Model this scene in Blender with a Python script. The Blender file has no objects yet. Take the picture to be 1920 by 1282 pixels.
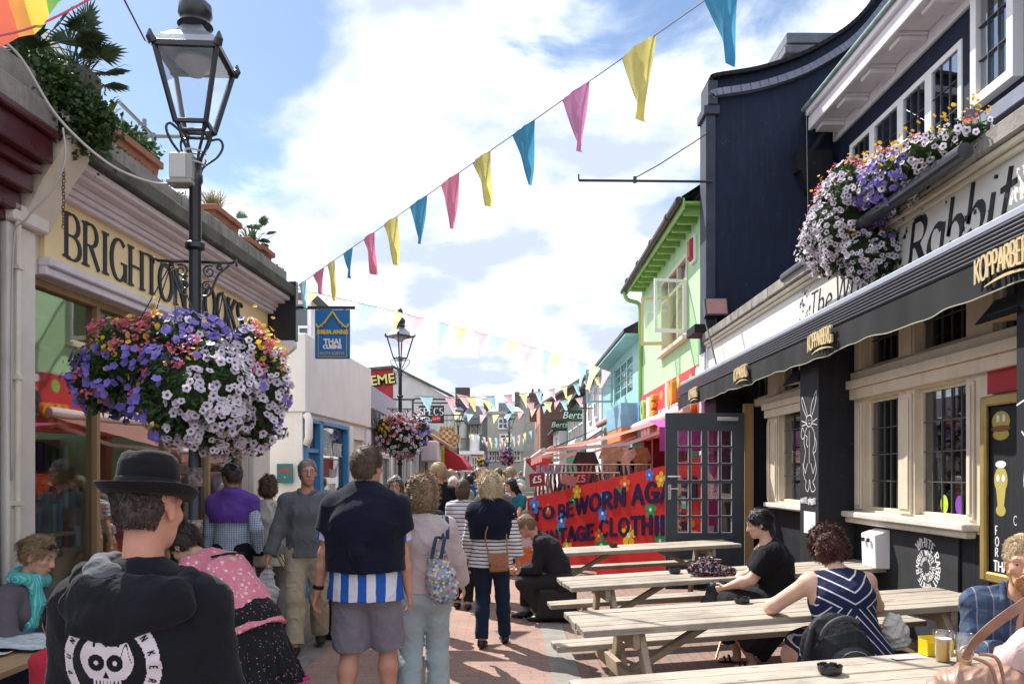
import bpy,bmesh,math,random
import numpy as np
from mathutils import Vector,Matrix,Euler
R = math.radians
SC = bpy.context.scene
COL = SC.collection

# ---------------------------------------------------------------- camera
FPX,CX,HY,ZC = 1500.0,950.0,888.0,1.70      # focal length in photo pixels, street vanishing point, eye height
cam_d = bpy.data.cameras.new('camera'); cam = bpy.data.objects.new('camera',cam_d); COL.objects.link(cam)
cam.location = (0,0,ZC); cam.rotation_euler = (R(90),0,0)
cam_d.sensor_width = 36; cam_d.lens = 36*FPX/1920
cam_d.shift_x = (960-CX)/1920; cam_d.shift_y = (HY-641)/1920
cam_d.clip_start = .05; cam_d.clip_end = 3000
SC.camera = cam
def at(px,py,Y):                 # a photo pixel at depth Y metres -> a point of the street
    return Vector(((px-CX)*Y/FPX,Y,ZC+(HY-py)*Y/FPX))

# ---------------------------------------------------------------- sun, sky, exposure
SUN_EL,SUN_AZ = R(50),math.atan2(-.62,.79)      # azimuth measured from +Y towards +X
sd = Vector((math.sin(SUN_AZ)*math.cos(SUN_EL),math.cos(SUN_AZ)*math.cos(SUN_EL),math.sin(SUN_EL)))
sun_d = bpy.data.lights.new('sun','SUN'); sun_d.energy = 2.4; sun_d.angle = R(.5); sun_d.color = (1,.95,.87)
sun = bpy.data.objects.new('sun',sun_d); COL.objects.link(sun); sun.location = (0,0,30)
sun.rotation_euler = (-sd).to_track_quat('-Z','Y').to_euler()
W = bpy.data.worlds.new('World'); SC.world = W; W.use_nodes = True
nt = W.node_tree; nt.nodes.clear()
def wn(t,**k):
    n = nt.nodes.new(t)
    for a,b in k.items(): setattr(n,a,b)
    return n
def wl(a,b): nt.links.new(a,b)
def wmath(op,a,b=None,c=None,clamp=False):
    n = wn('ShaderNodeMath',operation=op,use_clamp=clamp)
    for i,v in enumerate((a,b,c)):
        if v is None: continue
        if isinstance(v,(int,float)): n.inputs[i].default_value = v
        else: wl(v,n.inputs[i])
    return n.outputs[0]
sky = wn('ShaderNodeTexSky',sky_type='NISHITA',sun_disc=False,sun_elevation=SUN_EL,sun_rotation=SUN_AZ)
sky.air_density = 1.0; sky.dust_density = .3; sky.ozone_density = 1.5
bg1 = wn('ShaderNodeBackground'); wl(sky.outputs[0],bg1.inputs[0]); bg1.inputs[1].default_value = .048
tc = wn('ShaderNodeTexCoord'); sep = wn('ShaderNodeSeparateXYZ'); wl(tc.outputs['Generated'],sep.inputs[0])
zz = wmath('ADD',wmath('MAXIMUM',sep.outputs[2],0.0),.28)
comb = wn('ShaderNodeCombineXYZ')
wl(wmath('DIVIDE',sep.outputs[0],zz),comb.inputs[0]); wl(wmath('DIVIDE',sep.outputs[1],zz),comb.inputs[1])
n1 = wn('ShaderNodeTexNoise'); n1.inputs['Scale'].default_value = 2.6; n1.inputs['Detail'].default_value = 9; n1.inputs['Roughness'].default_value = .58
n1.inputs['Distortion'].default_value = .35
mp = wn('ShaderNodeMapping'); mp.inputs['Location'].default_value = (3.1,1.7,0); wl(comb.outputs[0],mp.inputs[0]); wl(mp.outputs[0],n1.inputs['Vector'])
# clear-air openings of the cloud deck: left of the street, high up, and a thin one to the right
def opening(px,py,inner,outer):
    d = Vector(((px-CX)/FPX,1,(HY-py)/FPX)).normalized()
    dp = wn('ShaderNodeVectorMath',operation='DOT_PRODUCT'); wl(tc.outputs['Generated'],dp.inputs[0]); dp.inputs[1].default_value = d
    mr = wn('ShaderNodeMapRange',interpolation_type='SMOOTHSTEP')
    wl(dp.outputs['Value'],mr.inputs[0]); mr.inputs[1].default_value = math.cos(R(outer)); mr.inputs[2].default_value = math.cos(R(inner))
    return mr.outputs[0]
hole = wmath('MAXIMUM',wmath('MULTIPLY',opening(300,30,2,14.5),1.0),wmath('MULTIPLY',opening(1500,-60,3,20),.62))
dens = wmath('SUBTRACT',wmath('ADD',n1.outputs[0],.19),wmath('MULTIPLY',hole,.36))
cov = wn('ShaderNodeMapRange',interpolation_type='SMOOTHSTEP'); wl(dens,cov.inputs[0]); cov.inputs[1].default_value = .42; cov.inputs[2].default_value = .60
n2 = wn('ShaderNodeTexNoise'); n2.inputs['Scale'].default_value = 3.0; n2.inputs['Detail'].default_value = 7; wl(mp.outputs[0],n2.inputs['Vector'])
cr = wn('ShaderNodeValToRGB'); wl(n2.outputs[0],cr.inputs[0])
cr.color_ramp.elements[0].position = .42; cr.color_ramp.elements[0].color = (.215,.245,.315,1)
cr.color_ramp.elements[1].position = .70; cr.color_ramp.elements[1].color = (.58,.585,.60,1)
bg2 = wn('ShaderNodeBackground'); wl(cr.outputs[0],bg2.inputs[0]); bg2.inputs[1].default_value = 1.0
mxs = wn('ShaderNodeMixShader'); wl(cov.outputs[0],mxs.inputs[0]); wl(bg1.outputs[0],mxs.inputs[1]); wl(bg2.outputs[0],mxs.inputs[2])
wo = wn('ShaderNodeOutputWorld'); wl(mxs.outputs[0],wo.inputs[0])
SC.view_settings.view_transform = 'Standard'; SC.view_settings.look = 'None'
SC.view_settings.exposure = 1.80; SC.view_settings.gamma = 1
SC.render.engine = 'CYCLES'
SC.cycles.max_bounces = 6; SC.cycles.diffuse_bounces = 3; SC.cycles.transparent_max_bounces = 12
SC.cycles.caustics_reflective = False; SC.cycles.caustics_refractive = False
# ================================================================ library
RND = random.Random(7)
def hexc(h,k=1.0):
    h = h.lstrip('#'); v = [int(h[i:i+2],16)/255 for i in (0,2,4)]
    return tuple(min(1,(c/12.92 if c <= .04045 else ((c+.055)/1.055)**2.4)*k) for c in v)
MATS = {}
class NT:                                   # tiny node helper
    def __init__(s,name):
        s.m = bpy.data.materials.new(name); s.m.use_nodes = True; s.t = s.m.node_tree
        s.b = s.t.nodes['Principled BSDF']; s.out = s.t.nodes['Material Output']
    def n(s,t,**k):
        x = s.t.nodes.new(t)
        for a,b in k.items():
            if a.startswith('i_'):
                key = a[2:]; key = int(key) if key.isdigit() else key.replace('_',' ')
                s.set(x.inputs[key],b)
            else: setattr(x,a,b)
        return x
    def set(s,inp,v):
        if hasattr(v,'is_output') or isinstance(v,bpy.types.NodeSocket): s.t.links.new(v,inp)
        elif hasattr(inp.default_value,'__len__') and len(inp.default_value) == 4 and len(v) == 3: inp.default_value = (*v,1)
        else: inp.default_value = v
    def math(s,op,a,b=0.0,clamp=False):
        x = s.n('ShaderNodeMath',operation=op,use_clamp=clamp); s.set(x.inputs[0],a); s.set(x.inputs[1],b); return x.outputs[0]
    def mix(s,f,a,b,mode='MIX'):
        x = s.n('ShaderNodeMix',data_type='RGBA',blend_type=mode); s.set(x.inputs[0],f); s.set(x.inputs[6],a); s.set(x.inputs[7],b); return x.outputs[2]
    def obj(s,scale=(1,1,1),rot=(0,0,0),loc=(0,0,0),src='Object'):
        c = s.n('ShaderNodeTexCoord'); m = s.n('ShaderNodeMapping'); s.set(m.inputs[0],c.outputs[src])
        m.inputs['Scale'].default_value = scale; m.inputs['Rotation'].default_value = rot; m.inputs['Location'].default_value = loc
        return m.outputs[0]
    def noise(s,vec,scale,detail=4,rough=.55,dist=0):
        x = s.n('ShaderNodeTexNoise'); s.set(x.inputs['Vector'],vec); x.inputs['Scale'].default_value = scale
        x.inputs['Detail'].default_value = detail; x.inputs['Roughness'].default_value = rough; x.inputs['Distortion'].default_value = dist
        return x.outputs[0]
    def ramp(s,f,*st):
        x = s.n('ShaderNodeValToRGB'); s.set(x.inputs[0],f); e = x.color_ramp.elements
        while len(e) < len(st): e.new(.5)
        for i,(p,c) in enumerate(st):
            e[i].position = p; e[i].color = (*c,1) if len(c) == 3 else c
        return x.outputs[0]
    def bump(s,h,strength=.3,dist=.01,prev=None):
        x = s.n('ShaderNodeBump'); s.set(x.inputs['Height'],h); x.inputs['Strength'].default_value = strength; x.inputs['Distance'].default_value = dist
        if prev is not None: s.set(x.inputs['Normal'],prev)
        s.set(s.b.inputs['Normal'],x.outputs[0]); return x.outputs[0]
    def fin(s,col=None,rough=None,metal=0,spec=.5):
        if col is not None: s.set(s.b.inputs['Base Color'],col)
        if rough is not None: s.set(s.b.inputs['Roughness'],rough)
        s.b.inputs['Metallic'].default_value = metal; s.b.inputs['Specular IOR Level'].default_value = spec
        return s.m
def M(name,col,rough=.7,var=.14,vs=5,bump=.15,bs=60,bd=.004,metal=0,spec=.25,stretch=(1,1,1),grime=0,sheen=0):
    if name in MATS: return MATS[name]
    if isinstance(col,str): col = hexc(col)
    s = NT(name); v = s.obj(stretch)
    a = s.noise(v,vs,6,.62)
    f = s.ramp(a,(.3,(0,)*3),(.7,(1,)*3))
    c = s.mix(f,tuple(x*(1-var) for x in col),tuple(min(1,x*(1+var)) for x in col))
    if grime:
        g = s.noise(s.obj((3,3,.5)),2.2,8,.7)
        gf = s.ramp(g,(.52,(0,)*3),(.75,(grime,)*3))
        c = s.mix(gf,c,tuple(x*.45 for x in col))
        if max(col) < .06:
            d1 = s.noise(s.obj((5,5,.35)),3.5,8,.75); c = s.mix(s.ramp(d1,(.50,(0,)*3),(.80,(.40,)*3)),c,(.055,.056,.062)); d2 = s.noise(s.obj(),9,8,.8); c = s.mix(s.ramp(d2,(.62,(0,)*3),(.66,(.5,)*3)),c,(.10,.10,.105))
    if bump: s.bump(s.noise(v,bs,5,.6),bump,bd)
    rr = s.n('ShaderNodeMapRange'); s.set(rr.inputs[0],a); rr.inputs[3].default_value = max(.02,rough-.1); rr.inputs[4].default_value = min(1,rough+.1)
    s.fin(c,rr.outputs[0],metal,spec)
    if sheen: s.b.inputs['Sheen Weight'].default_value = sheen
    MATS[name] = s.m; return s.m
def glass(name,tint=(.9,.95,.95),fac=.14,rough=.02):
    if name in MATS: return MATS[name]
    s = NT(name); s.t.nodes.remove(s.b)
    tr = s.n('ShaderNodeBsdfTransparent',i_0=tint); gl = s.n('ShaderNodeBsdfGlossy',i_0=(1,1,1),i_1=rough)
    ge = s.n('ShaderNodeNewGeometry'); dp = s.n('ShaderNodeVectorMath',operation='DOT_PRODUCT'); s.set(dp.inputs[0],ge.outputs['Normal']); s.set(dp.inputs[1],ge.outputs['Incoming']); fr = s.math('MULTIPLY',s.math('POWER',s.math('SUBTRACT',1.0,s.math('ABSOLUTE',dp.outputs['Value'])),4.0),.8); mx = s.n('ShaderNodeMixShader')
    nz = s.noise(s.obj(),1.3,2); bp = s.n('ShaderNodeBump'); s.set(bp.inputs['Height'],nz); bp.inputs['Strength'].default_value = .05; bp.inputs['Distance'].default_value = .02
    s.set(gl.inputs['Normal'],bp.outputs[0])
    s.set(mx.inputs[0],s.math('ADD',fr,fac,True)); s.set(mx.inputs[1],tr.outputs[0]); s.set(mx.inputs[2],gl.outputs[0])
    s.set(s.out.inputs[0],mx.outputs[0]); MATS[name] = s.m; return s.m

def tag(o,label=None,cat=None,group=None,kind=None):
    if label: o['label'] = label
    if cat: o['category'] = cat
    if group: o['group'] = group
    if kind: o['kind'] = kind
    return o
def empty(name,loc=(0,0,0),rz=0,label=None,cat=None,group=None,kind=None,parent=None):
    o = bpy.data.objects.new(name,None); COL.objects.link(o); o.location = loc; o.rotation_euler = (0,0,rz)
    o.empty_display_size = .1; o.parent = parent
    return tag(o,label,cat,group,kind)
def link_mesh(name,me,mat,parent=None):
    o = bpy.data.objects.new(name,me); COL.objects.link(o); o.parent = parent
    for m in (mat if isinstance(mat,(list,tuple)) else [mat]):
        if m: me.materials.append(m)
    return o
def copy_tree(o,parent=None):
    c = o.copy(); COL.objects.link(c); c.parent = parent
    for ch in o.children: copy_tree(ch,c)
    return c
def cr(pts,n=8,closed=False):              # Catmull-Rom through points
    P = [Vector(p) for p in pts]; out = []
    L = len(P)
    for i in range(L if closed else L-1):
        if closed: p0,p1,p2,p3 = P[i-1],P[i],P[(i+1) % L],P[(i+2) % L]
        else: p0,p1,p2,p3 = P[max(i-1,0)],P[i],P[i+1],P[min(i+2,L-1)]
        for k in range(n):
            t = k/n
            out.append(.5*((2*p1)+(p2-p0)*t+(2*p0-5*p1+4*p2-p3)*t*t+(3*p1-p0-3*p2+p3)*t**3))
    if not closed: out.append(P[-1])
    return out
class MB:
    def __init__(s,frame=None): s.v = []; s.f = []; s.M = frame; s.mi = []; s.cur = 0
    def add(s,vs,fs):
        n = len(s.v)
        if s.M is not None: vs = [s.M @ Vector(v) for v in vs]
        s.v.extend([tuple(v) for v in vs]); s.f.extend([tuple(i+n for i in f) for f in fs]); s.mi.extend([s.cur]*len(fs)); return s
    def box(s,a,b,M=None):
        (x0,y0,z0),(x1,y1,z1) = a,b
        vs = [Vector(p) for p in ((x0,y0,z0),(x1,y0,z0),(x1,y1,z0),(x0,y1,z0),(x0,y0,z1),(x1,y0,z1),(x1,y1,z1),(x0,y1,z1))]
        if M is not None: vs = [M @ v for v in vs]
        return s.add(vs,[(0,3,2,1),(4,5,6,7),(0,1,5,4),(1,2,6,5),(2,3,7,6),(3,0,4,7)])
    def bar(s,a,b,w,h,up=(0,0,1)):     # rectangular bar from a to b
        a = Vector(a); b = Vector(b); d = (b-a); L = d.length; d.normalize(); up = Vector(up)
        x = d.cross(up)
        if x.length < 1e-4: x = d.cross(Vector((1,0,0)))
        x.normalize(); z = x.cross(d)
        vs = []
        for t in (0,1):
            for sx,sz in ((-1,-1),(1,-1),(1,1),(-1,1)): vs.append(a+d*L*t+x*sx*w/2+z*sz*h/2)
        return s.add(vs,[(0,3,2,1),(4,5,6,7),(0,1,5,4),(1,2,6,5),(2,3,7,6),(3,0,4,7)])
    def tube(s,pts,r,n=8,caps=True,closed=False):
        P = [Vector(p) for p in pts]; m = len(P)
        rs = r if isinstance(r,(list,tuple)) else [r]*m
        vs = []; prev = None
        for i,p in enumerate(P):
            d = (P[min(i+1,m-1)]-P[max(i-1,0)]) if not closed else (P[(i+1) % m]-P[i-1])
            if d.length < 1e-9: d = Vector((0,0,1))
            d.normalize()
            if prev is None:
                x = d.cross(Vector((0,0,1)))
                if x.length < 1e-3: x = d.cross(Vector((1,0,0)))
            else: x = prev-d*prev.dot(d)
            x.normalize(); prev = x; y = d.cross(x)
            for k in range(n):
                a = 2*math.pi*k/n; vs.append(p+(x*math.cos(a)+y*math.sin(a))*rs[i])
        fs = []
        for i in range(m if closed else m-1):
            j = (i+1) % m
            for k in range(n):
                k2 = (k+1) % n; fs.append((i*n+k,i*n+k2,j*n+k2,j*n+k))
        if caps and not closed: fs.append(tuple(range(n))[::-1]); fs.append(tuple((m-1)*n+k for k in range(n)))
        return s.add(vs,fs)
    def lathe(s,prof,n=24,c=(0,0,0),rot=0,sx=1,sy=1):
        vs = []; fs = []; m = len(prof)
        for (r,z) in prof:
            for k in range(n):
                a = 2*math.pi*k/n+rot; vs.append((c[0]+r*math.cos(a)*sx,c[1]+r*math.sin(a)*sy,c[2]+z))
        for i in range(m-1):
            for k in range(n):
                k2 = (k+1) % n; fs.append((i*n+k,i*n+k2,(i+1)*n+k2,(i+1)*n+k))
        fs.append(tuple(range(n))[::-1]); fs.append(tuple((m-1)*n+k for k in range(n)))
        return s.add(vs,fs)
    def prism(s,poly,o,u,v,w):           # polygon (2-D) in plane o,u,v extruded along w
        o,u,v,w = Vector(o),Vector(u),Vector(v),Vector(w); n = len(poly)
        vs = [o+u*x+v*y for x,y in poly]+[o+u*x+v*y+w for x,y in poly]
        return s.add(vs,[tuple(range(n))[::-1],tuple(range(n,2*n))]+[(i,(i+1) % n,n+(i+1) % n,n+i) for i in range(n)])
    def build(s,name,mat,parent=None,smooth=False,bevel=0,recalc=True,auto=None):
        me = bpy.data.meshes.new(name); me.from_pydata(s.v,[],s.f)
        if any(s.mi): me.polygons.foreach_set('material_index',s.mi)
        if recalc:
            bm = bmesh.new(); bm.from_mesh(me)
            bmesh.ops.recalc_face_normals(bm,faces=bm.faces)
            if bevel: bmesh.ops.bevel(bm,geom=bm.edges[:],offset=bevel,segments=1,affect='EDGES',clamp_overlap=True)
            bm.to_mesh(me); bm.free()
        if smooth: me.polygons.foreach_set('use_smooth',[True]*len(me.polygons))
        if auto:
            me.polygons.foreach_set('use_smooth',[True]*len(me.polygons)); me.set_sharp_from_angle(angle=R(auto))
        me.update()
        return link_mesh(name,me,mat,parent)
def grid_wall(mb,W,H,T,holes,x0=0,z0=0,top=None):
    """wall in the local s(x)-n(y)-z frame of mb, front at y=0, back at y=-T; holes = (s0,s1,z0,z1)"""
    xs = sorted({x0,x0+W,*[h[0] for h in holes],*[h[1] for h in holes]}); zs = sorted({z0,z0+H,*[h[2] for h in holes],*[h[3] for h in holes]})
    xs = [x for x in xs if x0 <= x <= x0+W]; zs = [z for z in zs if z0 <= z <= z0+H]
    def solid(i,j):
        if i < 0 or j < 0 or i >= len(xs)-1 or j >= len(zs)-1: return False
        cx,cz = (xs[i]+xs[i+1])/2,(zs[j]+zs[j+1])/2
        return not any(h[0] < cx < h[1] and h[2] < cz < h[3] for h in holes)
    for i in range(len(xs)-1):
        for j in range(len(zs)-1):
            if not solid(i,j): continue
            a,b,c,d = xs[i],xs[i+1],zs[j],zs[j+1]
            mb.add([(a,0,c),(b,0,c),(b,0,d),(a,0,d)],[(0,1,2,3)])
            mb.add([(a,-T,c),(b,-T,c),(b,-T,d),(a,-T,d)],[(3,2,1,0)])
            for (ii,jj,q) in ((i-1,j,[(a,0,c),(a,0,d),(a,-T,d),(a,-T,c)]),(i+1,j,[(b,0,c),(b,-T,c),(b,-T,d),(b,0,d)]),
                                (i,j-1,[(a,0,c),(a,-T,c),(b,-T,c),(b,0,c)]),(i,j+1,[(a,0,d),(b,0,d),(b,-T,d),(a,-T,d)])):
                if not solid(ii,jj): mb.add(q,[(0,1,2,3)])
def arc(cx,cy,rx,ry,a0,a1,n=9): return [(cx+rx*math.cos(R(a0+(a1-a0)*i/n)),cy+ry*math.sin(R(a0+(a1-a0)*i/n))) for i in range(n+1)]
GL = {  # stroke letters: (advance, strokes) in a cap height of 1
 'A': (.72,[[(.02,0),(.36,1)],[(.36,1),(.70,0)],[(.14,.34),(.58,.34)]]),
 'B': (.66,[[(.06,0),(.06,1)],[(.06,1),(.3,1)]+arc(.3,.76,.24,.24,90,-90)+[(.06,.52)],[(.3,.52)]+arc(.32,.26,.28,.26,90,-90)+[(.06,0)]]),
 'C': (.72,[arc(.4,.5,.36,.5,48,312,18)]),
 'D': (.74,[[(.06,0),(.06,1)],[(.06,1),(.28,1)]+arc(.28,.5,.4,.5,90,-90,14)+[(.06,0)]]),
 'E': (.6,[[(.06,0),(.06,1)],[(.06,1),(.54,1)],[(.06,.52),(.44,.52)],[(.06,0),(.56,0)]]),
 'F': (.58,[[(.06,0),(.06,1)],[(.06,1),(.54,1)],[(.06,.52),(.44,.52)]]),
 'G': (.78,[arc(.4,.5,.36,.5,48,330,18),[(.70,.02),(.70,.42)],[(.5,.44),(.78,.44)]]),
 'H': (.78,[[(.08,0),(.08,1)],[(.68,0),(.68,1)],[(.08,.52),(.68,.52)]]),
 'I': (.3,[[(.14,0),(.14,1)]]),
 'K': (.7,[[(.06,0),(.06,1)],[(.62,1),(.08,.42)],[(.24,.58),(.68,0)]]),
 'L': (.56,[[(.06,0),(.06,1)],[(.06,0),(.52,0)]]),
 'M': (.9,[[(.06,0),(.06,1)],[(.06,1),(.44,.1)],[(.44,.1),(.82,1)],[(.82,1),(.82,0)]]),
 'N': (.78,[[(.08,0),(.08,1)],[(.08,1),(.68,0)],[(.68,0),(.68,1)]]),
 'O': (.82,[arc(.4,.5,.37,.5,90,450,22)]),
 'P': (.62,[[(.06,0),(.06,1)],[(.06,1),(.3,1)]+arc(.3,.74,.26,.26,90,-90)+[(.06,.48)]]),
 'R': (.68,[[(.06,0),(.06,1)],[(.06,1),(.3,1)]+arc(.3,.75,.25,.25,90,-90)+[(.06,.5)],[(.28,.5),(.64,0)]]),
 'S': (.58,[arc(.28,.75,.22,.25,40,270,10)+arc(.28,.25,.24,.25,90,-140,10)[1:]]),
 'T': (.66,[[(.33,0),(.33,1)],[(.02,1),(.64,1)]]),
 'U': (.76,[[(.08,1),(.08,.34)]+arc(.37,.34,.29,.34,180,360,12)+[(.66,1)]]),
 'V': (.7,[[(.02,1),(.34,0)],[(.34,0),(.68,1)]]),
 'W': (1.0,[[(.02,1),(.26,0)],[(.26,0),(.5,.95)],[(.5,.95),(.74,0)],[(.74,0),(.98,1)]]),
 ' ': (.34,[]),
 'a': (.6,[arc(.28,.3,.24,.3,40,320,14),[(.52,.6),(.52,0)]]),
 'b': (.6,[[(.1,1),(.08,.3)]+arc(.3,.28,.22,.28,180,-150,14)]),
 'e': (.56,[[(.06,.3),(.5,.36)]+arc(.28,.3,.23,.3,20,320,14)]),
 'h': (.58,[[(.08,1),(.06,0)],[(.07,.3)]+arc(.28,.38,.2,.2,160,0,8)+[(.5,0)]]),
 'i': (.26,[[(.12,.6),(.1,.08),(.2,0)],[(.13,.82),(.14,.88)]]),
 't': (.44,[[(.22,.95),(.16,.15)]+arc(.28,.14,.12,.14,180,330,6),[(.0,.62),(.42,.66)]]),
 'u': (.6,[[(.06,.6),(.06,.25)]+arc(.27,.22,.21,.22,180,350,10)+[(.5,.6)],[(.5,.6),(.52,.05),(.6,.02)]]),
}
def measure(txt,track=.08): return sum(GL[c][0]+track for c in txt)-track
def strokes(mb,txt,mapf,thick=.16,thin=.05,nib=0,serif=.0,track=.08,slant=0,th=.012,rnd=False,x0=0,jit=0):
    """draw stroke letters; mapf(x, y, z) -> point in mb's frame (z = height over the surface)"""
    x = x0; k = 0; rr = random.Random(3)
    for ch in txt:
        adv,st = GL[ch]
        dy = rr.uniform(-jit,jit)
        for pl in st:
            if len(pl) > 1 and all((Vector(pl[i])-Vector(pl[i+1])).length > .3 for i in range(len(pl)-1)) and len(pl) == 2:
                a,b = Vector(pl[0]),Vector(pl[1]); pl = [tuple(a.lerp(b,t/4)) for t in range(5)]
            P = [Vector((p[0]+slant*p[1],p[1]+dy)) for p in pl]; L = []; m = len(P); z = th+k*.0004; k += 1
            closed = (P[0]-P[-1]).length < 1e-4
            for i,p in enumerate(P):
                d = P[min(i+1,m-1)]-P[max(i-1,0)]
                if closed and i in (0,m-1): d = P[1]-P[m-2]
                d.normalize(); ang = math.atan2(d.y,d.x)
                w = thin+(thick-thin)*abs(math.sin(ang-R(nib)))**1.3
                nrm = Vector((-d.y,d.x)); L.append((p+nrm*w/2,p-nrm*w/2))
            vs = []
            for a,b in L:
                for q in (a,b): vs.append(mapf(x+q.x,q.y,z)); vs.append(mapf(x+q.x,q.y,0))
            fs = []
            for i in range(m-1):
                o = i*4; n = o+4
                fs += [(o,n,n+2,o+2),(o,o+1,n+1,n),(o+2,n+2,n+3,o+3)]
            fs += [(0,2,3,1),((m-1)*4,(m-1)*4+1,(m-1)*4+3,(m-1)*4+2)]
            mb.add(vs,fs)
            if rnd and not closed:
                for e in (P[0],P[-1]):
                    z2 = th+k*.0004; k += 1; cs = [mapf(x+e.x+thick/2*math.cos(a),e.y+thick/2*math.sin(a),z2) for a in [i*math.pi/5 for i in range(10)]]
                    c0 = [mapf(x+e.x+thick/2*math.cos(a),e.y+thick/2*math.sin(a),0) for a in [i*math.pi/5 for i in range(10)]]
                    mb.add(cs+c0,[tuple(range(10))]+[(i,(i+1) % 10,10+(i+1) % 10,10+i) for i in range(10)])
            if serif and not closed:
                for e in (P[0],P[-1]):
                    if (e.y < .03 or e.y > .97) and len(pl) == 5 and abs(P[0].y-P[-1].y) > .5:
                        z2 = th+k*.0004; k += 1; h = thin*.9; s0 = 1 if e.y < .5 else -1; y0 = 0 if s0 > 0 else 1
                        q = [(-serif,0),(serif,0),(serif,s0*h),(thick*.5,s0*h*1.8),(-thick*.5,s0*h*1.8),(-serif,s0*h)]
                        mb.add([mapf(x+e.x+a,y0+b,z2) for a,b in q],[tuple(range(6))])
        x += adv+track
    return x
def plane_map(o,u,v,n,sx=1.0,sy=1.0):
    o,u,v,n = Vector(o),Vector(u),Vector(v),Vector(n)
    return lambda x,y,z: o+u*(x*sx)+v*(y*sy)+n*z
def text(name,body,size,mat,parent,o,u,v,n,extrude=.002,bold=0,shear=0,align='CENTER',sx=1.0,spacing=1.0,lift=.001):
    c = bpy.data.curves.new('t','FONT'); c.body = body; c.size = size; c.extrude = extrude; c.offset = bold; c.shear = shear
    c.align_x = align; c.align_y = 'CENTER'; c.space_character = spacing; c.resolution_u = 4
    t = bpy.data.objects.new('t',c); COL.objects.link(t)
    bpy.context.view_layer.update()
    me = bpy.data.meshes.new_from_object(t.evaluated_get(bpy.context.evaluated_depsgraph_get())); bpy.data.objects.remove(t); bpy.data.curves.remove(c)
    u,v,n = Vector(u).normalized(),Vector(v).normalized(),Vector(n).normalized(); o = Vector(o)+n*(extrude+lift)
    co = np.empty(len(me.vertices)*3,np.float32); me.vertices.foreach_get('co',co); co = co.reshape(-1,3)
    w = np.array(o)+np.outer(co[:,0]*sx,np.array(u))+np.outer(co[:,1],np.array(v))+np.outer(co[:,2],np.array(n))
    me.vertices.foreach_set('co',w.astype(np.float32).ravel()); me.materials.clear(); me.name = name; me.update()
    return link_mesh(name,me,mat,parent)
def pxX(Y,px): return (px-CX)*Y/FPX

# ---------------------------------------------------------------- foliage helpers
def leaf_cloud(pts,size,rnd,droop=.2,name='foliage',mat=None,parent=None,narrow=.5):
    """one small folded leaf on every point (p, outward normal)"""
    vs = []; fs = []
    for p,nr in pts:
        d = Vector((rnd.gauss(0,1),rnd.gauss(0,1),rnd.gauss(0,1)-droop)).normalized()+Vector(nr)*.6; d.normalize()
        x = d.cross(Vector((rnd.gauss(0,1),rnd.gauss(0,1),rnd.gauss(0,1)))).normalized(); s = size*rnd.uniform(.6,1.3); w = s*narrow
        nn = x.cross(d)*s*.15; k = len(vs); p = Vector(p)
        vs += [tuple(p),tuple(p+d*s*.5+x*w*.5+nn),tuple(p+d*s),tuple(p+d*s*.5-x*w*.5+nn)]
        fs += [(k,k+1,k+2),(k,k+2,k+3)]
    me = bpy.data.meshes.new(name); me.from_pydata(vs,[],fs); me.update()
    return link_mesh(name,me,mat,parent)
def leafmat(name,col,var=.35,trans=.25):
    if name in MATS: return MATS[name]
    col = hexc(col) if isinstance(col,str) else col
    s = NT(name); g = s.n('ShaderNodeNewGeometry'); c = s.mix(g.outputs['Random Per Island'],tuple(x*(1-var) for x in col),tuple(x*(1+var) for x in col))
    s.fin(c,.55,0,.35); tl = s.n('ShaderNodeBsdfTranslucent'); s.set(tl.inputs[0],c); mx = s.n('ShaderNodeMixShader'); mx.inputs[0].default_value = trans
    s.set(mx.inputs[1],s.b.outputs[0]); s.set(mx.inputs[2],tl.outputs[0]); s.set(s.out.inputs[0],mx.outputs[0]); MATS[name] = s.m; return s.m
def petalmat(name,col,eye,var=.12,split=.45):
    if name in MATS: return MATS[name]
    s = NT(name); at_ = s.n('ShaderNodeAttribute',attribute_name='eye'); g = s.n('ShaderNodeNewGeometry')
    c = s.mix(g.outputs['Random Per Island'],tuple(x*(1-var*2) for x in col),tuple(min(1,x*(1+var)) for x in col))
    f = s.ramp(at_.outputs['Fac'],(split,(0,)*3),(min(.98,split+.18),(1,)*3)); c = s.mix(f,c,eye)
    s.fin(c,.5,0,.3); tl = s.n('ShaderNodeBsdfTranslucent'); s.set(tl.inputs[0],c); mx = s.n('ShaderNodeMixShader'); mx.inputs[0].default_value = .3
    s.set(mx.inputs[1],s.b.outputs[0]); s.set(mx.inputs[2],tl.outputs[0]); s.set(s.out.inputs[0],mx.outputs[0]); MATS[name] = s.m; return s.m
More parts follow.
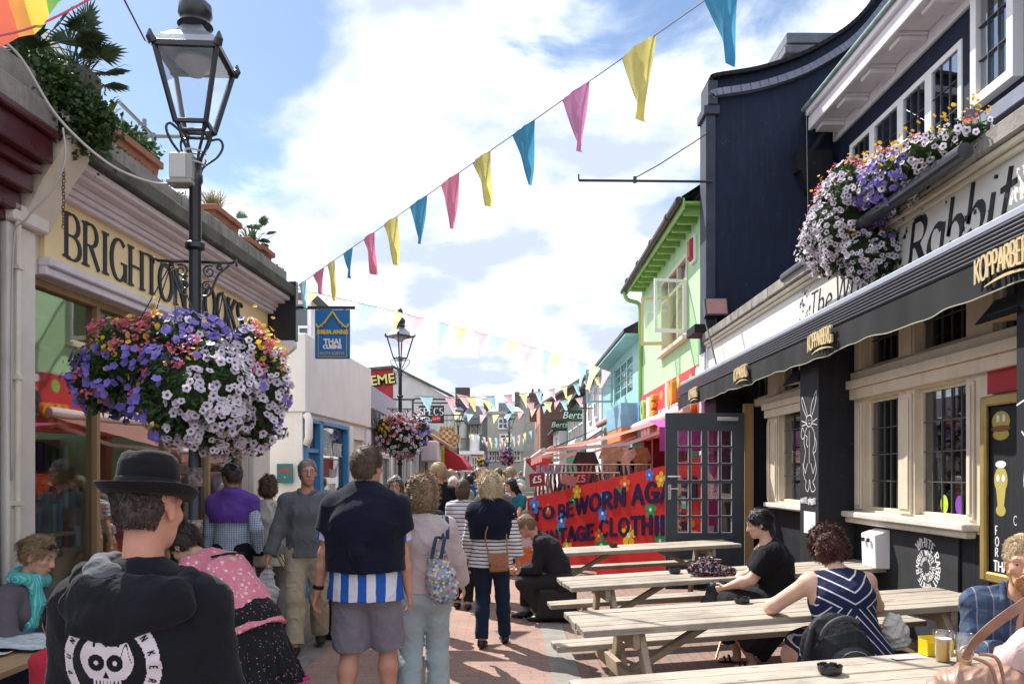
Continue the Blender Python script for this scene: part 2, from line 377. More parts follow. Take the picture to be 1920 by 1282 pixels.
def blooms(pts,size,rnd,name,mat,parent,lobes=5,depth=.35):
    vs = []; fs = []; ey = []
    for p,nr in pts:
        n = (Vector(nr)+Vector((rnd.gauss(0,.35),rnd.gauss(0,.35),rnd.gauss(0,.35)))).normalized()
        x = n.cross(Vector((rnd.gauss(0,1),rnd.gauss(0,1),rnd.gauss(0,1)))).normalized(); y = n.cross(x); s = size*rnd.uniform(.8,1.15)/2
        k = len(vs); p = Vector(p); m = lobes*3
        vs.append(tuple(p-n*s*depth)); ey.append(1)
        for i in range(m):
            a = 2*math.pi*i/m; vs.append(tuple(p+(x*math.cos(a)+y*math.sin(a))*s*.4)); ey.append(.62)
        for i in range(m):
            a = 2*math.pi*i/m; r = s*(.80 if i % 3 == 0 else 1.0); z = n*s*(.10 if i % 3 else -.02)
            vs.append(tuple(p+(x*math.cos(a)+y*math.sin(a))*r+z)); ey.append(0)
        for i in range(m):
            j = (i+1) % m
            fs.append((k,k+1+i,k+1+j)); fs.append((k+1+i,k+1+m+i,k+1+m+j,k+1+j))
    me = bpy.data.meshes.new(name); me.from_pydata(vs,[],fs); a = me.attributes.new('eye','FLOAT','POINT'); a.data.foreach_set('value',ey)
    me.polygons.foreach_set('use_smooth',[True]*len(me.polygons)); me.update()
    return link_mesh(name,me,mat,parent)
# ================================================================ frames of the two street fronts: (s along the street, n out of the wall, z)
def frame(o,u,n):
    u = Vector(u).normalized(); n = Vector(n).normalized(); m = Matrix.Identity(4)
    for i in range(3): m[i][0] = u[i]; m[i][1] = n[i]; m[i][3] = o[i]
    return m
FL = frame((-3.55,0,0),(.0668,.9978,0),(.9978,-.0668,0))
FR = frame((3.4,0,0),(0,1,0),(-1,0,0))
FU = frame((5.4,0,0),(0,1,0),(-1,0,0))
def Ls(px,n=0):
    q = (px-CX)/FPX; return (-3.55+.9978*n+.0667*q*n)/(.9978*q-.0668)
def gz(x): return 0 if x < .62 else min((x-.62)*.038,.11)      # the pub's forecourt rises a little towards its wall
# ---------------------------------------------------------------- materials of the setting
def brickmat(name,c1,c2,mort,bw,bh,msize,rot=0,bump=.5,grime=.5,src='Object',off=.5):
    s = NT(name); v = s.obj(src=src,rot=rot if isinstance(rot,tuple) else (0,0,rot))
    w = s.n('ShaderNodeVectorMath',operation='ADD'); s.set(w.inputs[0],v)
    nn = s.n('ShaderNodeTexNoise'); s.set(nn.inputs['Vector'],v); nn.inputs['Scale'].default_value = 9
    sc = s.n('ShaderNodeVectorMath',operation='SCALE'); s.set(sc.inputs[0],nn.outputs['Color']); sc.inputs['Scale'].default_value = .012; s.set(w.inputs[1],sc.outputs[0])
    b = s.n('ShaderNodeTexBrick',offset=off); s.set(b.inputs['Vector'],w.outputs[0])
    s.set(b.inputs['Color1'],c1); s.set(b.inputs['Color2'],c2); s.set(b.inputs['Mortar'],mort)
    b.inputs['Scale'].default_value = 1; b.inputs['Mortar Size'].default_value = msize; b.inputs['Mortar Smooth'].default_value = .25; b.inputs['Bias'].default_value = 0
    b.inputs['Brick Width'].default_value = bw; b.inputs['Row Height'].default_value = bh
    g = s.noise(v,1.1,8,.7); gf = s.ramp(g,(.35,(0,)*3),(.68,(grime,)*3)); c = s.mix(gf,b.outputs[0],tuple(x*.42 for x in mort))
    fine = s.noise(v,45,5,.7); c = s.mix(s.ramp(fine,(.3,(.0,)*3),(.8,(.35,)*3)),c,tuple(min(1,x*1.9) for x in c1))
    spots = s.n('ShaderNodeTexVoronoi'); s.set(spots.inputs['Vector'],v); spots.inputs['Scale'].default_value = 3.1
    c = s.mix(s.ramp(spots.outputs[0],(.035,(.55,)*3),(.06,(0,)*3)),c,(.03,.028,.026))
    h = s.math('SUBTRACT',s.math('MULTIPLY',fine,.35),b.outputs['Fac'])
    s.bump(h,bump,.006); s.fin(c,.8,0,.3); return s.m
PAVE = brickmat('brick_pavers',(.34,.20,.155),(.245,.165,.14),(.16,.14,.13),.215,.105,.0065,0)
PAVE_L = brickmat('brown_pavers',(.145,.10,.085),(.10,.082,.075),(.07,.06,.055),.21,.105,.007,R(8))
PAVE_R = brickmat('forecourt_pavers',(.27,.155,.12),(.235,.18,.155),(.13,.11,.10),.21,.105,.007,R(90))
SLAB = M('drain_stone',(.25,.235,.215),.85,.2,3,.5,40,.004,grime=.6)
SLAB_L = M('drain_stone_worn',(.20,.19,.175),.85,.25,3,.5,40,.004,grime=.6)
# ground sheets
def sheet(name,quads,mat,kind='structure'):
    mb = MB()
    for q in quads: mb.add(q,[(0,1,2,3)])
    return tag(mb.build(name,mat,recalc=False),kind=kind)
sheet('ground',[[(-400,-30,-.012),(400,-30,-.012),(400,900,-.012),(-400,900,-.012)]],M('far_ground',(.2,.17,.15),.9,.2,1))
def strip(name,x0,x1,y0,y1,z,mat): return sheet(name,[[(x0,y0,z),(x1,y0,z),(x1,y1,z),(x0,y1,z)]],mat)
def gxl(Y): return -1.96+.013*Y       # left gully line
strip('street_pavement',-1.9,.45,-4,90,0,PAVE)
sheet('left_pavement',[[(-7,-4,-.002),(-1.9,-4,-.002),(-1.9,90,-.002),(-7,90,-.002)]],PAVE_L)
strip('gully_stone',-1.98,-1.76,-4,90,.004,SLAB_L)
strip('kerb_stone',.38,.62,-4,90,.004,SLAB)
mb = MB(); mb.add([(.62,-4,.0),(3.5,-4,.11),(3.5,90,.11),(.62,90,.0)],[(0,1,2,3)]); mb.add([(3.5,-4,.11),(30,-4,.11),(30,90,.11),(3.5,90,.11)],[(0,1,2,3)])
tag(mb.build('forecourt_pavement',PAVE_R,recalc=False),kind='structure')
for k in range(26):                       # the joints of the kerb stones
    pass
CREAM = M('cream_paint',(.74,.69,.58),.5,.08,4,.12,30,.003,grime=.3)
WHITEP = M('white_paint',(.84,.83,.83),.55,.05,3,.12,25,.003,grime=.22)
LILACW = M('lilac_white_paint',(.76,.72,.76),.55,.06,3,.1,25,.003,grime=.3)
MAROON = M('maroon_gloss_paint',(.085,.016,.022),.3,.2,4,.1,20,.003,spec=.6,grime=.3)
STONEC = M('weathered_coping_stone',(.27,.255,.23),.9,.35,3,.7,22,.012,grime=.8)
STONED = M('dark_mossy_stone',(.11,.112,.095),.9,.35,4,.7,22,.01,grime=.7)
YELLOW = M('mustard_sign_paint',(.90,.72,.40),.45,.05,2,.05,30,.002)
BLACKP = M('black_render',(.011,.012,.016),.7,.3,3,.35,14,.006,grime=.3)
NAVY = M('navy_black_render',(.010,.016,.040),.7,.25,2,.45,9,.008,grime=.3)
NAVYL = M('grey_blue_stone_trim',(.20,.215,.28),.6,.15,4,.3,30,.004,grime=.4)
TEALP = M('teal_paint',(.30,.55,.55),.55,.08,3,.2,12,.004,grime=.2)
GREENP = M('lime_green_render',(.43,.68,.40),.75,.07,2,.8,70,.006,grime=.18)
GREEND = M('lime_green_gloss',(.27,.50,.16),.45,.1,4,.1)
REDP = M('red_fascia_paint',(.62,.045,.05),.45,.08,3,.05)
OCHREW = M('varnished_wood',(.38,.26,.14),.5,.2,3,.2,40,.002,stretch=(1,1,.15))
INK = M('charcoal_letter_paint',(.028,.03,.036),.5,.1)
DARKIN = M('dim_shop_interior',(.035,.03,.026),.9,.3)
IRON = M('black_iron_paint',(.014,.018,.024),.32,.2,8,.25,30,.003,spec=.6)
LEAD = M('lead_came',(.10,.10,.10),.5,.2,metal=.3)
GLS = glass('shop_glass',(.85,.88,.87),.12)
GLSD = glass('dark_window_glass',(.55,.60,.62),.12)
SLATE = brickmat('slate_roof',(.10,.105,.11),(.07,.072,.078),(.03,.03,.03),.3,.2,.01,0,.5,.2)

def window(name,parent,F,s0,s1,z0,z1,cols,rows,fm,gm,n=-.06,fw=.05,bar=.012,barm=None,depth=.05,back=True,label=None):
    """a framed window in wall frame F with its pane and glazing bars"""
    m = MB(F)
    m.box((s0,n-depth,z0),(s0+fw,n,z1)); m.box((s1-fw,n-depth,z0),(s1,n,z1))
    m.box((s0+fw,n-depth,z1-fw),(s1-fw,n,z1)); m.box((s0+fw,n-depth,z0),(s1-fw,n,z0+fw))
    w = m.build('window',fm,parent,bevel=.003)
    p = MB(F); p.box((s0+fw*.6,n-depth*.62,z0+fw*.6),(s1-fw*.6,n-depth*.5,z1-fw*.6)); p.build('pane',gm,w)
    g = MB(F)
    for i in range(1,cols):
        x = s0+fw+(s1-s0-2*fw)*i/cols; g.box((x-bar/2,n-depth*.48,z0+fw),(x+bar/2,n-depth*.22,z1-fw))
    for j in range(1,rows):
        z = z0+fw+(z1-z0-2*fw)*j/rows; g.box((s0+fw,n-depth*.48,z-bar/2),(s1-fw,n-depth*.25,z+bar/2))
    if cols > 1 or rows > 1: g.build('glazing_bars',barm or fm,w)
    if back:
        b = MB(F); b.box((s0,n-.4,z0),(s1,n-.36,z1)); b.build('dark_backing',DARKIN,w)  # near-black sheet put in for the darkness behind the pane
    return w

# ================================================================ LEFT: the maroon shop next to the bookshop
t = empty('corner_shop',(-3.3,4,0),label='maroon painted shop front at the left edge under a weathered stone beam',cat='shop')
def sub(mb,name,mat,par,**k):           # geometry is built in world space, then re-based on its Empty
    o = mb.build(name,mat,None,**k); o.parent = par; o.matrix_parent_inverse = par.matrix_basis.inverted(); return o
def wsub(o,par): o.parent = par; o.matrix_parent_inverse = par.matrix_basis.inverted(); return o
m = MB(FL); grid_wall(m,3.04,3.9,.3,[(2.4,4.6,.6,3.2)],2.0,0); sub(m,'wall',MAROON,t)
m = MB(FL)
for z0,z1,n in ((3.30,3.36,.06),(3.36,3.48,.12),(3.48,3.60,.2),(3.60,3.66,.26),(3.66,3.82,.33),(3.82,3.86,.38)): m.box((2.0,.002,z0),(5.12,n,z1))
sub(m,'cornice',MAROON,t,bevel=.01)
m = MB(FL); m.box((2.0,-.3,3.862),(5.13,.36,4.02)); m.box((2.0,-.3,4.024),(5.10,.30,4.2)); sub(m,'parapet',STONEC,t,bevel=.015)
for s0 in (4.66,4.92): m = MB(FL); m.box((s0,.002,0),(s0+.1,.05,3.29)); sub(m,'pilaster',MAROON,t,bevel=.006)
m = MB(FL); m.box((2.4,-.15,.6),(4.6,-.13,3.2)); sub(m,'window',GLSD,t)

# ================================================================ LEFT: the bookshop
BK = empty('book_shop',(-3.1,7.4,0),label='cream fronted shop with BRIGHTON BOOKS in dark capitals on a mustard fascia',cat='shop')
m = MB(FL); grid_wall(m,4.60,3.83,.25,[(5.345,9.1,.5,3.05)],5.05,0); m.box((5.16,-4.6,3.85),(9.65,-.25,3.95)); m.box((9.45,-4.6,0),(9.65,-.25,3.85)); m.box((5.05,-4.6,0),(5.2,-.25,3.85)); sub(m,'wall',CREAM,BK)
m = MB(FL); m.box((5.06,.002,.3),(5.33,.07,3.3)); m.box((5.05,.002,0),(5.34,.09,.299)); m.box((5.05,.002,3.301),(5.40,.12,3.42)); MG = M('magnolia_paint',(.74,.70,.63),.6,.08,4,.15,30,.003,grime=.45); sub(m,'pilaster',MG,BK,bevel=.012)
m = MB(FL); m.box((9.12,.002,0),(9.63,.07,3.04)); sub(m,'pilaster',MG,BK,bevel=.012)
# scrolled console at the top of the near pilaster
def console(par,s0,s1,z0,z1,n0,n1,mat,name='console'):
    m = MB(FL); k = 14; prof = []
    for i in range(k+1):
        a = i/k; z = z0+(z1-z0)*a; n = n0+(n1-n0)*(.5-.5*math.cos(math.pi*min(1,a*1.25)))+.02*math.sin(a*9)
        prof.append((n,z))
    poly = [(.001,z0)]+prof+[(.001,z1)]
    vs = [(s0,n,z) for n,z in poly]+[(s1,n,z) for n,z in poly]; q = len(poly)
    m.add(vs,[tuple(range(q))[::-1],tuple(range(q,2*q))]+[(i,(i+1) % q,q+(i+1) % q,q+i) for i in range(q)])
    return sub(m,name,mat,par,auto=35)
console(BK,5.17,5.44,3.34,3.96,.10,.36,CREAM)
m = MB(FL); m.box((5.15,.0,3.962),(5.46,.40,4.02)); sub(m,'console_cap',CREAM,BK,bevel=.01)
m = MB(FL); m.box((5.46,.002,3.175),(9.62,.04,3.62)); sub(m,'fascia_board',YELLOW,BK)
m = MB(FL); m.box((5.44,.002,3.05),(9.62,.07,3.11)); m.box((5.44,.002,3.11),(9.62,.10,3.17)); m.box((5.44,.002,3.622),(9.66,.10,3.66))
for z0,z1,n in ((3.66,3.70,.13),(3.70,3.745,.155),(3.745,3.78,.24),(3.78,3.83,.30)): m.box((5.47,.002,z0),(9.70,n,z1))
sub(m,'cornice',LILACW,BK,bevel=.008)
m = MB(FL); m.box((5.47,-.3,3.832),(9.72,.36,3.96)); sub(m,'coping',STONED,BK,bevel=.012)
m = MB(FL)
s = 5.14
while s < 9.6:
    w = RND.uniform(.42,.6); e = min(s+w,9.66); m.box((s+.004,-.1,3.964),(e-.004,.27+RND.uniform(-.01,.01),4.13+RND.uniform(-.008,.008))); s = e
sub(m,'parapet',STONEC,BK,bevel=.01)
mpf = plane_map((0,0,0),(1,0,0),(0,0,1),(0,1,0))
def on_wall(F,s0,z0,n0,h,sx=1.0,flip=False):
    return lambda x,y,z: (s0+x*h*sx,n0+z,z0+y*h)
# lettering: BRIGHTON BOOKS
m = MB(FL); L = measure('BRIGHTON BOOKS',.1); span = 8.85-5.68; h = .325
strokes(m,'BRIGHTON BOOKS',on_wall(FL,5.68,3.235,.0405,h,span/(L*h)),.15,.045,0,.17,.1,th=.004)
sub(m,'lettering',INK,BK,recalc=False)
U3,N3 = Vector((.0668,.9978,0)),Vector((.9978,-.0668,0))
def Lw(s,n,z): return FL @ Vector((s,n,z))
o = text('phone_number','01273 693845',.075,INK,None,Lw(9.32,.041,3.28),U3,(0,0,1),N3,.001); wsub(o,BK)
# shop window in varnished frames
ss = [5.345,6.27,7.40,8.25,9.10]
for a,b in zip(ss[:-1],ss[1:]):
    w = MB(FL); f = .022
    w.box((a,-.16,.5),(a+f,-.06,3.05)); w.box((b-f+.002,-.16,.5),(b,-.06,3.05)); w.box((a+f,-.16,3.0),(b-f,-.06,3.05)); w.box((a+f,-.16,.5),(b-f,-.06,.58))
    wf = sub(w,'window',OCHREW,BK,bevel=.004)
    p = MB(FL); p.box((a+.02,-.115,.56),(b-.02,-.107,3.02)); p = p.build('pane',GLS); p.parent = wf
m = MB(FL); m.box((5.21,-4.6,3.2),(9.44,-.26,3.22)); m.box((5.21,-4.55,0),(5.24,-.26,3.2)); m.box((9.42,-4.55,0),(9.44,-.26,3.2)); m.box((5.34,-4.6,0),(9.42,-4.56,3.2)); m.box((5.3,-4.56,.0),(9.42,-.26,.02)); sub(m,'room',M('ochre_room_wall',(.55,.42,.22),.8,.1),BK)
m = MB(FL); m.box((5.5,-.75,.3),(9.0,-.30,.62)); m.box((5.5,-.62,1.22),(6.35,-.3,1.245)); m.box((7.5,-2.2,.1),(8.9,-1.9,2.2)); m.box((5.6,-3.2,.1),(7.3,-2.9,2.3)); sub(m,'shelf',OCHREW,BK,bevel=.004)
tag(t,None)
for i in range(58):           # books standing in the window display and on the inner shelf
    col = RND.choice([(.5,.05,.04),(.6,.58,.52),(.06,.10,.2),(.5,.35,.1),(.1,.2,.12),(.03,.03,.03),(.45,.45,.5)])
    bm_ = M('book_cover_%s' % '_'.join(str(int(c*100)) for c in col),col,.5,.1)
    m = MB(FL)
    if i < 9: s = 5.56+i*.085; z = 1.247; h = RND.uniform(.2,.27); m.box((s,-.5,z),(s+RND.choice([.03,.045,.06]),-.36,z+h))
    elif i < 24: s = 5.6+(i-9)*.22; z = .622; h = RND.uniform(.2,.3); m.box((s,-.5-RND.uniform(0,.1),z),(s+RND.uniform(.14,.19),-.46+RND.uniform(0,.05),z+h))
    else: s = 7.55+((i-24) % 12)*.11; z = .9+((i-24)//12)*.42; h = RND.uniform(.2,.3); m.box((s,-1.9,z),(s+.07,-1.8,z+h))
    where = ('upright on the high window shelf','face out along the window ledge','on the inner bookcase')[0 if i < 9 else 1 if i < 24 else 2]
    tag(m.build('book',bm_),'book of the display standing '+where+' behind the shop glass','book','books displayed '+where)
# far end console of the bookshop in black and white
m = MB(FL); m.box((9.66,-.1,3.30),(9.76,.37,4.02)); sub(m,'end_block',IRON,BK,bevel=.01)
console(BK,9.64,9.75,2.95,3.30,.06,.34,WHITEP,'end_console')
# downpipe on the near pilaster
m = MB(FL); m.tube([(5.11,.10,0),(5.11,.10,3.3)],.018,10)
for z in (.7,1.5,2.3,3.0): m.box((5.08,.07,z),(5.14,.125,z+.03))
sub(m,'downpipe',CREAM,BK,smooth=False)

# white roof terrace walls and scaffold rail above the bookshop
def poly_wall(name,X,poly,th,mat,**k):   # polygon in (Y, z) at X
    m = MB(); m.prism(poly,(X,0,0),(0,1,0),(0,0,1),(-th,0,0)); o = m.build(name,mat); tag(o,**k); return o
poly_wall('terrace_wall',-4.4,[(5.5,4.0),(9.2,4.0),(9.2,5.45),(8.45,5.88),(6.8,5.98),(5.5,5.98)],.2,WHITEP,label='white rendered roof terrace wall behind the palm',cat='wall')
t = empty('scaffold_rail',(-4.0,9,4),label='grey tube scaffold handrail on the roof above the bookshop',cat='railing')
GALV = M('galvanised_tube',(.22,.23,.25),.45,.15,metal=.6)
m = MB()
for a,b in (((225,193),(290,258)),((228,225),(290,285)),((235,258),(280,300))): m.tube([at(a[0],a[1],9),at(b[0],b[1],9.8)],.022,8)
m.tube([at(250,255,9.3),at(356,257,9.3)],.022,8); sub(m,'rail',GALV,t)
for px,y0,y1 in ((271,224,300),(288,250,300)):
    m = MB(); m.tube([at(px,y0,9.3),at(px,y1+20,9.3)],.024,8); sub(m,'post',GALV,t)

# ================================================================ LEFT: white restaurant
TH = empty('thai_restaurant',(-3.0,13,0),label='blank white rendered restaurant with a blue framed door and lettered window',cat='restaurant')
m = MB(FL); grid_wall(m,3.75,2.55,.25,[(11.14,11.72,.05,2.42),(11.86,13.24,.62,2.42),(13.62,14.5,.05,2.3)],11.04,0); m.box((11.04,-3,0),(11.2,-.25,2.55)); sub(m,'wall',WHITEP,TH)
m = MB(FL); m.box((11.0,-3.2,2.552),(14.8,.06,3.63)); sub(m,'upper_wall',WHITEP,TH,bevel=.01)
BLUEP = M('sky_blue_paint',(.075,.27,.52),.4,.08)
m = MB(FL); m.box((11.10,-.05,0),(11.16,.05,2.48)); m.box((11.70,-.05,0),(11.86,.05,2.48)); m.box((13.22,-.05,.5),(13.30,.05,2.48)); m.box((11.16,-.05,2.42),(13.22,.05,2.48)); m.box((11.86,-.05,.5),(13.22,.06,.62)); m.box((11.16,-.05,2.0),(11.70,.03,2.06)); sub(m,'shop_frame',BLUEP,TH,bevel=.005)
m = MB(FL); m.box((11.18,-.1,0.05),(11.68,-.06,1.0)); m.box((11.18,-.1,1.0),(11.26,-.06,2.0)); m.box((11.60,-.1,1.0),(11.68,-.06,2.0)); m.box((11.26,-.1,1.9),(11.6,-.06,2.0)); sub(m,'door',BLUEP,TH)
m = MB(FL); m.box((11.86,-.04,.62),(13.22,-.03,2.42)); m.box((11.26,-.085,1.0),(11.6,-.075,1.9)); m.box((11.16,-.04,2.06),(11.7,-.03,2.42)); sub(m,'pane',GLSD,TH)
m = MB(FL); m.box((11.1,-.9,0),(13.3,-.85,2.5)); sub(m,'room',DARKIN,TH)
PALE = M('pale_glass_lettering',(.62,.66,.62),.6)
for z,b,hh in ((2.06,'KRUA ANNE',.2),(1.72,'THAI',.13),(1.50,'CUISINE',.13)):
    m = MB(FL); l = measure(b,.1); sx = .8; strokes(m,b,on_wall(FL,12.55-l*hh*sx/2,z-.08,-.029,hh,sx),.14,.05,0,.14,.1,th=.002); sub(m,'window_lettering',PALE,TH,recalc=False)
m = MB(FL); m.box((13.62,-.1,.05),(14.5,-.06,2.3)); sub(m,'side_door',M('off_white_door',(.55,.53,.50),.5,.05),TH)
m = MB(FL)
for z0,z1 in ((.3,1.0),(1.15,2.1)): m.box((13.8,-.058,z0),(14.32,-.05,z1))
sub(m,'door_panel',M('off_white_panel',(.48,.46,.44),.5,.05),TH,bevel=.004)
for s0 in (13.34,14.56): m = MB(FL); m.box((s0,.002,0),(s0+.22,.06,2.5)); sub(m,'pilaster',WHITEP,TH,bevel=.01)
m = MB(FL); m.tube([(11.06,.05,2.1),(11.04,.09,2.2),(11.04,.09,2.45),(11.06,.05,2.52)],.055,10); sub(m,'wall_lamp_shade',WHITEP,TH,smooth=True)
# teal plaque on the end wall that faces up the street
t = empty('wall_plaque',(-3.2,10.95,1.7),label='small square teal plaque with a red arch on the white end wall',cat='plaque')
Yp = 10.955
def face(mb,px0,px1,py0,py1,Y,th):
    a = at(px0,py1,Y); b = at(px1,py0,Y); mb.box((a.x,Y,a.z),(b.x,Y+th,b.z))
m = MB(); face(m,519,548,869,905,Yp,.03); sub(m,'board',M('plaque_teal',(.05,.20,.22),.5),t)
m = MB(); pts = [at(521+25*i/10,884-7*math.sin(math.pi*i/10),Yp) for i in range(11)]
m.prism([(p.x,p.z) for p in pts]+[(p.x,p.z-.035) for p in pts[::-1]],(0,Yp-.003,0),(1,0,0),(0,0,1),(0,.0025,0)); sub(m,'arch_motif',M('plaque_red',(.55,.06,.05),.5),t)
m = MB(); c = at(534,894,Yp); m.prism([(c.x+.012*math.cos(a),c.z+.012*math.sin(a)) for a in [i*.628 for i in range(10)]],(0,Yp-.003,0),(1,0,0),(0,0,1),(0,.0025,0)); sub(m,'dot_motif',M('plaque_yellow',(.7,.5,.05),.5),t)

# small upper storey with sash windows behind the restaurant
t = empty('sash_window_house',(-3.8,13.5,3),label='white dormer with sash windows and a dark flat roof above the white restaurant',cat='house')
m = MB(); m.box((-4.9,13,3.6),(-3.18,15.2,4.52)); sub(m,'wall',WHITEP,t)
m = MB(); m.box((-5.0,12.9,4.52),(-3.1,15.3,4.62)); sub(m,'roof',STONED,t)
for a,b in ((-3.85,-3.55),(-3.5,-3.24)):
    m = MB(); m.box((a,12.985,3.7),(b,12.996,4.45)); w = sub(m,'window',GLSD,t)
    g = MB(); g.box((a-.03,12.97,4.06),(b+.03,12.984,4.10)); g.box(((a+b)/2-.01,12.97,3.7),((a+b)/2+.01,12.98,4.06)); g.box((a-.03,12.97,3.66),(b+.03,12.984,3.70)); g.build('sash',WHITEP).parent = w

# ================================================================ LEFT: the low shops that follow
def shop_box(name,label,Y0,Y1,X,H,wallm,holes,n_fas=None,fasm=None,glassm=GLSD,framem=None,depth=4,cat='shop'):
    """single-storey shop on the left; holes = shop window spans along Y"""
    F = frame((X,0,0),(0,1,0),(1,0,0)); t = empty(name,(X,(Y0+Y1)/2,0),label=label,cat=cat)
    m = MB(F); grid_wall(m,Y1-Y0,H,.25,[(a,b,z0,z1) for a,b,z0,z1 in holes],Y0,0); m.box((Y0,-depth,0),(Y0+.2,-.25,H)); m.box((Y1-.2,-depth,0),(Y1,-.25,H)); m.box((Y0,-depth,H+.003),(Y1,-.0,H+.08)); sub(m,'wall',wallm,t)
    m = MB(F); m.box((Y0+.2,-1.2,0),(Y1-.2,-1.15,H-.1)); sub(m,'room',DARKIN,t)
    for a,b,z0,z1 in holes:
        g = MB(F); g.box((a,-.1,z0),(b,-.09,z1)); w = sub(g,'window',glassm,t)
        k = MB(F)
        nb = max(1,round((b-a)/.9))
        for i in range(nb+1): x = a+(b-a)*i/nb; k.box((x-.03,-.088,z0),(x+.03,-.03,z1))
        k.box((a,-.087,z1-.06),(b,-.028,z1)); o = k.build('frame',framem or WHITEP); o.parent = w
    return t,F
LIL = M('pale_lilac_paint',(.46,.45,.60),.6,.06,grime=.15)
t,F = shop_box('lilac_shop','low shop with a pale lilac fascia next to the white restaurant',14.85,18.4,-2.62,2.5,WHITEP,[(15.2,16.5,.5,2.1),(16.9,18.1,.5,2.1)])
m = MB(F); m.box((14.85,-.6,2.584),(18.4,.08,3.36)); sub(m,'fascia_board',LIL,t)
m = MB(F); strokes(m,'BEETLE',on_wall(F,15.0,2.62,.081,.3,2.0),.2,.12,0,0,.1,th=.02); sub(m,'lettering',M('patchwork_letters',(.12,.10,.10),.5,.8,20),t,recalc=False)
t,F = shop_box('grey_shop','pale grey shop front with slatted boards behind the second lamp post',18.45,25.0,-2.75,3.0,M('pale_grey_paint',(.56,.57,.58),.6,.07,grime=.2),[(18.9,20.6,.4,2.3),(21.2,22.8,.4,2.3),(23.3,24.8,.4,2.3)])
m = MB(F); m.box((18.45,.002,2.5),(25.0,.14,2.62)); m.box((18.45,-.4,3.09),(25.0,.16,3.2)); sub(m,'cornice',WHITEP,t)
m = MB(F); m.box((18.6,-.01,3.1),(24,.0,3.5));
NAVB = M('navy_shop_paint',(.03,.055,.10),.5,.1)
t,F = shop_box('opticians_shop','navy shop front with a grey corrugated shutter and a brown shingle porch',25.1,29.9,-2.75,3.1,NAVB,[(25.4,27.2,.3,2.2)])
m = MB(F)
for i in range(24): m.tube([(27.5+i*.09,.02,.1),(27.5+i*.09,.02,2.3)],.04,6)
sub(m,'shutter',M('grey_shutter',(.30,.29,.29),.5,.1,metal=.3),t)
m = MB(F); m.add([(26.2,.05,3.15),(29.6,.05,3.15),(29.6,.85,2.65),(26.2,.85,2.65),(26.2,.05,3.05),(29.6,.05,3.05),(29.6,.85,2.57),(26.2,.85,2.57)],[(0,1,2,3),(4,7,6,5),(3,2,6,7),(0,3,7,4),(1,5,6,2)]); sub(m,'porch_roof',M('brown_shingle',(.36,.22,.10),.8,.4,9),t)
m = MB(F); m.box((25.4,.0,2.1),(26.9,.55,2.75)); sub(m,'shop_blind',M('pink_white_stripe',(.62,.50,.54),.6,.15,20,stretch=(1,6,.1)),t,bevel=.03)
t,F = shop_box('takeaway_shop','takeaway shop with a deep red canopy and a yellow edged doorway',30.0,37.0,-2.75,3.3,M('tan_render',(.38,.31,.22),.7,.15),[(31.2,34.0,.4,2.0),(34.5,36.6,.4,2.0)])
m = MB(F); m.box((30.0,.01,0),(30.12,.40,2.75)); sub(m,'yellow_post',M('yellow_paint',(.72,.52,.03),.4),t)
m = MB(F); m.box((30.14,.01,0),(30.6,.36,2.9)); sub(m,'blue_post',M('deep_blue_paint',(.04,.10,.28),.4),t)
m = MB(F); m.box((31.0,.01,2.62),(36.5,.5,2.98)); sub(m,'fascia_board',M('brown_fascia',(.22,.14,.08),.6),t)
o = text('lettering','Lab',.3,PALE,None,(-1.95,30.98,2.8),(1,0,0),(0,0,1),(0,-1,0),.005); wsub(o,t)
REDC = M('red_canopy_cloth',(.42,.03,.04),.7,.1,3,.2,60)
m = MB(F); X0 = -2.74
prof = [(0,2.75),(.55,2.62),(.95,2.35),(1.2,2.0),(1.22,1.86)]
k = len(prof); va = [(31.0,n,z) for n,z in prof]+[(36.0,n,z) for n,z in prof]
m.add(va,[(i,i+1,k+i+1,k+i) for i in range(k-1)]+[tuple([0]+list(range(1,k))),tuple([k]+list(range(k+1,2*k))[::-1])][:0])
m.add([(31.0,0,1.86)]+[(31.0,n,z) for n,z in prof],[tuple(range(k+1))]); m.add([(36.0,0,1.86)]+[(36.0,n,z) for n,z in prof],[tuple(range(k+1))])
sub(m,'canopy',REDC,t,recalc=False)
t = empty('crest_house',(-3.5,36.5,0),label='tall shed gable, deep red at its left end and weathered white along its sloping roof',cat='building')
Yg = 37.4
def PP(px,py,Y): p = at(px,py,Y); return (p.x,p.z)
m = MB(); m.prism([PP(737,692,Yg),PP(790,716,Yg),PP(846,748,Yg),PP(846,888,Yg),PP(737,888,Yg)],(0,Yg,0),(1,0,0),(0,0,1),(0,6,0)); sub(m,'wall',M('weathered_white_sheet',(.58,.58,.58),.6,.12,2,.2,10,grime=.5),t)
m = MB(); m.prism([PP(655,700,Yg),PP(681,689,Yg),PP(736.7,691,Yg),PP(736.7,888,Yg),PP(655,888,Yg)],(0,Yg-.02,0),(1,0,0),(0,0,1),(0,6,0)); sub(m,'red_wall',M('deep_red_wall',(.36,.035,.045),.7,.2,2,grime=.3),t)
m = MB(); a = at(650,696,Yg); b = at(738,688,Yg); c = at(850,744,Yg); m.bar(a,b,.3,.12); m.bar(b,c,.3,.12); sub(m,'roof_edge',STONED,t)
m = MB(); m.prism([PP(735,741,Yg),PP(700,738,Yg),PP(735,752,Yg)],(0,Yg-.1,0),(1,0,0),(0,0,1),(0,.05,0));
o = text('graffiti_shadow','EME',.62,INK,None,at(718,713,Yg-.05),(1,0,.12),(-.12,0,1),(0,-1,0),.01,bold=.05,sx=1.05); wsub(o,t)
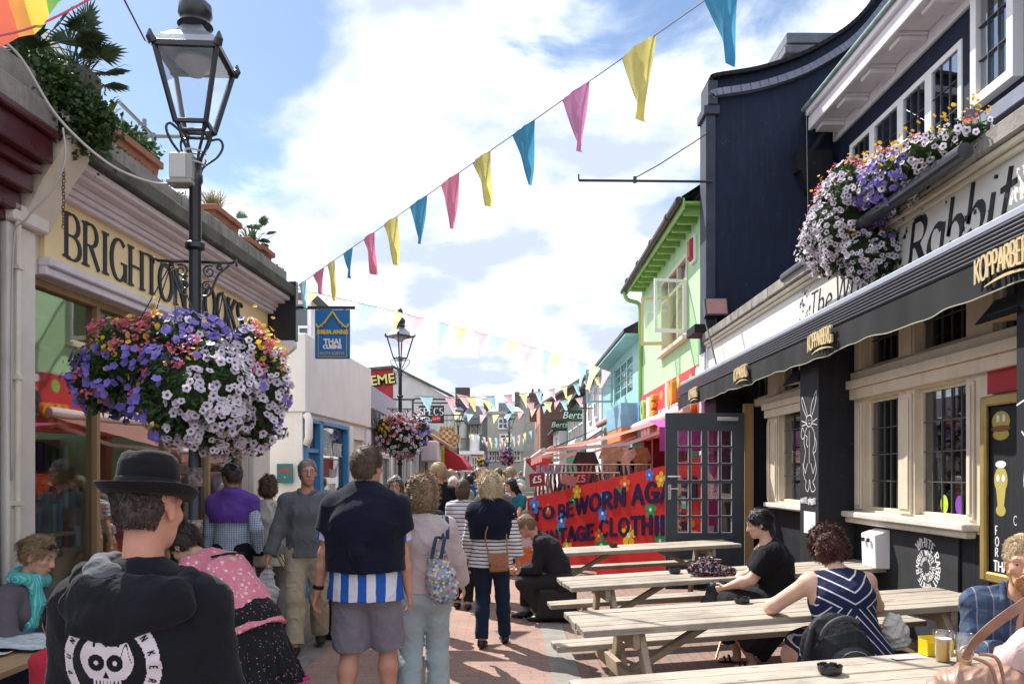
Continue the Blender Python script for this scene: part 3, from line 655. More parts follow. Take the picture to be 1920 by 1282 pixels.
o = text('graffiti_letters','EME',.62,M('lemon_paint',(.70,.66,.22),.5),None,at(717,712,Yg-.09),(1,0,.12),(-.12,0,1),(0,-1,0),.01,bold=.012,sx=1.05); wsub(o,t)

# ================================================================ the houses that close the street
def far_house(name,label,Y,px0,px1,ytop,wallm,wins,roof=None,depth=8,cornice=None,extra=None,winm=None):
    t = empty(name,(pxX(Y,(px0+px1)/2),Y,0),label=label,cat='house')
    a,b = pxX(Y,px0),pxX(Y,px1); H = ZC+(HY-ytop)*Y/FPX
    m = MB(); m.box((a,Y,0),(b,Y+depth,H)); sub(m,'wall',wallm,t)
    if cornice: m = MB(); m.box((a-.15,Y-.25,H-.1),(b+.15,Y+.0,H+.12)); sub(m,'cornice',cornice,t)
    if roof:
        m = MB(); H2 = ZC+(HY-roof[0])*Y/FPX
        m.add([(a,Y,H+.12),(b,Y,H+.12),(b,Y+depth,H+.12),(a,Y+depth,H+.12),(a+.4,Y+3,H2),(b-.4,Y+3,H2)],[(0,1,5,4),(2,3,4,5),(1,2,5),(3,0,4)]); sub(m,'roof',roof[1],t)
    for (x0,x1,y0,y1) in wins:
        A = at(x0,y1,Y-.03); B = at(x1,y0,Y-.03); m = MB(); m.box((A.x,Y-.05,A.z),(B.x,Y-.002,B.z)); w = sub(m,'window',winm or GLSW,t)
        g = MB(); d = .12; g.box((A.x-d,Y-.1,A.z-d),(A.x,Y-.003,B.z+d)); g.box((B.x,Y-.1,A.z-d),(B.x+d,Y-.003,B.z+d)); g.box((A.x,Y-.1,B.z),(B.x,Y-.003,B.z+d)); g.box((A.x,Y-.12,A.z-d),(B.x,Y-.003,A.z)); g.box(((A.x+B.x)/2-.04,Y-.09,A.z),((A.x+B.x)/2+.04,Y-.052,B.z)); g.box((A.x,Y-.09,(A.z+B.z)/2-.05),(B.x,Y-.055,(A.z+B.z)/2+.05))
        o = g.build('frame',WHITEP); o.parent = w
    return t
GLSW = M('distant_window_glass',(.05,.06,.07),.1,.2,bump=0,spec=.8)
SAGE = M('pale_sage_render',(.40,.44,.38),.8,.08,.6,.2,10,grime=.2)
SAGE2 = M('sage_grey_render',(.46,.47,.42),.8,.08,.6,.2,10,grime=.2)
ROOFG = M('grey_slate_distance',(.24,.25,.27),.8,.2,1.5,.3,8)
ROOFL = M('pale_rough_cast_roof',(.42,.42,.40),.85,.12,1,.2,8)
t = far_house('sage_house','pale sage house with a slate mansard and an arched dormer across the street end',66,868,914,781,SAGE,[(884,893,794,812),(897,901,794,812)],(754,ROOFG),cornice=SAGE2)
m = MB(); p = at(889,772,65); m.box((p.x-.55,65,p.z-1.0),(p.x+.55,68,p.z+.0)); m.tube([(p.x,64.9,p.z+.0),(p.x,68,p.z+.0)],.56,14); sub(m,'dormer',ROOFG,t)
t2 = far_house('grey_green_house','wider grey green house with a box dormer in the middle of the street end',64,914,982,774,SAGE2,[(936,950,786,802),(939,957,816,826),(918,927,846,862),(931,941,846,862),(946,958,846,862),(964,974,846,862)],(757,ROOFL),cornice=SAGE)
m = MB(); p = at(945,764,63.5); m.box((p.x-.45*1.0,64.2,p.z-.4),(p.x+.46,67,p.z+.45)); sub(m,'dormer',ROOFG,t2)
m = MB(); m.box((pxX(63.8,914),63.5,3.5),(pxX(63.8,982),63.98,4.0)); sub(m,'shop_fascia',M('pale_green_paint',(.42,.50,.45),.6),t2)
t = far_house('white_porch_house','small white house with a balcony rail in front of the sage houses',54,866,905,848,M('soft_grey_render',(.40,.42,.36),.7,.1),[(870,880,855,880),(886,893,858,884)])
m = MB(); m.box((pxX(54,880),53.4,ZC+(HY-850)*54/1500),(pxX(54,898),56,ZC+(HY-815)*54/1500)); m.box((pxX(54,862),53,ZC+(HY-852)*54/1500),(pxX(54,908),54,ZC+(HY-846)*54/1500)); sub(m,'upper_block',WHITEP,t)
m = MB()
for i in range(12): p = at(864+i*1.5,846,53.2); m.tube([p,p+Vector((0,0,.9))],.02,5)
for i in range(8): p = at(899+i*1.5,846,53.2); m.tube([p,p+Vector((0,0,.9-.08*i))],.02,5)
m.tube([at(864,822,53.2),at(881,822,53.2)],.03,5); sub(m,'balcony_rail',IRON,t)
t = far_house('tall_corner_house','tall grey house with a slate turret beyond the brick gable',74,968,1012,745,M('stained_grey_render',(.36,.36,.34),.8,.2,.5,grime=.4),[(996,1003,752,764)],(735,ROOFG))
m = MB(); a = at(971,735,73.9); m.box((a.x-.3,73.6,4),(a.x+.15,74,a.z)); sub(m,'downpipe',STONED,t)
t = far_house('end_gable_house','low slate roofed house between the sage row and the white porch',60,838,869,790,SAGE2,[(846,852,800,812)],(770,ROOFG))
m = MB(); p = at(865,745,66.5); m.box((p.x-.6,68,6),(p.x+.6,69.5,p.z+1.0));
tag(m.build('chimney',M('dark_brick',(.10,.07,.06),.9,.3)),'dark brick chimney stack above the slate mansard','chimney')
# ================================================================ RIGHT: the pub
PB = empty('white_rabbit_pub',(3.4,8.5,0),label='black and cream pub with leaded windows and a painted name board under a stone cornice',cat='pub')
TAN = M('buff_window_paint',(.68,.59,.46),.5,.08,4,.1,30,.003,grime=.35)
H = [(5.92,6.67,1.36,2.40),(6.94,7.61,1.36,2.40),(5.92,6.67,2.70,3.2),(6.94,7.61,2.70,3.2),(8.4,10.0,1.36,2.55),(8.4,9.1,2.7,3.2),(9.2,10.0,2.7,3.2),(10.42,11.3,.1,2.62),(10.42,11.3,2.72,3.2),(5.0,5.6,2.24,3.2)]
m = MB(FR); grid_wall(m,5.2,1.16,.3,[(10.42,11.3,0,1.2)],5.8,.1); m.box((3.0,-.3,.1),(5.799,-.001,1.26)); m.box((11.0001,-.3,.1),(13.1,-.001,3.3)); m.box((5.0,-.3,3.2),(11.0,-.001,3.3)); m.box((3.0,-.3,1.26),(5.0,-.002,3.3)); sub(m,'wall',BLACKP,PB)
m = MB(FR); grid_wall(m,6.0,1.938,.2,H,5.0,1.262); sub(m,'timber_front',TAN,PB)
m = MB(FR)      # mouldings of the timber front
for a,b in ((5.77,5.92),(6.67,6.94),(7.61,7.80),(10.0,10.12),(10.3,10.42)): m.box((a+.03,.001,1.36),(b-.03,.02,2.38)); m.box((a+.05,.0205,1.40),(b-.05,.032,2.34))
m.box((5.0,.001,2.42),(10.42,.05,2.52)); m.box((5.0,.001,2.522),(10.42,.085,2.60)); m.box((5.0,.001,2.602),(10.42,.04,2.68))
for a in (6.67,7.61,9.1,10.0): m.box((a+.04,.001,2.7),(a+.16,.02,3.2))
sub(m,'moulding',TAN,PB,bevel=.006)
for (a,b,z0,z1),(c,r) in (((5.92,6.67,1.36,2.40),(5,4)),((6.94,7.61,1.36,2.40),(5,4)),((5.92,6.67,2.70,3.2),(5,2)),((6.94,7.61,2.70,3.2),(5,2)),((8.4,10.0,1.36,2.55),(5,4)),((8.4,9.1,2.7,3.2),(3,1)),((9.2,10.0,2.7,3.2),(3,1)),((5.0,5.6,2.24,3.2),(3,3)),((10.42,11.3,2.72,3.2),(3,1))):
    w = window('window',None,FR,a,b,z0,z1,c,r,TAN,GLSD,-.05,.03,.011,LEAD,back=False); wsub(w,PB)
m = MB(FR); m.box((5.74,.001,1.285),(7.98,.13,1.34)); m.box((5.78,.001,1.23),(7.96,.09,1.284)); m.box((8.33,.001,1.285),(10.2,.13,1.34)); sub(m,'sill',M('pale_sill_paint',(.66,.62,.55),.55,.1,grime=.5),PB,bevel=.01)
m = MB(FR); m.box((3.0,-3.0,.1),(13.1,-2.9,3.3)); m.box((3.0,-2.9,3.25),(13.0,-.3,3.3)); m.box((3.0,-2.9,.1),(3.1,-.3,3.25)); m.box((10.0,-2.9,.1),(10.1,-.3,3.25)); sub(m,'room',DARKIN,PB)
m = MB(FR)     # things glimpsed inside: bar front, lit bottles, frames
m.box((4.5,-1.9,.1),(9.5,-1.5,1.15)); m.box((5.0,-2.88,1.4),(9.0,-2.7,1.44)); m.box((5.0,-2.88,1.8),(9.0,-2.7,1.84)); sub(m,'bar_counter',M('dark_bar_wood',(.10,.05,.03),.4,.2),PB)
# black pillars with chalk drawings
PILM = M('chalkboard_black',(.016,.017,.021),.7,.25,4,.1,40,grime=.2)
for s0,s1 in ((7.82,8.32),(4.25,4.79)):
    m = MB(FR); m.box((s0,0,.1),(s1,.35,3.18)); sub(m,'pillar',PILM,PB,bevel=.006)
CHALK = M('white_chalk_line',(.72,.72,.74),.9,.2)
def chalk(par,F,lines,conv,w=.006,name='chalk_drawing'):
    m = MB(F)
    for k,pl in enumerate(lines):
        P = [Vector(conv(*p)) for p in pl]
        for i in range(len(P)-1):
            d = (P[i+1]-P[i]);
            if d.length < 1e-5: continue
            d.normalize(); nn = Vector((0,1,0)); x = d.cross(nn)*w/2; z = Vector((0,.0002*((i+k) % 7),0))
            m.add([P[i]-x+z-d*w*.3,P[i]+x+z-d*w*.3,P[i+1]+x+z+d*w*.3,P[i+1]-x+z+d*w*.3],[(0,1,2,3)])
    o = m.build(name,CHALK,None,recalc=False); return wsub(o,par)
# a plain standing hare in chalk: ears, head, whiskers, coatless body, feet  (x 0..1 from left, y 0..1 from the ground up)
hare = [cr([(.42,.77),(.30,.86),(.10,.97),(.12,.88),(.36,.76)],5),cr([(.60,.77),(.66,.88),(.92,1.0),(.86,.88),(.66,.76)],5),
        cr([(.38,.76),(.34,.72),(.40,.68),(.52,.66),(.64,.68),(.68,.73),(.62,.765),(.5,.775),(.38,.76)],5),
        cr([(.40,.66),(.26,.60),(.22,.50),(.30,.42),(.24,.34),(.16,.24),(.24,.16),(.34,.12)],5),cr([(.66,.66),(.80,.60),(.84,.50),(.74,.42),(.84,.34),(.92,.24),(.84,.16),(.72,.12)],5),
        cr([(.24,.56),(.10,.55),(.04,.60),(.12,.66),(.20,.62)],5),cr([(.82,.56),(.92,.50),(.88,.42),(.78,.40)],5),
        cr([(.34,.12),(.30,.06),(.42,.02),(.50,.06),(.54,.14),(.60,.06),(.70,.02),(.86,.05),(.72,.12)],5),[(.38,.70),(.08,.73)],[(.38,.69),(.10,.68)],[(.66,.70),(.96,.73)],[(.66,.69),(.94,.67)],
        [(.46,.73),(.47,.725)],[(.57,.73),(.58,.725)],cr([(.48,.70),(.52,.69),(.56,.70)],3),[(.52,.62),(.52,.30)],cr([(.30,.58),(.4,.56),(.36,.5),(.44,.46)],4),[(.14,.30),(.3,.2),(.42,.3)],[(.62,.3),(.74,.2),(.9,.3)]]
chalk(PB,FR,hare,lambda x,y: (8.30-x*.46,.3512,1.50+y*1.02),.008)
m = MB(FR); strokes(m,'WHITE RABBIT',lambda x,y,z: (8.30-x*.052,.3512+z,1.40+y*.055),.14,.10,th=.0005,jit=.2); sub(m,'chalk_caption',CHALK,PB,recalc=False)
leafy = [cr([(.2,.95),(.5,.99),(.75,.9),(.6,.84),(.3,.86),(.2,.95)],5),cr([(.0,.6),(.3,.62),(.5,.56),(.7,.6)],4),cr([(.1,.5),(.3,.46),(.5,.52)],4),cr([(.2,.4),(.15,.3),(.3,.25),(.2,.2)],5),cr([(.6,.4),(.5,.1),(.7,.05)],5)]
chalk(PB,FR,leafy,lambda x,y: (4.78-x*.45,.3512,1.15+y*1.6),.01)
m = MB(FR); m.box((7.90,.351,1.10),(8.20,.353,1.32)); sub(m,'paper_notice',M('white_paper',(.78,.78,.78),.7,.03),PB)
# painted board with the name wound in a spiral
m = MB(FR); m.box((5.99,.001,.12),(7.38,.02,1.225)); sub(m,'spiral_board',M('worn_blackboard',(.030,.033,.037),.8,.3,3,.15,30,grime=.1),PB,bevel=.004)
m = MB(FR); a0 = 135.; rad = .25; txt = 'WHITE RABBIT WHITE RABBIT WHITE RABBIT WHITE RABBIT WHITE RABBIT'; ang = 0
th_ = 0
for ci,ch in enumerate(txt):
    r0 = .25*math.exp(-th_/700); h = r0*.31; adv = GL[ch][0]+.10
    if r0 < .03: break
    step = math.degrees(adv*h*1.15/(r0-h*.2))
    def mp_(x,y,z,r0=r0,h=h,th0=th_):
        a = R(a0-th0-math.degrees(x*h*1.15/(r0-h*.2))); r = r0-h+y*h
        return (6.44-r*math.cos(a),.0205+z,.945+r*math.sin(a))
    strokes(m,ch,mp_,.2,.10,0,.12,th=.0006); th_ += step
sub(m,'spiral_lettering',CHALK,PB,recalc=False)
# fascia board, cornice, coping
m = MB(FR); m.box((3.0,-.3,3.302),(13.08,.10,3.84)); sub(m,'fascia_board',M('cream_white_fascia',(.70,.68,.62),.5,.04,grime=.12),PB)
m = MB(FR); m.box((3.0,.101,3.76),(13.1,.14,3.80)); m.box((3.0,.101,3.802),(13.1,.17,3.85)); sub(m,'cornice',M('cream_cornice',(.66,.60,.46),.5,.06,grime=.2),PB,bevel=.008)
m = MB(FR); s = 3.0
while s < 13.0: w = .62; m.box((s+.003,-.3,3.853),(min(s+w,13.12)-.003,.20,3.99)); s += w
sub(m,'coping',STONEC,PB,bevel=.012)
m = MB(FR); m.box((3.0,-2.0,3.86),(13.1,-.3,3.9)); sub(m,'flat_roof',STONED,PB)
# brush lettering: The White Rabbit.  reading direction runs towards the viewer (decreasing s)
def wallrev(s0,z0,n0,h,sx=1.0): return lambda x,y,z: (s0-x*h*sx,n0+z,z0+y*h)
INKB = M('black_brush_paint',(.012,.012,.014),.5,.1)
m = MB(FR); strokes(m,'The ',wallrev(8.72,3.38,.1005,.27,1.1),.12,.02,35,0,.1,slant=.2,th=.003,jit=.05); sub(m,'name_lettering',INKB,PB,recalc=False); m = MB(FR); strokes(m,'White',wallrev(8.05,3.38,.1005,.30,1.1),.09,.03,20,0,.1,slant=.2,th=.003)
sub(m,'name_lettering',INKB,PB,recalc=False); m = MB(FR)
strokes(m,'Rabbit',wallrev(6.58,3.37,.1005,.38,1.05),.19,.022,38,0,.05,slant=.2,th=.003,jit=.07)
sub(m,'name_lettering',INKB,PB,recalc=False); m = MB(FR)
rr = random.Random(5)
for i in range(80):          # ink splashes that are part of the lettering
    s = rr.choice([rr.uniform(6.6,7.1),rr.uniform(4.6,7.0),rr.uniform(8.7,9.0)]); z = rr.uniform(3.36,3.74); r = rr.uniform(.005,.02); pts = []
    for k in range(14): a = k*math.pi/7; q = r*(1 if k % 2 else rr.uniform(1.1,2.4)); pts.append((s+q*math.cos(a),.1006+i*.00005,z+q*math.sin(a)))
    m.add(pts,[tuple(range(14))])
sub(m,'ink_splashes',INKB,PB,recalc=False)
# awning: cassette, front rail, hanging valance
AW = empty('pub_awning',(2.9,8.5,3.1),label='long black pub awning with a grey cassette and gold KOPPARBERG lettering on its valance',cat='awning')
ALU = M('brushed_aluminium',(.42,.44,.50),.4,.06,metal=.6,stretch=(1,.05,1))
m = MB(FR); m.box((3.0,.102,3.19),(13.6,.40,3.25)); m.box((3.0,.402,3.185),(13.6,.45,3.245)); sub(m,'cassette',ALU,AW,bevel=.012)
m = MB(FR)
for i in range(6): m.tube([(3.0,.462+i*.008,3.165-i*.030),(13.62,.462+i*.008,3.165-i*.030)],.014,8)
m.box((3.0,.35,2.96),(13.62,.455,3.184)); sub(m,'front_rail',M('dark_rail',(.05,.05,.06),.4,.1,metal=.4),AW)
m = MB(FR); N = 260; vs = []; fs = []
def vz(s): return 2.775+.010*math.sin(s*3.1)+.006*math.sin(s*11+1)
for i in range(N+1):
    s = 3.2+(13.55-3.2)*i/N; vs += [(s,.505,2.99),(s,.508+.008*math.sin(s*5)+.004*math.sin(s*17),2.88),(s,.512+.014*math.sin(s*5+.5)+.006*math.sin(s*17+.6),vz(s))]
for i in range(N): o_ = i*3; fs += [(o_,o_+3,o_+4,o_+1),(o_+1,o_+4,o_+5,o_+2)]
m.add(vs,fs); sub(m,'valance',M('black_awning_cloth',(.014,.015,.018),.9,.2,4,.2,90),AW,recalc=False,smooth=True)
m = MB(FR); m.tube([(3.2+(13.55-3.2)*i/N,.512+.014*math.sin((3.2+10.35*i/N)*5+.5)+.006*math.sin((3.2+10.35*i/N)*17+.6),vz(3.2+10.35*i/N)) for i in range(N+1)],.005,5); sub(m,'hem_piping',M('hem_piping',(.40,.40,.32),.7),AW)
GOLD = M('gold_print',(.56,.44,.24),.6,.1)
for s0 in (4.9,7.62,10.1,12.6):
    m = MB(FR); hh = .132; l = measure('KOPPARBERG',.05)
    def kmap(x,y,z,s0=s0,l=l,hh=hh):
        u = x/l-.5; return (s0-x*hh*.62,.535+z,2.855+y*hh*(1.0+.12*abs(u)*2)+.02*(1-4*u*u))
    strokes(m,'KOPPARBERG',kmap,.24,.10,0,.1,.05,th=.001)
    # the swash under the word
    q = [(s0-l*hh*.62*t,.5362,2.80+.03*math.sin(math.pi*t)+.01*t) for t in [i/12 for i in range(2,13)]]; q2 = [(a,b,c+.018*math.sin(math.pi*min(1,(i+1)/11))) for i,(a,b,c) in enumerate(q)]
    m.add(q+q2[::-1],[tuple(range(len(q)*2))]); sub(m,'brand_print',GOLD,AW,recalc=False)
# strip light trough above the fascia
m = MB(FR); m.tube([(5.3,.36,3.84),(8.75,.36,3.84)],.055,14)
lt = m.build('strip_light',IRON,smooth=False); tag(lt,'long black tubular sign light fixed along the pub cornice','light')
# lantern-like patio heaters under the awning
for k,(s0,nn_) in enumerate(((8.55,'between the chalk hare pillar and the open door'),(4.95,'at the right edge above the chalk menu'))):
    t = empty('patio_heater',tuple(FR @ Vector((s0,.25,2.75))),label='black patio heater with a copper underside '+nn_,cat='heater',group='patio heaters under the awning')
    m = MB(FR); m.add([(s0-.22,.05,2.70),(s0+.22,.05,2.70),(s0+.22,.38,2.66),(s0-.22,.38,2.66),(s0-.13,.1,2.80),(s0+.13,.1,2.80),(s0+.13,.3,2.80),(s0-.13,.3,2.80)],[(4,5,6,7),(0,1,5,4),(1,2,6,5),(2,3,7,6),(3,0,4,7)]); m.tube([(s0,.2,2.8),(s0,.1,2.95)],.015,8); sub(m,'hood',IRON,t)
    m = MB(FR); m.add([(s0-.20,.07,2.695),(s0+.20,.07,2.695),(s0+.20,.36,2.66),(s0-.20,.36,2.66)],[(0,1,2,3)]); sub(m,'reflector',M('copper_reflector',(.60,.33,.14),.3,.2,metal=.8),t)
# chalk menu in a gilt frame
t = empty('chalk_menu',tuple(FR @ Vector((5.5,.05,1.6))),label='black chalk menu in a gilt frame with yellow food cartoons beside the cream pilaster',cat='menu board')
m = MB(FR); a,b,c,d = 5.02,5.66,.95,2.24
m.box((a,.004,c),(b,.02,d)); sub(m,'board',PILM,t)
m = MB(FR)
for q0,q1 in (((b-.07,.021,c),(b,.06,d)),((a,.021,c),(a+.07,.06,d)),((a+.07,.021,d-.07),(b-.07,.06,d)),((a+.07,.021,c),(b-.07,.06,c+.07))): m.box(q0,q1)
sub(m,'frame',M('gilt_frame',(.40,.28,.10),.4,.2,metal=.5),t,bevel=.012)
YCH = M('yellow_chalk',(.42,.35,.09),.8,.1); BRN = M('brown_chalk',(.22,.09,.05),.8)
def blob(mb,s0,z0,rs,rz,n,k=16,z1=None):
    mb.add([(s0+rs*math.cos(2*math.pi*i/k),n,z0+rz*math.sin(2*math.pi*i/k)) for i in range(k)],[tuple(range(k))])
m = MB(FR); blob(m,5.47,2.06,.10,.07,.0215); blob(m,5.47,1.97,.09,.04,.0216); sub(m,'cartoon_bun',YCH,t,recalc=False); m = MB(FR); blob(m,5.47,1.66,.075,.09,.0215); m.add([(5.53,.0214,1.64),(5.41,.0214,1.64),(5.44,.0214,1.45),(5.5,.0214,1.45)],[(0,1,2,3)]); blob(m,5.47,1.45,.055,.04,.0217); sub(m,'cartoon_glass',YCH,t,recalc=False)
m = MB(FR); blob(m,5.47,2.01,.11,.022,.0222); sub(m,'cartoon_patty',BRN,t,recalc=False)
m = MB(FR);
for s_,z_ in ((5.50,2.08),(5.435,2.08),(5.50,1.67),(5.44,1.67)): blob(m,s_,z_,.018,.026,.0225)
blob(m,5.47,1.765,.06,.025,.0223); strokes(m,'FOR',lambda x,y,z: (5.55-y*.0-0*x,.0222+z,1.30),.1,.1) if False else None
for i,ch in enumerate('FOR'): strokes(m,ch,lambda x,y,z,i=i: (5.53-x*.05,.0222+z,1.28-i*.075+y*.06),.2,.14,th=.0004)
strokes(m,'THAT',lambda x,y,z: (5.55-x*.07,.0222+z,1.03+y*.07),.22,.16,th=.0004); strokes(m,'O',lambda x,y,z: (5.33-x*.05,.0222+z,1.36+y*.06),.1,.1,th=.0004); sub(m,'chalk_writing',CHALK,t,recalc=False)
m = MB(FR); m.box((5.02,-.02,2.26),(5.66,.0005,2.42)); sub(m,'striped_panel',M('red_panel',(.40,.03,.04),.6),t)
# cigarette bin, stickers
t = empty('cigarette_bin',tuple(FR @ Vector((7.2,.1,1))),label='white wall mounted cigarette bin with a sloping hood under the leaded window',cat='bin')
m = MB(FR); m.add([(7.06,.0,.86),(7.34,.0,.86),(7.34,.14,.86),(7.06,.14,.86),(7.06,.0,1.21),(7.34,.0,1.21),(7.34,.15,1.16),(7.06,.15,1.16)],[(0,1,2,3),(4,5,6,7),(0,1,5,4),(1,2,6,5),(2,3,7,6),(3,0,4,7)]); m.M = FR @ Matrix.Translation((0,.021,0)); sub(m,'bin_body',WHITEP,t,bevel=.008)
m = MB(FR)
for s_ in (7.14,7.24): m.box((s_,.160,1.09),(s_+.03,.176,1.125))
sub(m,'ash_slot',INK,t)
for s_,col,nm,wh in ((6.34,(.42,.55,.06),'green','beside the purple one'),(6.13,(.20,.06,.36),'purple','in the corner by the frame')):
    m = MB(FR); blob(m,s_,1.46,.055,.075,-.068); m.add([(s_-.03,-.0675,1.43),(s_+.03,-.0675,1.43),(s_+.03,-.0675,1.47),(s_-.03,-.0675,1.47)],[(0,1,2,3)])
    tag(m.build('window_sticker',M(nm+'_sticker',col,.4),recalc=False),nm+' oval sticker low on the leaded pub window '+wh,'sticker')
# white end pilaster and black cap
m = MB(FR); m.box((13.12,-.3,.1),(13.55,.12,3.95)); m.box((13.17,.1205,.4),(13.50,.15,1.9)); m.box((13.17,.1205,2.0),(13.50,.15,3.7)); sub(m,'end_pilaster',WHITEP,PB,bevel=.01)
m = MB(FR); m.box((13.02,-.35,3.995),(13.62,.34,4.14)); sub(m,'pilaster_cap',BLACKP,PB,bevel=.01)

# upper floor
m = MB(FU); grid_wall(m,9.7,3.6,.3,[(9.47,12.56,5.3,6.85),(8.35,9.12,5.85,7.2)],3.5,3.9); sub(m,'upper_wall',NAVY,PB)
UGL = glass('upper_window_glass',(.6,.66,.72),.34)
mul = [9.47,10.22,10.95,11.8,12.56]
for a,b in zip(mul[:-1],mul[1:]):
    w = window('window',None,FU,a,b,5.3,6.85,3,4,WHITEP,UGL,.02,.08,.010,LEAD); wsub(w,PB)
w = window('window',None,FU,8.35,9.12,5.85,7.2,3,3,WHITEP,UGL,.12,.11,.010,LEAD,depth=.12); wsub(w,PB)
m = MB(FU); m.box((3.5,.001,5.55),(9.3,.10,5.72)); m.box((9.3,.001,5.1),(12.7,.08,5.28)); sub(m,'stone_band',NAVYL,PB,bevel=.01)
m = MB(FU); m.box((3.5,.001,7.12),(13.1,.06,7.30)); m.box((3.5,-.3,7.302),(13.0,.46,7.36)); m.box((3.5,.46,7.25),(12.95,.52,7.46)); m.box((3.5,.44,7.462),(12.9,.58,7.56)); sub(m,'eaves',LILACW,PB,bevel=.01)
for i in range(10): s = 12.75-i*.82; m = MB(FU); m.box((s-.14,.061,7.2),(s+.14,.42,7.26)); m.box((s-.17,.061,7.262),(s+.17,.455,7.301)); sub(m,'eaves_bracket',LILACW,PB,bevel=.008)
m = MB(FU); m.tube([(3.5,.60,7.58),(12.95,.60,7.58)],.035,10); sub(m,'gutter',M('verdigris_gutter',(.20,.30,.28),.7,.3),PB)
m = MB(FU); m.add([(3.5,.56,7.57),(13.19,.56,7.57),(13.19,-3,9.6),(3.5,-3,9.6)],[(0,1,2,3)]); sub(m,'roof',SLATE,PB)
m = MB(); m.box((4.72,12.98,6.62),(5.28,13.19,6.95)); m.add([(4.78,12.98,6.62),(5.22,12.98,6.62),(5.22,13.19,6.62),(4.78,13.19,6.62),(4.9,13.04,6.3),(5.1,13.04,6.3),(5.1,13.18,6.3),(4.9,13.18,6.3)],[(0,1,5,4),(1,2,6,5),(2,3,7,6),(3,0,4,7)]); m.tube([(5.0,13.1,6.4),(5.0,13.1,3.9)],.07,10); m.tube([(5.0,13.1,6.95),(5.1,12.95,7.15),(5.2,12.9,7.3)],.06,8); sub(m,'rainwater_head',BLACKP,PB)
# curved party gable
gt = [(3.36,8.14),(3.43,8.2),(4.14,8.32),(4.84,8.55),(5.37,8.84),(5.72,9.1),(6.07,9.5),(6.34,9.9),(6.6,10.4),(7.5,10.9),(9.5,11.0)]
gtc = [(p.x,p.y) for p in cr([(a,b,0) for a,b in gt],5)]
m = MB(); m.prism([(3.36,.1)]+gtc+[(9.5,.1)],(0,13.2,0),(1,0,0),(0,0,1),(0,.4,0)); sub(m,'gable_wall',NAVY,PB)
m = MB()
for (a,b),(c,d) in zip(gtc[:-1],gtc[1:]): m.bar((a,13.14,b-.26),(c+.01,13.14,d-.26),.12,.11)
sub(m,'gable_moulding',NAVYL,PB)
m = MB()
for (a,b),(c,d) in zip(gtc[:-1],gtc[1:]): m.bar((a,13.4,b+.03),(c+.01,13.4,d+.03),.62,.06)
sub(m,'gable_coping',BLACKP,PB)
m = MB(); m.box((3.28,13.16,.1),(3.44,13.58,7.6)); m.box((3.24,13.12,7.6),(3.5,13.62,7.75)); m.box((3.30,13.1,7.75),(3.46,13.6,8.14)); sub(m,'gable_pier',M('dark_blue_grey_trim',(.05,.058,.085),.7,.2,4,.3,30,.004,grime=.4),PB,bevel=.01)
m = MB(); m.box((5.28,15,7.5),(6.15,16.2,9.75)); m.box((5.2,14.92,9.55),(6.23,16.3,9.70)); m.box((5.24,14.96,9.752),(6.19,16.2,9.95));
sub(m,'chimney',M('grey_chimney_render',(.16,.17,.20),.8,.25,3,grime=.4),PB,bevel=.015)
t = empty('sign_bracket',(3.3,13.1,6.5),label='empty black iron sign bracket with a stay rod sticking out of the navy gable',cat='bracket')
m = MB(); m.tube([(3.36,13.1,6.48),(1.18,13.1,6.50)],.022,8); m.tube([(1.18,13.1,6.50),(1.18,13.1,6.60)],.014,6); m.tube([(2.1,13.1,6.46),(2.1,13.1,6.56)],.03,8); sub(m,'arm',IRON,t)
m = MB(); m.tube([(2.1,13.1,6.54),(2.5,13.1,6.76),(3.34,13.1,7.3)],.009,6); sub(m,'stay_rod',IRON,t)
t = empty('floodlight',(3.45,13.1,4.2),label='black floodlight with a reddish lens on the cap beside the navy gable',cat='floodlight')
m = MB(Matrix.Translation((3.42,13.05,4.42)) @ Matrix.Rotation(R(-18),4,'X')); m.box((-.19,-.02,-.16),(.19,.12,.16)); m.box((-.16,.12,-.12),(.16,.17,.12)); sub(m,'housing',IRON,t,bevel=.01)
m = MB(Matrix.Translation((3.42,13.05,4.42)) @ Matrix.Rotation(R(-18),4,'X')); m.box((-.165,-.026,-.135),(.165,-.021,.135)); sub(m,'lens',M('reddish_lens',(.35,.14,.12),.2,.2,spec=.8),t)
m = MB(); m.bar((3.42,13.1,4.13),(3.42,13.1,4.3),.05,.03); sub(m,'bracket',IRON,t)
# open grey door
DR = empty('pub_door',(3.24,10.9,.12),label='tall grey part glazed door standing open in front of the red board',cat='door')
GREYD = M('slate_grey_door_paint',(.065,.075,.088),.45,.1,5,.1,25,.002,grime=.15)
d0,d1,z0,z1,Yd = 2.165,3.24,.13,2.53,10.9
xs = [d0+.17,d0+.17+.155,d0+.17+.185,d0+.17+.34,0,0]
m = MB(); th_ = .045
cols = [(d0+.165,d0+.315),(d0+.345,d0+.495),(d0+.575,d0+.725),(d0+.755,d0+.905)]
rows = [.885+i*.232 for i in range(7)]; holes = []
for j in range(6):
    for c in cols: holes.append((c[0],c[1],rows[j]+.012+(.02 if j >= 3 else 0),rows[j+1]-.012+(.02 if j >= 3 else 0)))
m = MB(frame((0,Yd,0),(1,0,0),(0,-1,0))); grid_wall(m,d1-d0,z1-z0,th_,holes,d0,z0); sub(m,'door_leaf',GREYD,DR)
m = MB(frame((0,Yd,0),(1,0,0),(0,-1,0)))
m.box((d0+.17,-.02,.32),(d1-.17,.006,.70)); m.box((d0+.15,.0015,.80),(d1-.15,.012,.835)); sub(m,'lower_panel',GREYD,DR,bevel=.006)
m = MB(frame((0,Yd,0),(1,0,0),(0,-1,0)))
for h in holes: m.box((h[0]-.004,-.026,h[2]-.004),(h[1]+.004,-.022,h[3]+.004))
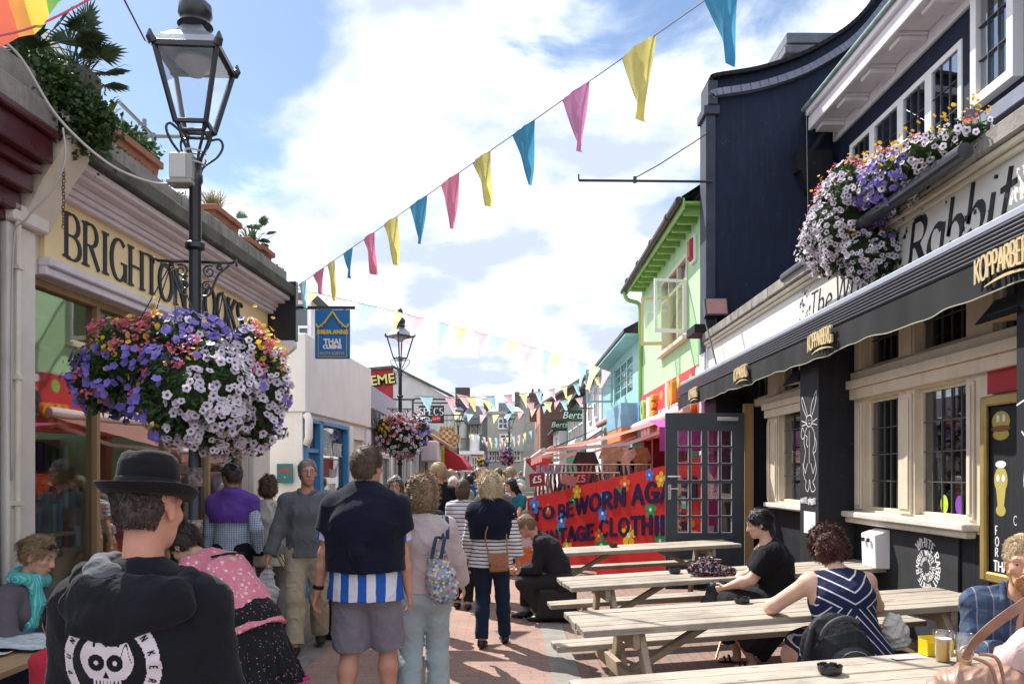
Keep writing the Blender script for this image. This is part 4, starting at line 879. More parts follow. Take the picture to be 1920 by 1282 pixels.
sub(m,'panes',glass('door_glass',(.93,.9,.92),.06),DR)
m = MB(frame((0,Yd,0),(1,0,0),(0,-1,0)))
for h in holes: f = .007; m.box((h[0],-.02,h[2]),(h[0]+f,.002,h[3])); m.box((h[1]-f,-.02,h[2]),(h[1],.002,h[3])); m.box((h[0]+f,-.02,h[2]),(h[1]-f,.002,h[2]+f))
sub(m,'glazing_beads',M('pale_bead',(.5,.5,.52),.5),DR)
CHR = M('chrome',(.6,.6,.6),.25,.05,metal=1)
m = MB(); m.box((d0+.03,Yd-.012,1.35),(d0+.075,Yd-.001,1.56)); m.tube([(d0+.05,Yd-.03,1.50),(d0+.05,Yd-.06,1.50),(d0+.17,Yd-.06,1.50)],.009,8); sub(m,'handle',CHR,DR)
m = MB(); m.tube([(d0+.02,Yd-.02,1.665),(d0+.2,Yd-.02,1.665)],.008,6); m.box((d0+.04,Yd-.02,1.65),(d0+.14,Yd-.001,1.68)); sub(m,'bolt',CHR,DR)
m = MB(); m.box((d0+.70,Yd-.05,2.42),(d0+.98,Yd-.001,2.47)); sub(m,'door_closer',M('grey_plastic',(.45,.45,.46),.5),DR,bevel=.006)
t = empty('door_frame_post',(3.3,11.1,.1),label='bare timber door post behind the open grey door',cat='door frame')
m = MB(); m.box((3.26,10.95,.11),(3.38,11.06,2.66)); sub(m,'post',M('raw_pine',(.42,.26,.12),.7,.2,4,.3,30,stretch=(1,1,.1)),t)
# speaker box and rack under the awning end
m = MB(FR); m.box((11.4,.05,2.45),(12.0,.42,2.86)); tag(m.build('loudspeaker',M('black_speaker',(.012,.012,.014),.7),bevel=.01),'black box loudspeaker on the wall over the open grey door','loudspeaker')

# ================================================================ RIGHT: lime green house over the vintage shop
GH = empty('lime_green_house',(3.4,17.5,0),label='lime green rendered house with open casement windows over a red shop fascia',cat='house')
m = MB(FR); grid_wall(m,6.5,3.0,.25,[(15.0,17.5,4.3,5.85)],13.62,3.62); m.box((19.9,-6,0),(20.12,-.25,6.5)); sub(m,'wall',GREENP,GH)
m = MB(FR); m.add([(13.62,.42,6.42),(20.2,.42,6.42),(20.2,-3.5,9.0),(13.62,-3.5,9.0),(13.62,.42,6.36),(20.2,.42,6.36),(20.2,-3.5,8.94),(13.62,-3.5,8.94)],[(0,1,2,3),(4,7,6,5),(0,4,5,1),(1,5,6,2)]); sub(m,'roof',SLATE,GH)
m = MB(FR); m.box((13.62,.001,6.30),(20.2,.36,6.34)); m.box((13.62,.362,6.20),(20.2,.40,6.40))
for i in range(13): s = 13.8+i*.48; m.box((s,.002,6.16),(s+.08,.34,6.298))
sub(m,'eaves',GREEND,GH,bevel=.005)
m = MB(FR); m.tube([(13.62,.47,6.36),(20.25,.47,6.30)],.06,10)
for i in range(4): s = 14.5+i*1.6; m.tube([(s,.47,6.355),(s+.1,.47,6.355)],.072,10)
sub(m,'gutter',M('dark_brown_gutter',(.06,.045,.045),.4,.1),GH)
m = MB(FR); m.tube(cr([(20.0,.46,6.25),(20.0,.38,6.05),(20.0,.1,5.95),(20.0,.06,5.7)],4)+[Vector((20.0,.06,3.3))],.05,8); sub(m,'downpipe',GREEND,GH)
m = MB(FR)
f = .07; a,b,c,d = 15.0,17.5,4.3,5.85
m.box((a,-.1,c),(a+f,.03,d)); m.box((b-f,-.1,c),(b,.03,d)); m.box((a+f,-.1,d-f),(b-f,.03,d)); m.box((a+f,-.1,c),(b-f,.03,c+f)); m.box((a+.8,-.1,c+f),(a+.8+f,.03,d-f)); m.box((b-.8-f,-.1,c+f),(b-.8,.03,d-f)); m.box((a+f,-.1,5.35),(b-f,.031,5.42)); m.box((a-.1,.001,c-.08),(b+.1,.12,c-.005))
wg = sub(m,'window',M('pale_cream_window_paint',(.68,.62,.50),.5,.06),GH,bevel=.004)
m = MB(FR); m.box((a+f,-.06,5.42),(b-f,-.05,d-f)); m.box((a+.87,-.06,c+f),(b-.87,-.05,5.35)); o = m.build('pane',GLSD); o.parent = wg
for sh,sgn,wd,mt in ((a+.02,-1,.62,WHITEP),(a+1.4,1,.60,M('lemon_cream_paint',(.68,.60,.30),.5,.06))):   # casements swung out over the street
    ang = R(100 if sgn < 0 else 97); ux,uy = math.cos(ang)*(-sgn),math.sin(ang)
    Fc = FR @ frame((sh,.04,0),(ux,uy,0),(-uy,ux,0)); m = MB(Fc); c0,c1 = c+.04,5.34
    m.box((0,-.02,c0),(.055,.02,c1)); m.box((wd-.055,-.02,c0),(wd,.02,c1)); m.box((.055,-.02,c0),(wd-.055,.02,c0+.07)); m.box((.055,-.02,c1-.055),(wd-.055,.02,c1)); w_ = sub(m,'casement',mt,GH,bevel=.003)
    m = MB(Fc); m.box((.05,-.004,c0+.06),(wd-.05,.004,c1-.05)); o = m.build('pane',glass('casement_glass',(.92,.93,.88),.08)); o.parent = w_
m = MB(FR); m.box((14.9,-1.3,4.0),(17.7,-1.2,6.1)); sub(m,'room',M('pale_room',(.30,.30,.28),.9),GH)
t = empty('alarm_box',tuple(FR @ Vector((14.45,.05,5.9))),label='red and white alarm box on the lime green wall beside the casement window',cat='alarm box')
m = MB(FR); m.box((14.28,.001,5.50),(14.6,.06,5.98)); sub(m,'back_plate',WHITEP,t,bevel=.01)
m = MB(FR); m.add([(14.31,.061,5.54),(14.57,.061,5.54),(14.57,.061,5.94),(14.31,.061,5.94),(14.35,.12,5.6),(14.53,.12,5.6),(14.53,.12,5.9),(14.35,.12,5.9)],[(4,5,6,7),(0,1,5,4),(1,2,6,5),(2,3,7,6),(3,0,4,7)]); sub(m,'cover',M('alarm_red',(.35,.02,.025),.4),t)
# vintage shop under it
VS = empty('vintage_shop',(3.4,17.5,0),label='red vintage clothes shop with chunky three dimensional letters on its fascia',cat='shop')
m = MB(FR); m.box((13.62,-.2,2.5),(20.1,.06,3.615)); sub(m,'fascia_board',REDP,VS)
for q0,q1 in ((13.62,13.9),(19.8,20.1),(16.2,16.4),(18.6,18.8)): m = MB(FR); m.box((q0,-.3,0.11),(q1,.0,2.5)); sub(m,'pier',M('dark_red_gloss',(.20,.015,.02),.35),VS)
m = MB(FR); m.box((13.7,-4,.1),(20.0,-3.9,2.6)); m.box((13.7,-3.9,.1),(13.75,-.3,2.5)); sub(m,'room',M('crimson_interior',(.12,.02,.03),.9),VS)
LC = {'b': M('letter_blue',(.12,.33,.70),.4),'g': M('letter_green',(.35,.55,.12),.4),'w': M('letter_white',(.80,.74,.76),.4),'o': M('letter_orange',(.80,.33,.05),.4)}
def chunky(word,cols,s0,z0,h,sx,skip=''):
    x = 0
    for ch,cc in zip(word,cols):
        m = MB(FR); strokes(m,ch,wallrev(s0,z0,.061,h,sx),.36,.34,th=.09,rnd=True,x0=x/1.0); sub(m,'fascia_letter',LC[cc],VS,recalc=False); x += GL[ch][0]+.34
chunky('TO BE','bgwwo',19.9,3.05,.36,1.30); chunky('WORN','bwww',19.9,2.60,.34,1.15); chunky('AGAIN','wwwww',17.2,2.62,.38,1.05); chunky('IN','wo',16.4,3.12,.36,1.2); chunky('UP','oo',14.75,2.62,.36,1.0)
rr = random.Random(2)
for i in range(9):
    m = MB(FR); s = 14.0+i*.55; z = 3.38+rr.uniform(-.05,.12); blob(m,s,z,rr.uniform(.1,.2),rr.uniform(.08,.14),.0605+i*.0003); sub(m,'fascia_spot',LC[rr.choice('wogw')],VS,recalc=False)
# painted diagonal board with flowers
RB = empty('painted_board',tuple(at(1115,1050,13)*1),label='red painted board reading TO BE WORN AGAIN VINTAGE CLOTHING with bright daisies',cat='board'); RB.location.z = .03
A = Vector((.38,14.8,0)); B = Vector((2.72,11.03,0)); Ub = (B-A).normalized(); Lb = (B-A).length; Nb = Vector((Ub.y,-Ub.x,0))
if Nb.y > 0: Nb = -Nb
FB = frame(tuple(A),tuple(Ub),tuple(Nb))
def topz(s): return 1.25+(1.86-1.25)*s/3.9
REDB = M('red_board_gloss',(.56,.026,.024),.4,.08,2,.05,spec=.35,grime=.1)
seam = 2.05
for s0,s1 in ((0,seam-.006),(seam+.006,Lb)):
    m = MB(FB); m.prism([(s0,.06),(s1,.06+.02*s1),(s1,topz(s1)),(s0,topz(s0))],(0,0,0),(1,0,0),(0,0,1),(0,-.03,0)); sub(m,'panel',REDB,RB)
PUR = M('deep_purple_paint',(.025,.008,.05),.6)
def bmap(s0,z0,h,sx,slope=.0): return lambda x,y,z: (s0+x*h*sx,.0005+z,z0+y*h+x*h*sx*slope)
def line(word,s0,s1,z0,z1,h,thick=.27):
    l = measure(word,.2); m = MB(FB); hh = h; sx = (s1-s0)/(l*hh); strokes(m,word,bmap(s0,z0,hh,sx,(z1-z0)/(s1-s0)),thick,thick*.85,track=.2,th=.002,rnd=True,jit=.06); sub(m,'lettering',PUR,RB,recalc=False)
line('TO',.20,.85,.86,.93,.20); line('BE',1.0,1.42,.93,1.0,.22); line('WORN',1.5,2.78,1.03,1.22,.25); line('AGAIN',2.95,4.3,1.25,1.36,.27)
line('VINTAGE',.36,1.98,.40,.66,.22); line('CLOTHING',2.15,4.1,.70,.88,.25)
def daisy(s,z,r,col,eye='w',k=5,rot=.3):
    m = MB(FB); q = [(s,.0028,z)]
    for i in range(k):
        a = rot+2*math.pi*i/k
        pts = [(s+r*(.10+.62)*math.cos(a)*.9+r*.36*math.cos(t),.0028+.0004*i,z+r*.66*math.sin(a)+r*.36*math.sin(t)) for t in [j*math.pi/6 for j in range(12)]]; m.add(pts,[tuple(range(12))])
    blob_k = [(s+r*.42*math.cos(j*math.pi/6),.0052,z+r*.42*math.sin(j*math.pi/6)) for j in range(12)]; m.add(blob_k,[tuple(range(12))])
    o = sub(m,'daisy',DC[col],RB,recalc=False); m = MB(FB); m.add([(s+r*.23*math.cos(j*math.pi/6),.0062,z+r*.23*math.sin(j*math.pi/6)) for j in range(12)],[tuple(range(12))]); e = m.build('daisy_eye',DC[eye],recalc=False); e.parent = o
DC = {'b': M('daisy_blue',(.05,.22,.62),.4),'y': M('daisy_yellow',(.80,.46,.02),.4),'g': M('daisy_green',(.03,.28,.10),.4),'o': M('daisy_orange',(.68,.16,.03),.4),'w': M('daisy_eye_cream',(.75,.70,.60),.4)}
def bpos(px,py):      # photo pixel -> place on the board
    q = (px-CX)/FPX; s = (A.x-q*A.y)/(q*Ub.y-Ub.x); Y = A.y+Ub.y*s; return s,ZC+(HY-py)*Y/FPX,Y/FPX
for px,py,rp,c in ((1002,947,14,'b'),(1082,922,11,'y'),(1075,938,9,'g'),(1028,954,9,'o'),(1053,976,13,'b'),(1047,993,9,'g'),(1130,962,12,'b'),(1133,931,10,'b'),(1158,922,9,'g'),(1172,907,13,'o'),(1218,890,10,'b'),(1240,899,13,'y'),(1220,955,13,'g'),(1179,1003,18,'y'),(1123,1004,11,'o'),(1128,1022,17,'g'),(1238,1013,13,'g'),(1242,978,9,'b'),(1064,1024,12,'y'),(1004,1023,18,'o'),(1000,1005,10,'y'),(1272,1010,22,'y'),(1284,940,14,'g'),(1290,985,16,'o')):
    s,z,k = bpos(px,py)
    if .1 < s < Lb-.1 and z > .12: daisy(s,z,rp*k*1.22,c)
# added magenta backdrop standing in for the reflection in the door panes
t = empty('magenta_backdrop',(2.9,12.4,2.2),label='magenta backdrop cloth added in place of the reflection in the open grey door',cat='awning')
MAG = M('magenta_cloth',(.50,.06,.30),.7,.1); m = MB(); m.add([(2.35,12.3,2.05),(3.36,12.3,2.05),(3.36,12.3,2.42),(2.35,12.3,2.42)],[(0,1,2,3)]); m.add([(2.35,12.3,2.42),(3.36,12.3,2.42),(3.36,13.4,2.6),(2.35,13.4,2.6)],[(0,1,2,3)]); m.add([(3.0,12.4,.9),(3.34,12.4,.9),(3.34,12.4,2.0),(3.0,12.4,2.0)],[(0,1,2,3)]); sub(m,'cloth',MAG,t,recalc=False)

# ================================================================ RIGHT: awnings of the stalls
PINKC = M('sun_faded_pink_cloth',(.70,.36,.32),.8,.1,3,.1,40); PB_ = PINKC.node_tree; q_ = PB_.nodes.new('ShaderNodeBsdfTranslucent'); q_.inputs[0].default_value = (.75,.38,.33,1); mxx = PB_.nodes.new('ShaderNodeMixShader'); mxx.inputs[0].default_value = .5; PB_.links.new(PB_.nodes['Principled BSDF'].outputs[0],mxx.inputs[1]); PB_.links.new(q_.outputs[0],mxx.inputs[2]); PB_.links.new(mxx.outputs[0],PB_.nodes['Material Output'].inputs[0])
PINKW = M('pale_pink_rail',(.74,.62,.62),.5,.05)
def stall_awning(name,label,Y0,Y1,xw,zw,xf,zf,cloth,rail,val=.22,cat='awning'):
    t = empty(name,(xw,(Y0+Y1)/2,zw),label=label,cat=cat)
    m = MB(); n = 12; vs = []
    for i in range(n+1):
        a = i/n;
        for Y in (Y0,(Y0+Y1)/2,Y1): vs.append((xw+(xf-xw)*a,Y,zw+(zf-zw)*a-.05*math.sin(math.pi*a)*(1 if Y == (Y0+Y1)/2 else .6)))
    m.add(vs,[(i*3+j,i*3+j+1,i*3+j+4,i*3+j+3) for i in range(n) for j in range(2)]); sub(m,'cloth',cloth,t,recalc=False,smooth=True)
    m = MB(); m.tube([(xf,Y0-.05,zf),(xf,Y1+.05,zf)],.05,10); m.tube([(xw-.08,Y0-.1,zw+.06),(xw-.08,Y1+.1,zw+.06)],.10,12); sub(m,'rail',rail,t)
    for Y in (Y0+.15,Y1-.3):
        m = MB(); mid = Vector(((xw+xf)/2+.2,Y+.1,(zw+zf)/2-.22)); m.bar((xw,Y,zw-.15),mid,.05,.06); m.bar(mid,(xf,Y,zf),.05,.06); sub(m,'folding_arm',rail,t)
    m = MB(); k = 40; vs = []
    for i in range(k+1): Y = Y0+(Y1-Y0)*i/k; vs += [(xf-.03,Y,zf),(xf-.04+.02*math.sin(i),Y,zf-val+.03*abs(math.sin(i*.8)))]
    m.add(vs,[(i*2,i*2+2,i*2+3,i*2+1) for i in range(k)]); sub(m,'valance',cloth,t,recalc=False)
    return t
stall_awning('stall_awning','wide faded pink awning sloping down over the vintage stall',14.3,20.6,3.3,2.80,.66,2.12,PINKC,PINKW)
stall_awning('shop_awning','dark topped awning with a pink edge above the teal house shop',24,28,3.3,3.35,1.36,2.5,M('charcoal_cloth',(.07,.075,.085),.8),M('rusty_pink_rail',(.5,.28,.25),.6))
stall_awning('red_stall_awning','small white and red stall awning at the far end of the pink one',21.6,23.8,2.0,2.5,.55,2.12,M('white_pink_cloth',(.68,.60,.60),.8),M('off_white_rail',(.7,.68,.66),.5),.5)
m = MB(); m.add([(.52,20.9,2.1),(1.2,20.9,2.1),(.95,20.9,1.6)],[(0,1,2)]); m.add([(.52,20.9,2.1),(.95,20.9,1.6),(.95,23.0,1.6),(.52,23.0,2.1)],[(0,1,2,3)]); tag(m.build('red_banner_cloth',M('scarlet_cloth',(.62,.05,.05),.7),recalc=False),'scarlet cloth flap hanging from the corner of the pink awning','cloth')
# ================================================================ RIGHT: the houses beyond
t = empty('teal_house',(3.4,25,0),label='pale teal house with open leaded casements beyond the lime green one',cat='house')
m = MB(FR); grid_wall(m,8.05,2.3,.25,[(21.6,25.3,3.9,5.0)],20.15,3.0); m.box((20.15,-.3,.1),(28.2,-.2,3.0)); sub(m,'wall',TEALP,t)
m = MB(FR); m.add([(20.15,.45,5.35),(28.3,.45,5.35),(28.3,-3,7.2),(20.15,-3,7.2),(20.15,.45,5.26),(28.3,.45,5.26)],[(0,1,2,3),(0,4,5,1)]); sub(m,'roof',SLATE,t)
m = MB(FR); m.box((20.15,.001,5.18),(28.3,.42,5.24)); sub(m,'eaves',TEALP,t)
for a,b in ((21.6,22.8),(22.8,24.0),(24.0,25.3)):
    w = window('window',None,FR,a,b,3.9,5.0,3,4,TEALP,GLSD,-.02,.08,.03); wsub(w,t)
Fc = FR @ frame((25.3,.04,-.1),(.1,.995,0),(-.995,.1,0)); m = MB(Fc)
for q in (((0,-.02,4.05),(.06,.02,5.1)),((.8,-.02,4.05),(.86,.02,5.1)),((.06,-.02,4.05),(.8,.02,4.12)),((.06,-.02,5.03),(.8,.02,5.1))): m.box(*q)
for i in (1,2): m.box((.06+.25*i,-.01,4.1),(.08+.25*i,.01,5.05))
for i in (1,2,3): m.box((.06,-.011,4.1+.24*i),(.8,.011,4.12+.24*i))
sub(m,'casement',TEALP,t)
m = MB(FR); m.box((20.3,.001,2.9),(23.2,.5,3.5)); sub(m,'blue_fascia',M('powder_blue_paint',(.22,.42,.58),.5),t)
m = MB(FR); m.box((20.3,.001,2.55),(23.2,.49,2.897)); sub(m,'orange_fascia',M('orange_paint',(.62,.25,.10),.5),t)
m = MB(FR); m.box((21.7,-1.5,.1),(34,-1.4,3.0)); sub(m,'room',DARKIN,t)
def right_house(name,label,Y0,Y1,X,H,wallm,wins,roofm,ridge,trim=WHITEP):
    F = frame((X,0,0),(0,1,0),(-1,0,0)); t = empty(name,(X,(Y0+Y1)/2,0),label=label,cat='house')
    m = MB(F); m.box((Y0,-5,0.1),(Y1,0,H)); sub(m,'wall',wallm,t)
    m = MB(F); m.add([(Y0,.35,H-.02),(Y1,.35,H-.02),(Y1,-3,ridge),(Y0,-3,ridge),(Y0,.35,H-.12),(Y1,.35,H-.12),(Y0,-3,H-.1)],[(0,1,2,3),(0,4,5,1),(0,3,6,4)]); sub(m,'roof',roofm,t)
    for a,b,c,d in wins:
        m = MB(F); m.box((a,.002,c),(b,.02,d)); w = sub(m,'window',GLSW,t)
        g = MB(F); f = .07; g.box((a-f,.002,c-f),(a,.06,d+f)); g.box((b,.002,c-f),(b+f,.06,d+f)); g.box((a,.002,d),(b,.06,d+f)); g.box((a,.002,c-f),(b,.08,c)); g.box(((a+b)/2-.03,.021,c),((a+b)/2+.03,.05,d)); g.box((a,.021,(c+d)/2-.03),(b,.052,(c+d)/2+.03))
        o = g.build('frame',trim); o.parent = w
    return t
right_house('white_house','narrow white rendered house between the teal and bottle green ones',28.35,33.6,3.35,5.3,WHITEP,[(29.2,30.2,3.8,4.9),(31.4,32.4,3.8,4.9)],SLATE,7.0)
BOTG = M('bottle_green_paint',(.025,.085,.05),.5,.1)
right_house('bottle_green_shop','bottle green shop with white window frames below a slate roof',33.7,44,3.3,5.2,BOTG,[(34.2,36,3.2,4.6),(37,39,3.2,4.6),(40,42,3.2,4.6)],SLATE,7.0)
t = right_house('white_bay_house','white bay fronted house low behind the green hanging signs',44.2,50,2.9,4.2,WHITEP,[(45,46.6,2.6,3.8)],SLATE,5.5)
BRK = brickmat('red_brown_brick',(.15,.075,.05),(.11,.06,.045),(.16,.13,.11),.225,.075,.012,(R(90),0,0),.4,.2)
t = empty('brick_gable_house',(3,50,0),label='brown brick gable with a pink front rising over the green shop signs',cat='house')
Yb = 50.2
m = MB(); m.prism([PP(1014,757,Yb),PP(1058,728,Yb),PP(1104,702,Yb),PP(1180,745,Yb),PP(1180,885,Yb),PP(1014,885,Yb)],(0,Yb,0),(1,0,0),(0,0,1),(0,9,0)); sub(m,'wall',BRK,t)
m = MB(); a = at(1004,764,Yb-.2); b = at(1104,700,Yb-.2); m.bar(a,b,.3,.14); m.bar(b,at(1185,746,Yb-.2),.3,.14); sub(m,'verge',ROOFG,t)
m = MB(); x = at(1014,885,Yb).x; m.box((x-.06,Yb+.02,0),(x-.001,Yb+9,ZC+(HY-760)*Yb/FPX)); sub(m,'pink_front',M('salmon_render',(.50,.27,.20),.8,.1),t)
for i in range(3): m = MB(); m.box((x-.08,Yb+1+i*2.6,3.2),(x-.061,Yb+2.2+i*2.6,4.9)); sub(m,'window',GLSW,t)
def small_chimney(px,py,Y,w,label):
    p = at(px,py,Y); m = MB(); m.box((p.x-w/2,Y,p.z-2.0),(p.x+w/2,Y+.6,p.z)); m.box((p.x-w/2-.06,Y-.06,p.z-.2),(p.x+w/2+.06,Y+.66,p.z-.05))
    for i in (-1,1): m.tube([(p.x+i*w*.25,Y+.3,p.z),(p.x+i*w*.25,Y+.3,p.z+.3)],.09,8)
    tag(m.build('chimney',BRK),label,'chimney')
small_chimney(1005,736,56,.9,'brick chimney stack left of the brown brick gable'); small_chimney(915,753,68,.7,'short chimney between the two sage houses');
def panel_sign(name,label,px0,px1,py0,py1,Y,col,words,bracket=None,cat='sign',edge=None,th=.04,tilt=0):
    a = at(px0,py1,Y); b = at(px1,py0,Y); c = (a+b)/2; t = empty(name,tuple(c),label=label,cat=cat)
    Mx = Matrix.Translation(c) @ Matrix.Rotation(R(tilt),4,'Y'); w,h = (b.x-a.x)/2,(b.z-a.z)/2
    m = MB(Mx); m.box((-w,0,-h),(w,th,h)); sub(m,'board',col,t)
    if edge: m = MB(Mx); e = min(w,h)*.07; m.box((-w-e,-.004,-h-e),(w+e,th-.004,-h)); m.box((-w-e,-.004,h),(w+e,th-.004,h+e)); m.box((-w-e,-.004,-h),(-w,th-.004,h)); m.box((w,-.004,-h),(w+e,th-.004,h)); sub(m,'edge',edge,t)
    u = Mx.to_3x3() @ Vector((1,0,0)); v = Mx.to_3x3() @ Vector((0,0,1))
    for (txt,sz,x,z,mt,kind) in words:
        o = Mx @ Vector((x*w,0,z*h))
        if kind == 'serif':
            m = MB(); l = measure(txt,.1); mp2 = plane_map(o-u*l*sz/2-v*sz/2,u,v,(0,-1,0),sz,sz); strokes(m,txt,mp2,.16,.06,0,.15,.1,th=.004); sub(m,'lettering',mt,t,recalc=False)
        else:
            q = text('lettering',txt,sz,mt,None,o,u,v,(0,-1,0),.002,bold=.004*(kind == 'bold'),shear=.25 if kind == 'italic' else 0); wsub(q,t)
    if bracket:
        (x0,y0),(x1,y1) = bracket; m = MB(); m.tube([at(x0,y0,Y+.02),at(x1,y1,Y+.02)],.022,8)
        for px in (px0+(px1-px0)*.15,px0+(px1-px0)*.85): m.tube([at(px,y0,Y+.02),at(px,py0,Y+.02)],.008,6)
        sub(m,'bracket',IRON,t)
    return t
WHT = M('sign_white',(.80,.80,.78),.5,.03);
SIGNG = M('sign_green',(.02,.08,.04),.5,.05)
panel_sign('hanging_sign','dark green hanging sign reading Berts, the larger and higher of the two',1056,1092,768,790,31,SIGNG,[('Berts',.38,0,.05,WHT,'italic'),('________',.1,.4,-.45,WHT,'n')],((1050,765),(1112,765)))
panel_sign('hanging_sign','dark green hanging sign reading Berts, the smaller and lower one',1034.5,1062,788,805,38,SIGNG,[('Berts',.36,0,.05,WHT,'italic'),('________',.1,.4,-.45,WHT,'n')],((1030,786),(1082,786)))
SLT = M('sign_slate',(.035,.045,.055),.5,.05)
t = panel_sign('hanging_sign','slate grey hanging sign with SPECS in white capitals',785,832.5,760,793,23.0,SLT,[('SPECS',.20,0,.32,WHT,'serif'),('OAKLEY',.085,-.36,-.72,WHT,'bold')],((776,755),(858,755)))
m = MB(); c = at(798,785-0,22.99); m.tube([(c.x+.11*math.cos(i*math.pi/8),22.99,c.z+.045*math.sin(i*math.pi/8)) for i in range(16)],.016,6,closed=True); sub(m,'oval_logo',WHT,t)
m = MB(); c = at(818,784.5,22.99); m.box((c.x-.12,22.985,c.z-.075),(c.x+.12,22.996,c.z+.075)); sub(m,'red_patch',M('patch_red',(.60,.05,.04),.5),t)
o = text('patch_script','Ray-Ban',.07,WHT,None,(c.x,22.983,c.z),(1,0,.12),(-.12,0,1),(0,-1,0),.001,shear=.3); wsub(o,t)
# long black bracket bars crossing behind the second lamp
m = MB(); m.bar(at(717,749,21),at(778,749,21),.06,.05); m.bar(at(778,747,21),at(845,749,21),.04,.04); m.bar(at(774,750,21),at(774,790,21),.05,.05)
tag(m.build('iron_bracket',IRON),'long black iron bar standing out over the grey shop behind the second lamp','bracket')
# checkered shield signs
CHK = NT('shield_check'); v = CHK.obj((9,9,9)); ck = CHK.n('ShaderNodeTexChecker',i_0=v,i_1=(.42,.12,.05),i_2=(.62,.52,.36)); ck.inputs['Scale'].default_value = 1; CHK.fin(ck.outputs[0],.6)
for k,(px,py,w,h,Y,lb) in enumerate(((838,817,13,22,29,'brown checkered shield sign with a crown, the larger of the pair'),(852,824,9,15,30,'smaller brown checkered shield sign tilted behind the crowned one'))):
    c = at(px,py,Y); t = empty('shield_sign',tuple(c),label=lb,cat='sign'); q = Y/FPX
    sh = [(-1,.75),(-.5,.85),(0,.75),(.5,.85),(1,.75),(.95,0),(.6,-.6),(0,-1),(-.6,-.6),(-.95,0)]
    m = MB(); m.prism([(c.x+x*w*q,c.z+y*h*q*.72) for x,y in sh],(0,Y,0),(1,0,0),(0,0,1),(0,.08,0)); sub(m,'shield',CHK.m,t)
    m = MB(); P = [(c.x+x*w*q*1.02,Y-.01,c.z+y*h*q*.74) for x,y in sh]; m.tube(P,.03,6,closed=True)
    if k == 0:
        for i in range(5): m.lathe([(.035,0),(.05,.05),(.01,.12)],8,(c.x+(i-2)*.11,Y+.04,c.z+h*q*.62))
        m.box((c.x-.28,Y-.01,c.z+h*q*.55),(c.x+.28,Y+.09,c.z+h*q*.62))
    m.tube([(c.x,Y+.04,c.z+h*q*.7),(c.x,Y+.04,c.z+h*q*.7+.45)],.015,6); sub(m,'gilt_rim',M('gilt_frame_plain',(.40,.26,.10),.4,.1,metal=.4),t)
m = MB(); m.bar(at(812,778,29),at(870,778,29),.04,.04); m.bar(at(812,788,29),at(870,788,29),.03,.03); tag(m.build('iron_bracket',IRON),'double black iron bracket carrying the shield signs','bracket')
# thai hanging sign
SB = M('sign_blue',(.025,.16,.42),.45,.05); GY = M('sign_gold',(.66,.50,.10),.5,.05)
t = panel_sign('hanging_sign','blue hanging sign reading THAI CUISINE under a yellow temple roof',590.5,655.5,580.5,672,9.72,SB,[('THAI',.093,0,-.32,WHT,'bold'),('CUISINE',.062,0,-.53,WHT,'bold'),('01273 628555',.052,0,-.79,GY,'n')])
c = at(623,626,9.705); hw,hh = .21,.295
def sg(x,y): return (c.x+x*hw,c.z+y*hh)
m = MB()
for sgn in (-1,1):
    P = cr([(sg(0,.92)[0],9.704,sg(0,.92)[1]),(sg(sgn*.25,.66)[0],9.704,sg(0,.66)[1]),(sg(sgn*.5,.44)[0],9.704,sg(0,.44)[1]),(sg(sgn*.82,.28)[0],9.704,sg(0,.28)[1]),(sg(sgn*.93,.42)[0],9.704,sg(0,.42)[1])],4); m.tube(P,.012,6)
    for i in (6,9,12): m.tube([P[i],P[i]+Vector((0,0,-.03))],.007,5)
for a,b in (((-.82,-.68),(-.82,.0)),((.82,-.68),(.82,.0)),((-.82,-.93),(.82,-.93)),((-.82,-.93),(-.82,-.68)),((.82,-.93),(.82,-.68))): m.bar((sg(*a)[0],9.715,sg(*a)[1]),(sg(*b)[0],9.715,sg(*b)[1]),.006,.006)
sub(m,'gold_motif',GY,t)
o = text('gold_lettering','KRUA ANNE',.066,GY,None,(c.x,9.718,sg(0,.08)[1]),(1,0,0),(0,0,1),(0,-1,0),.003,bold=.006); wsub(o,t)
m = MB(); m.bar(at(543,577,9.74),at(666,577,9.74),.03,.035)
for px in (599,646): m.tube([at(px,574,9.74),at(px,582,9.74)],.01,6)
sub(m,'bracket',IRON,t)
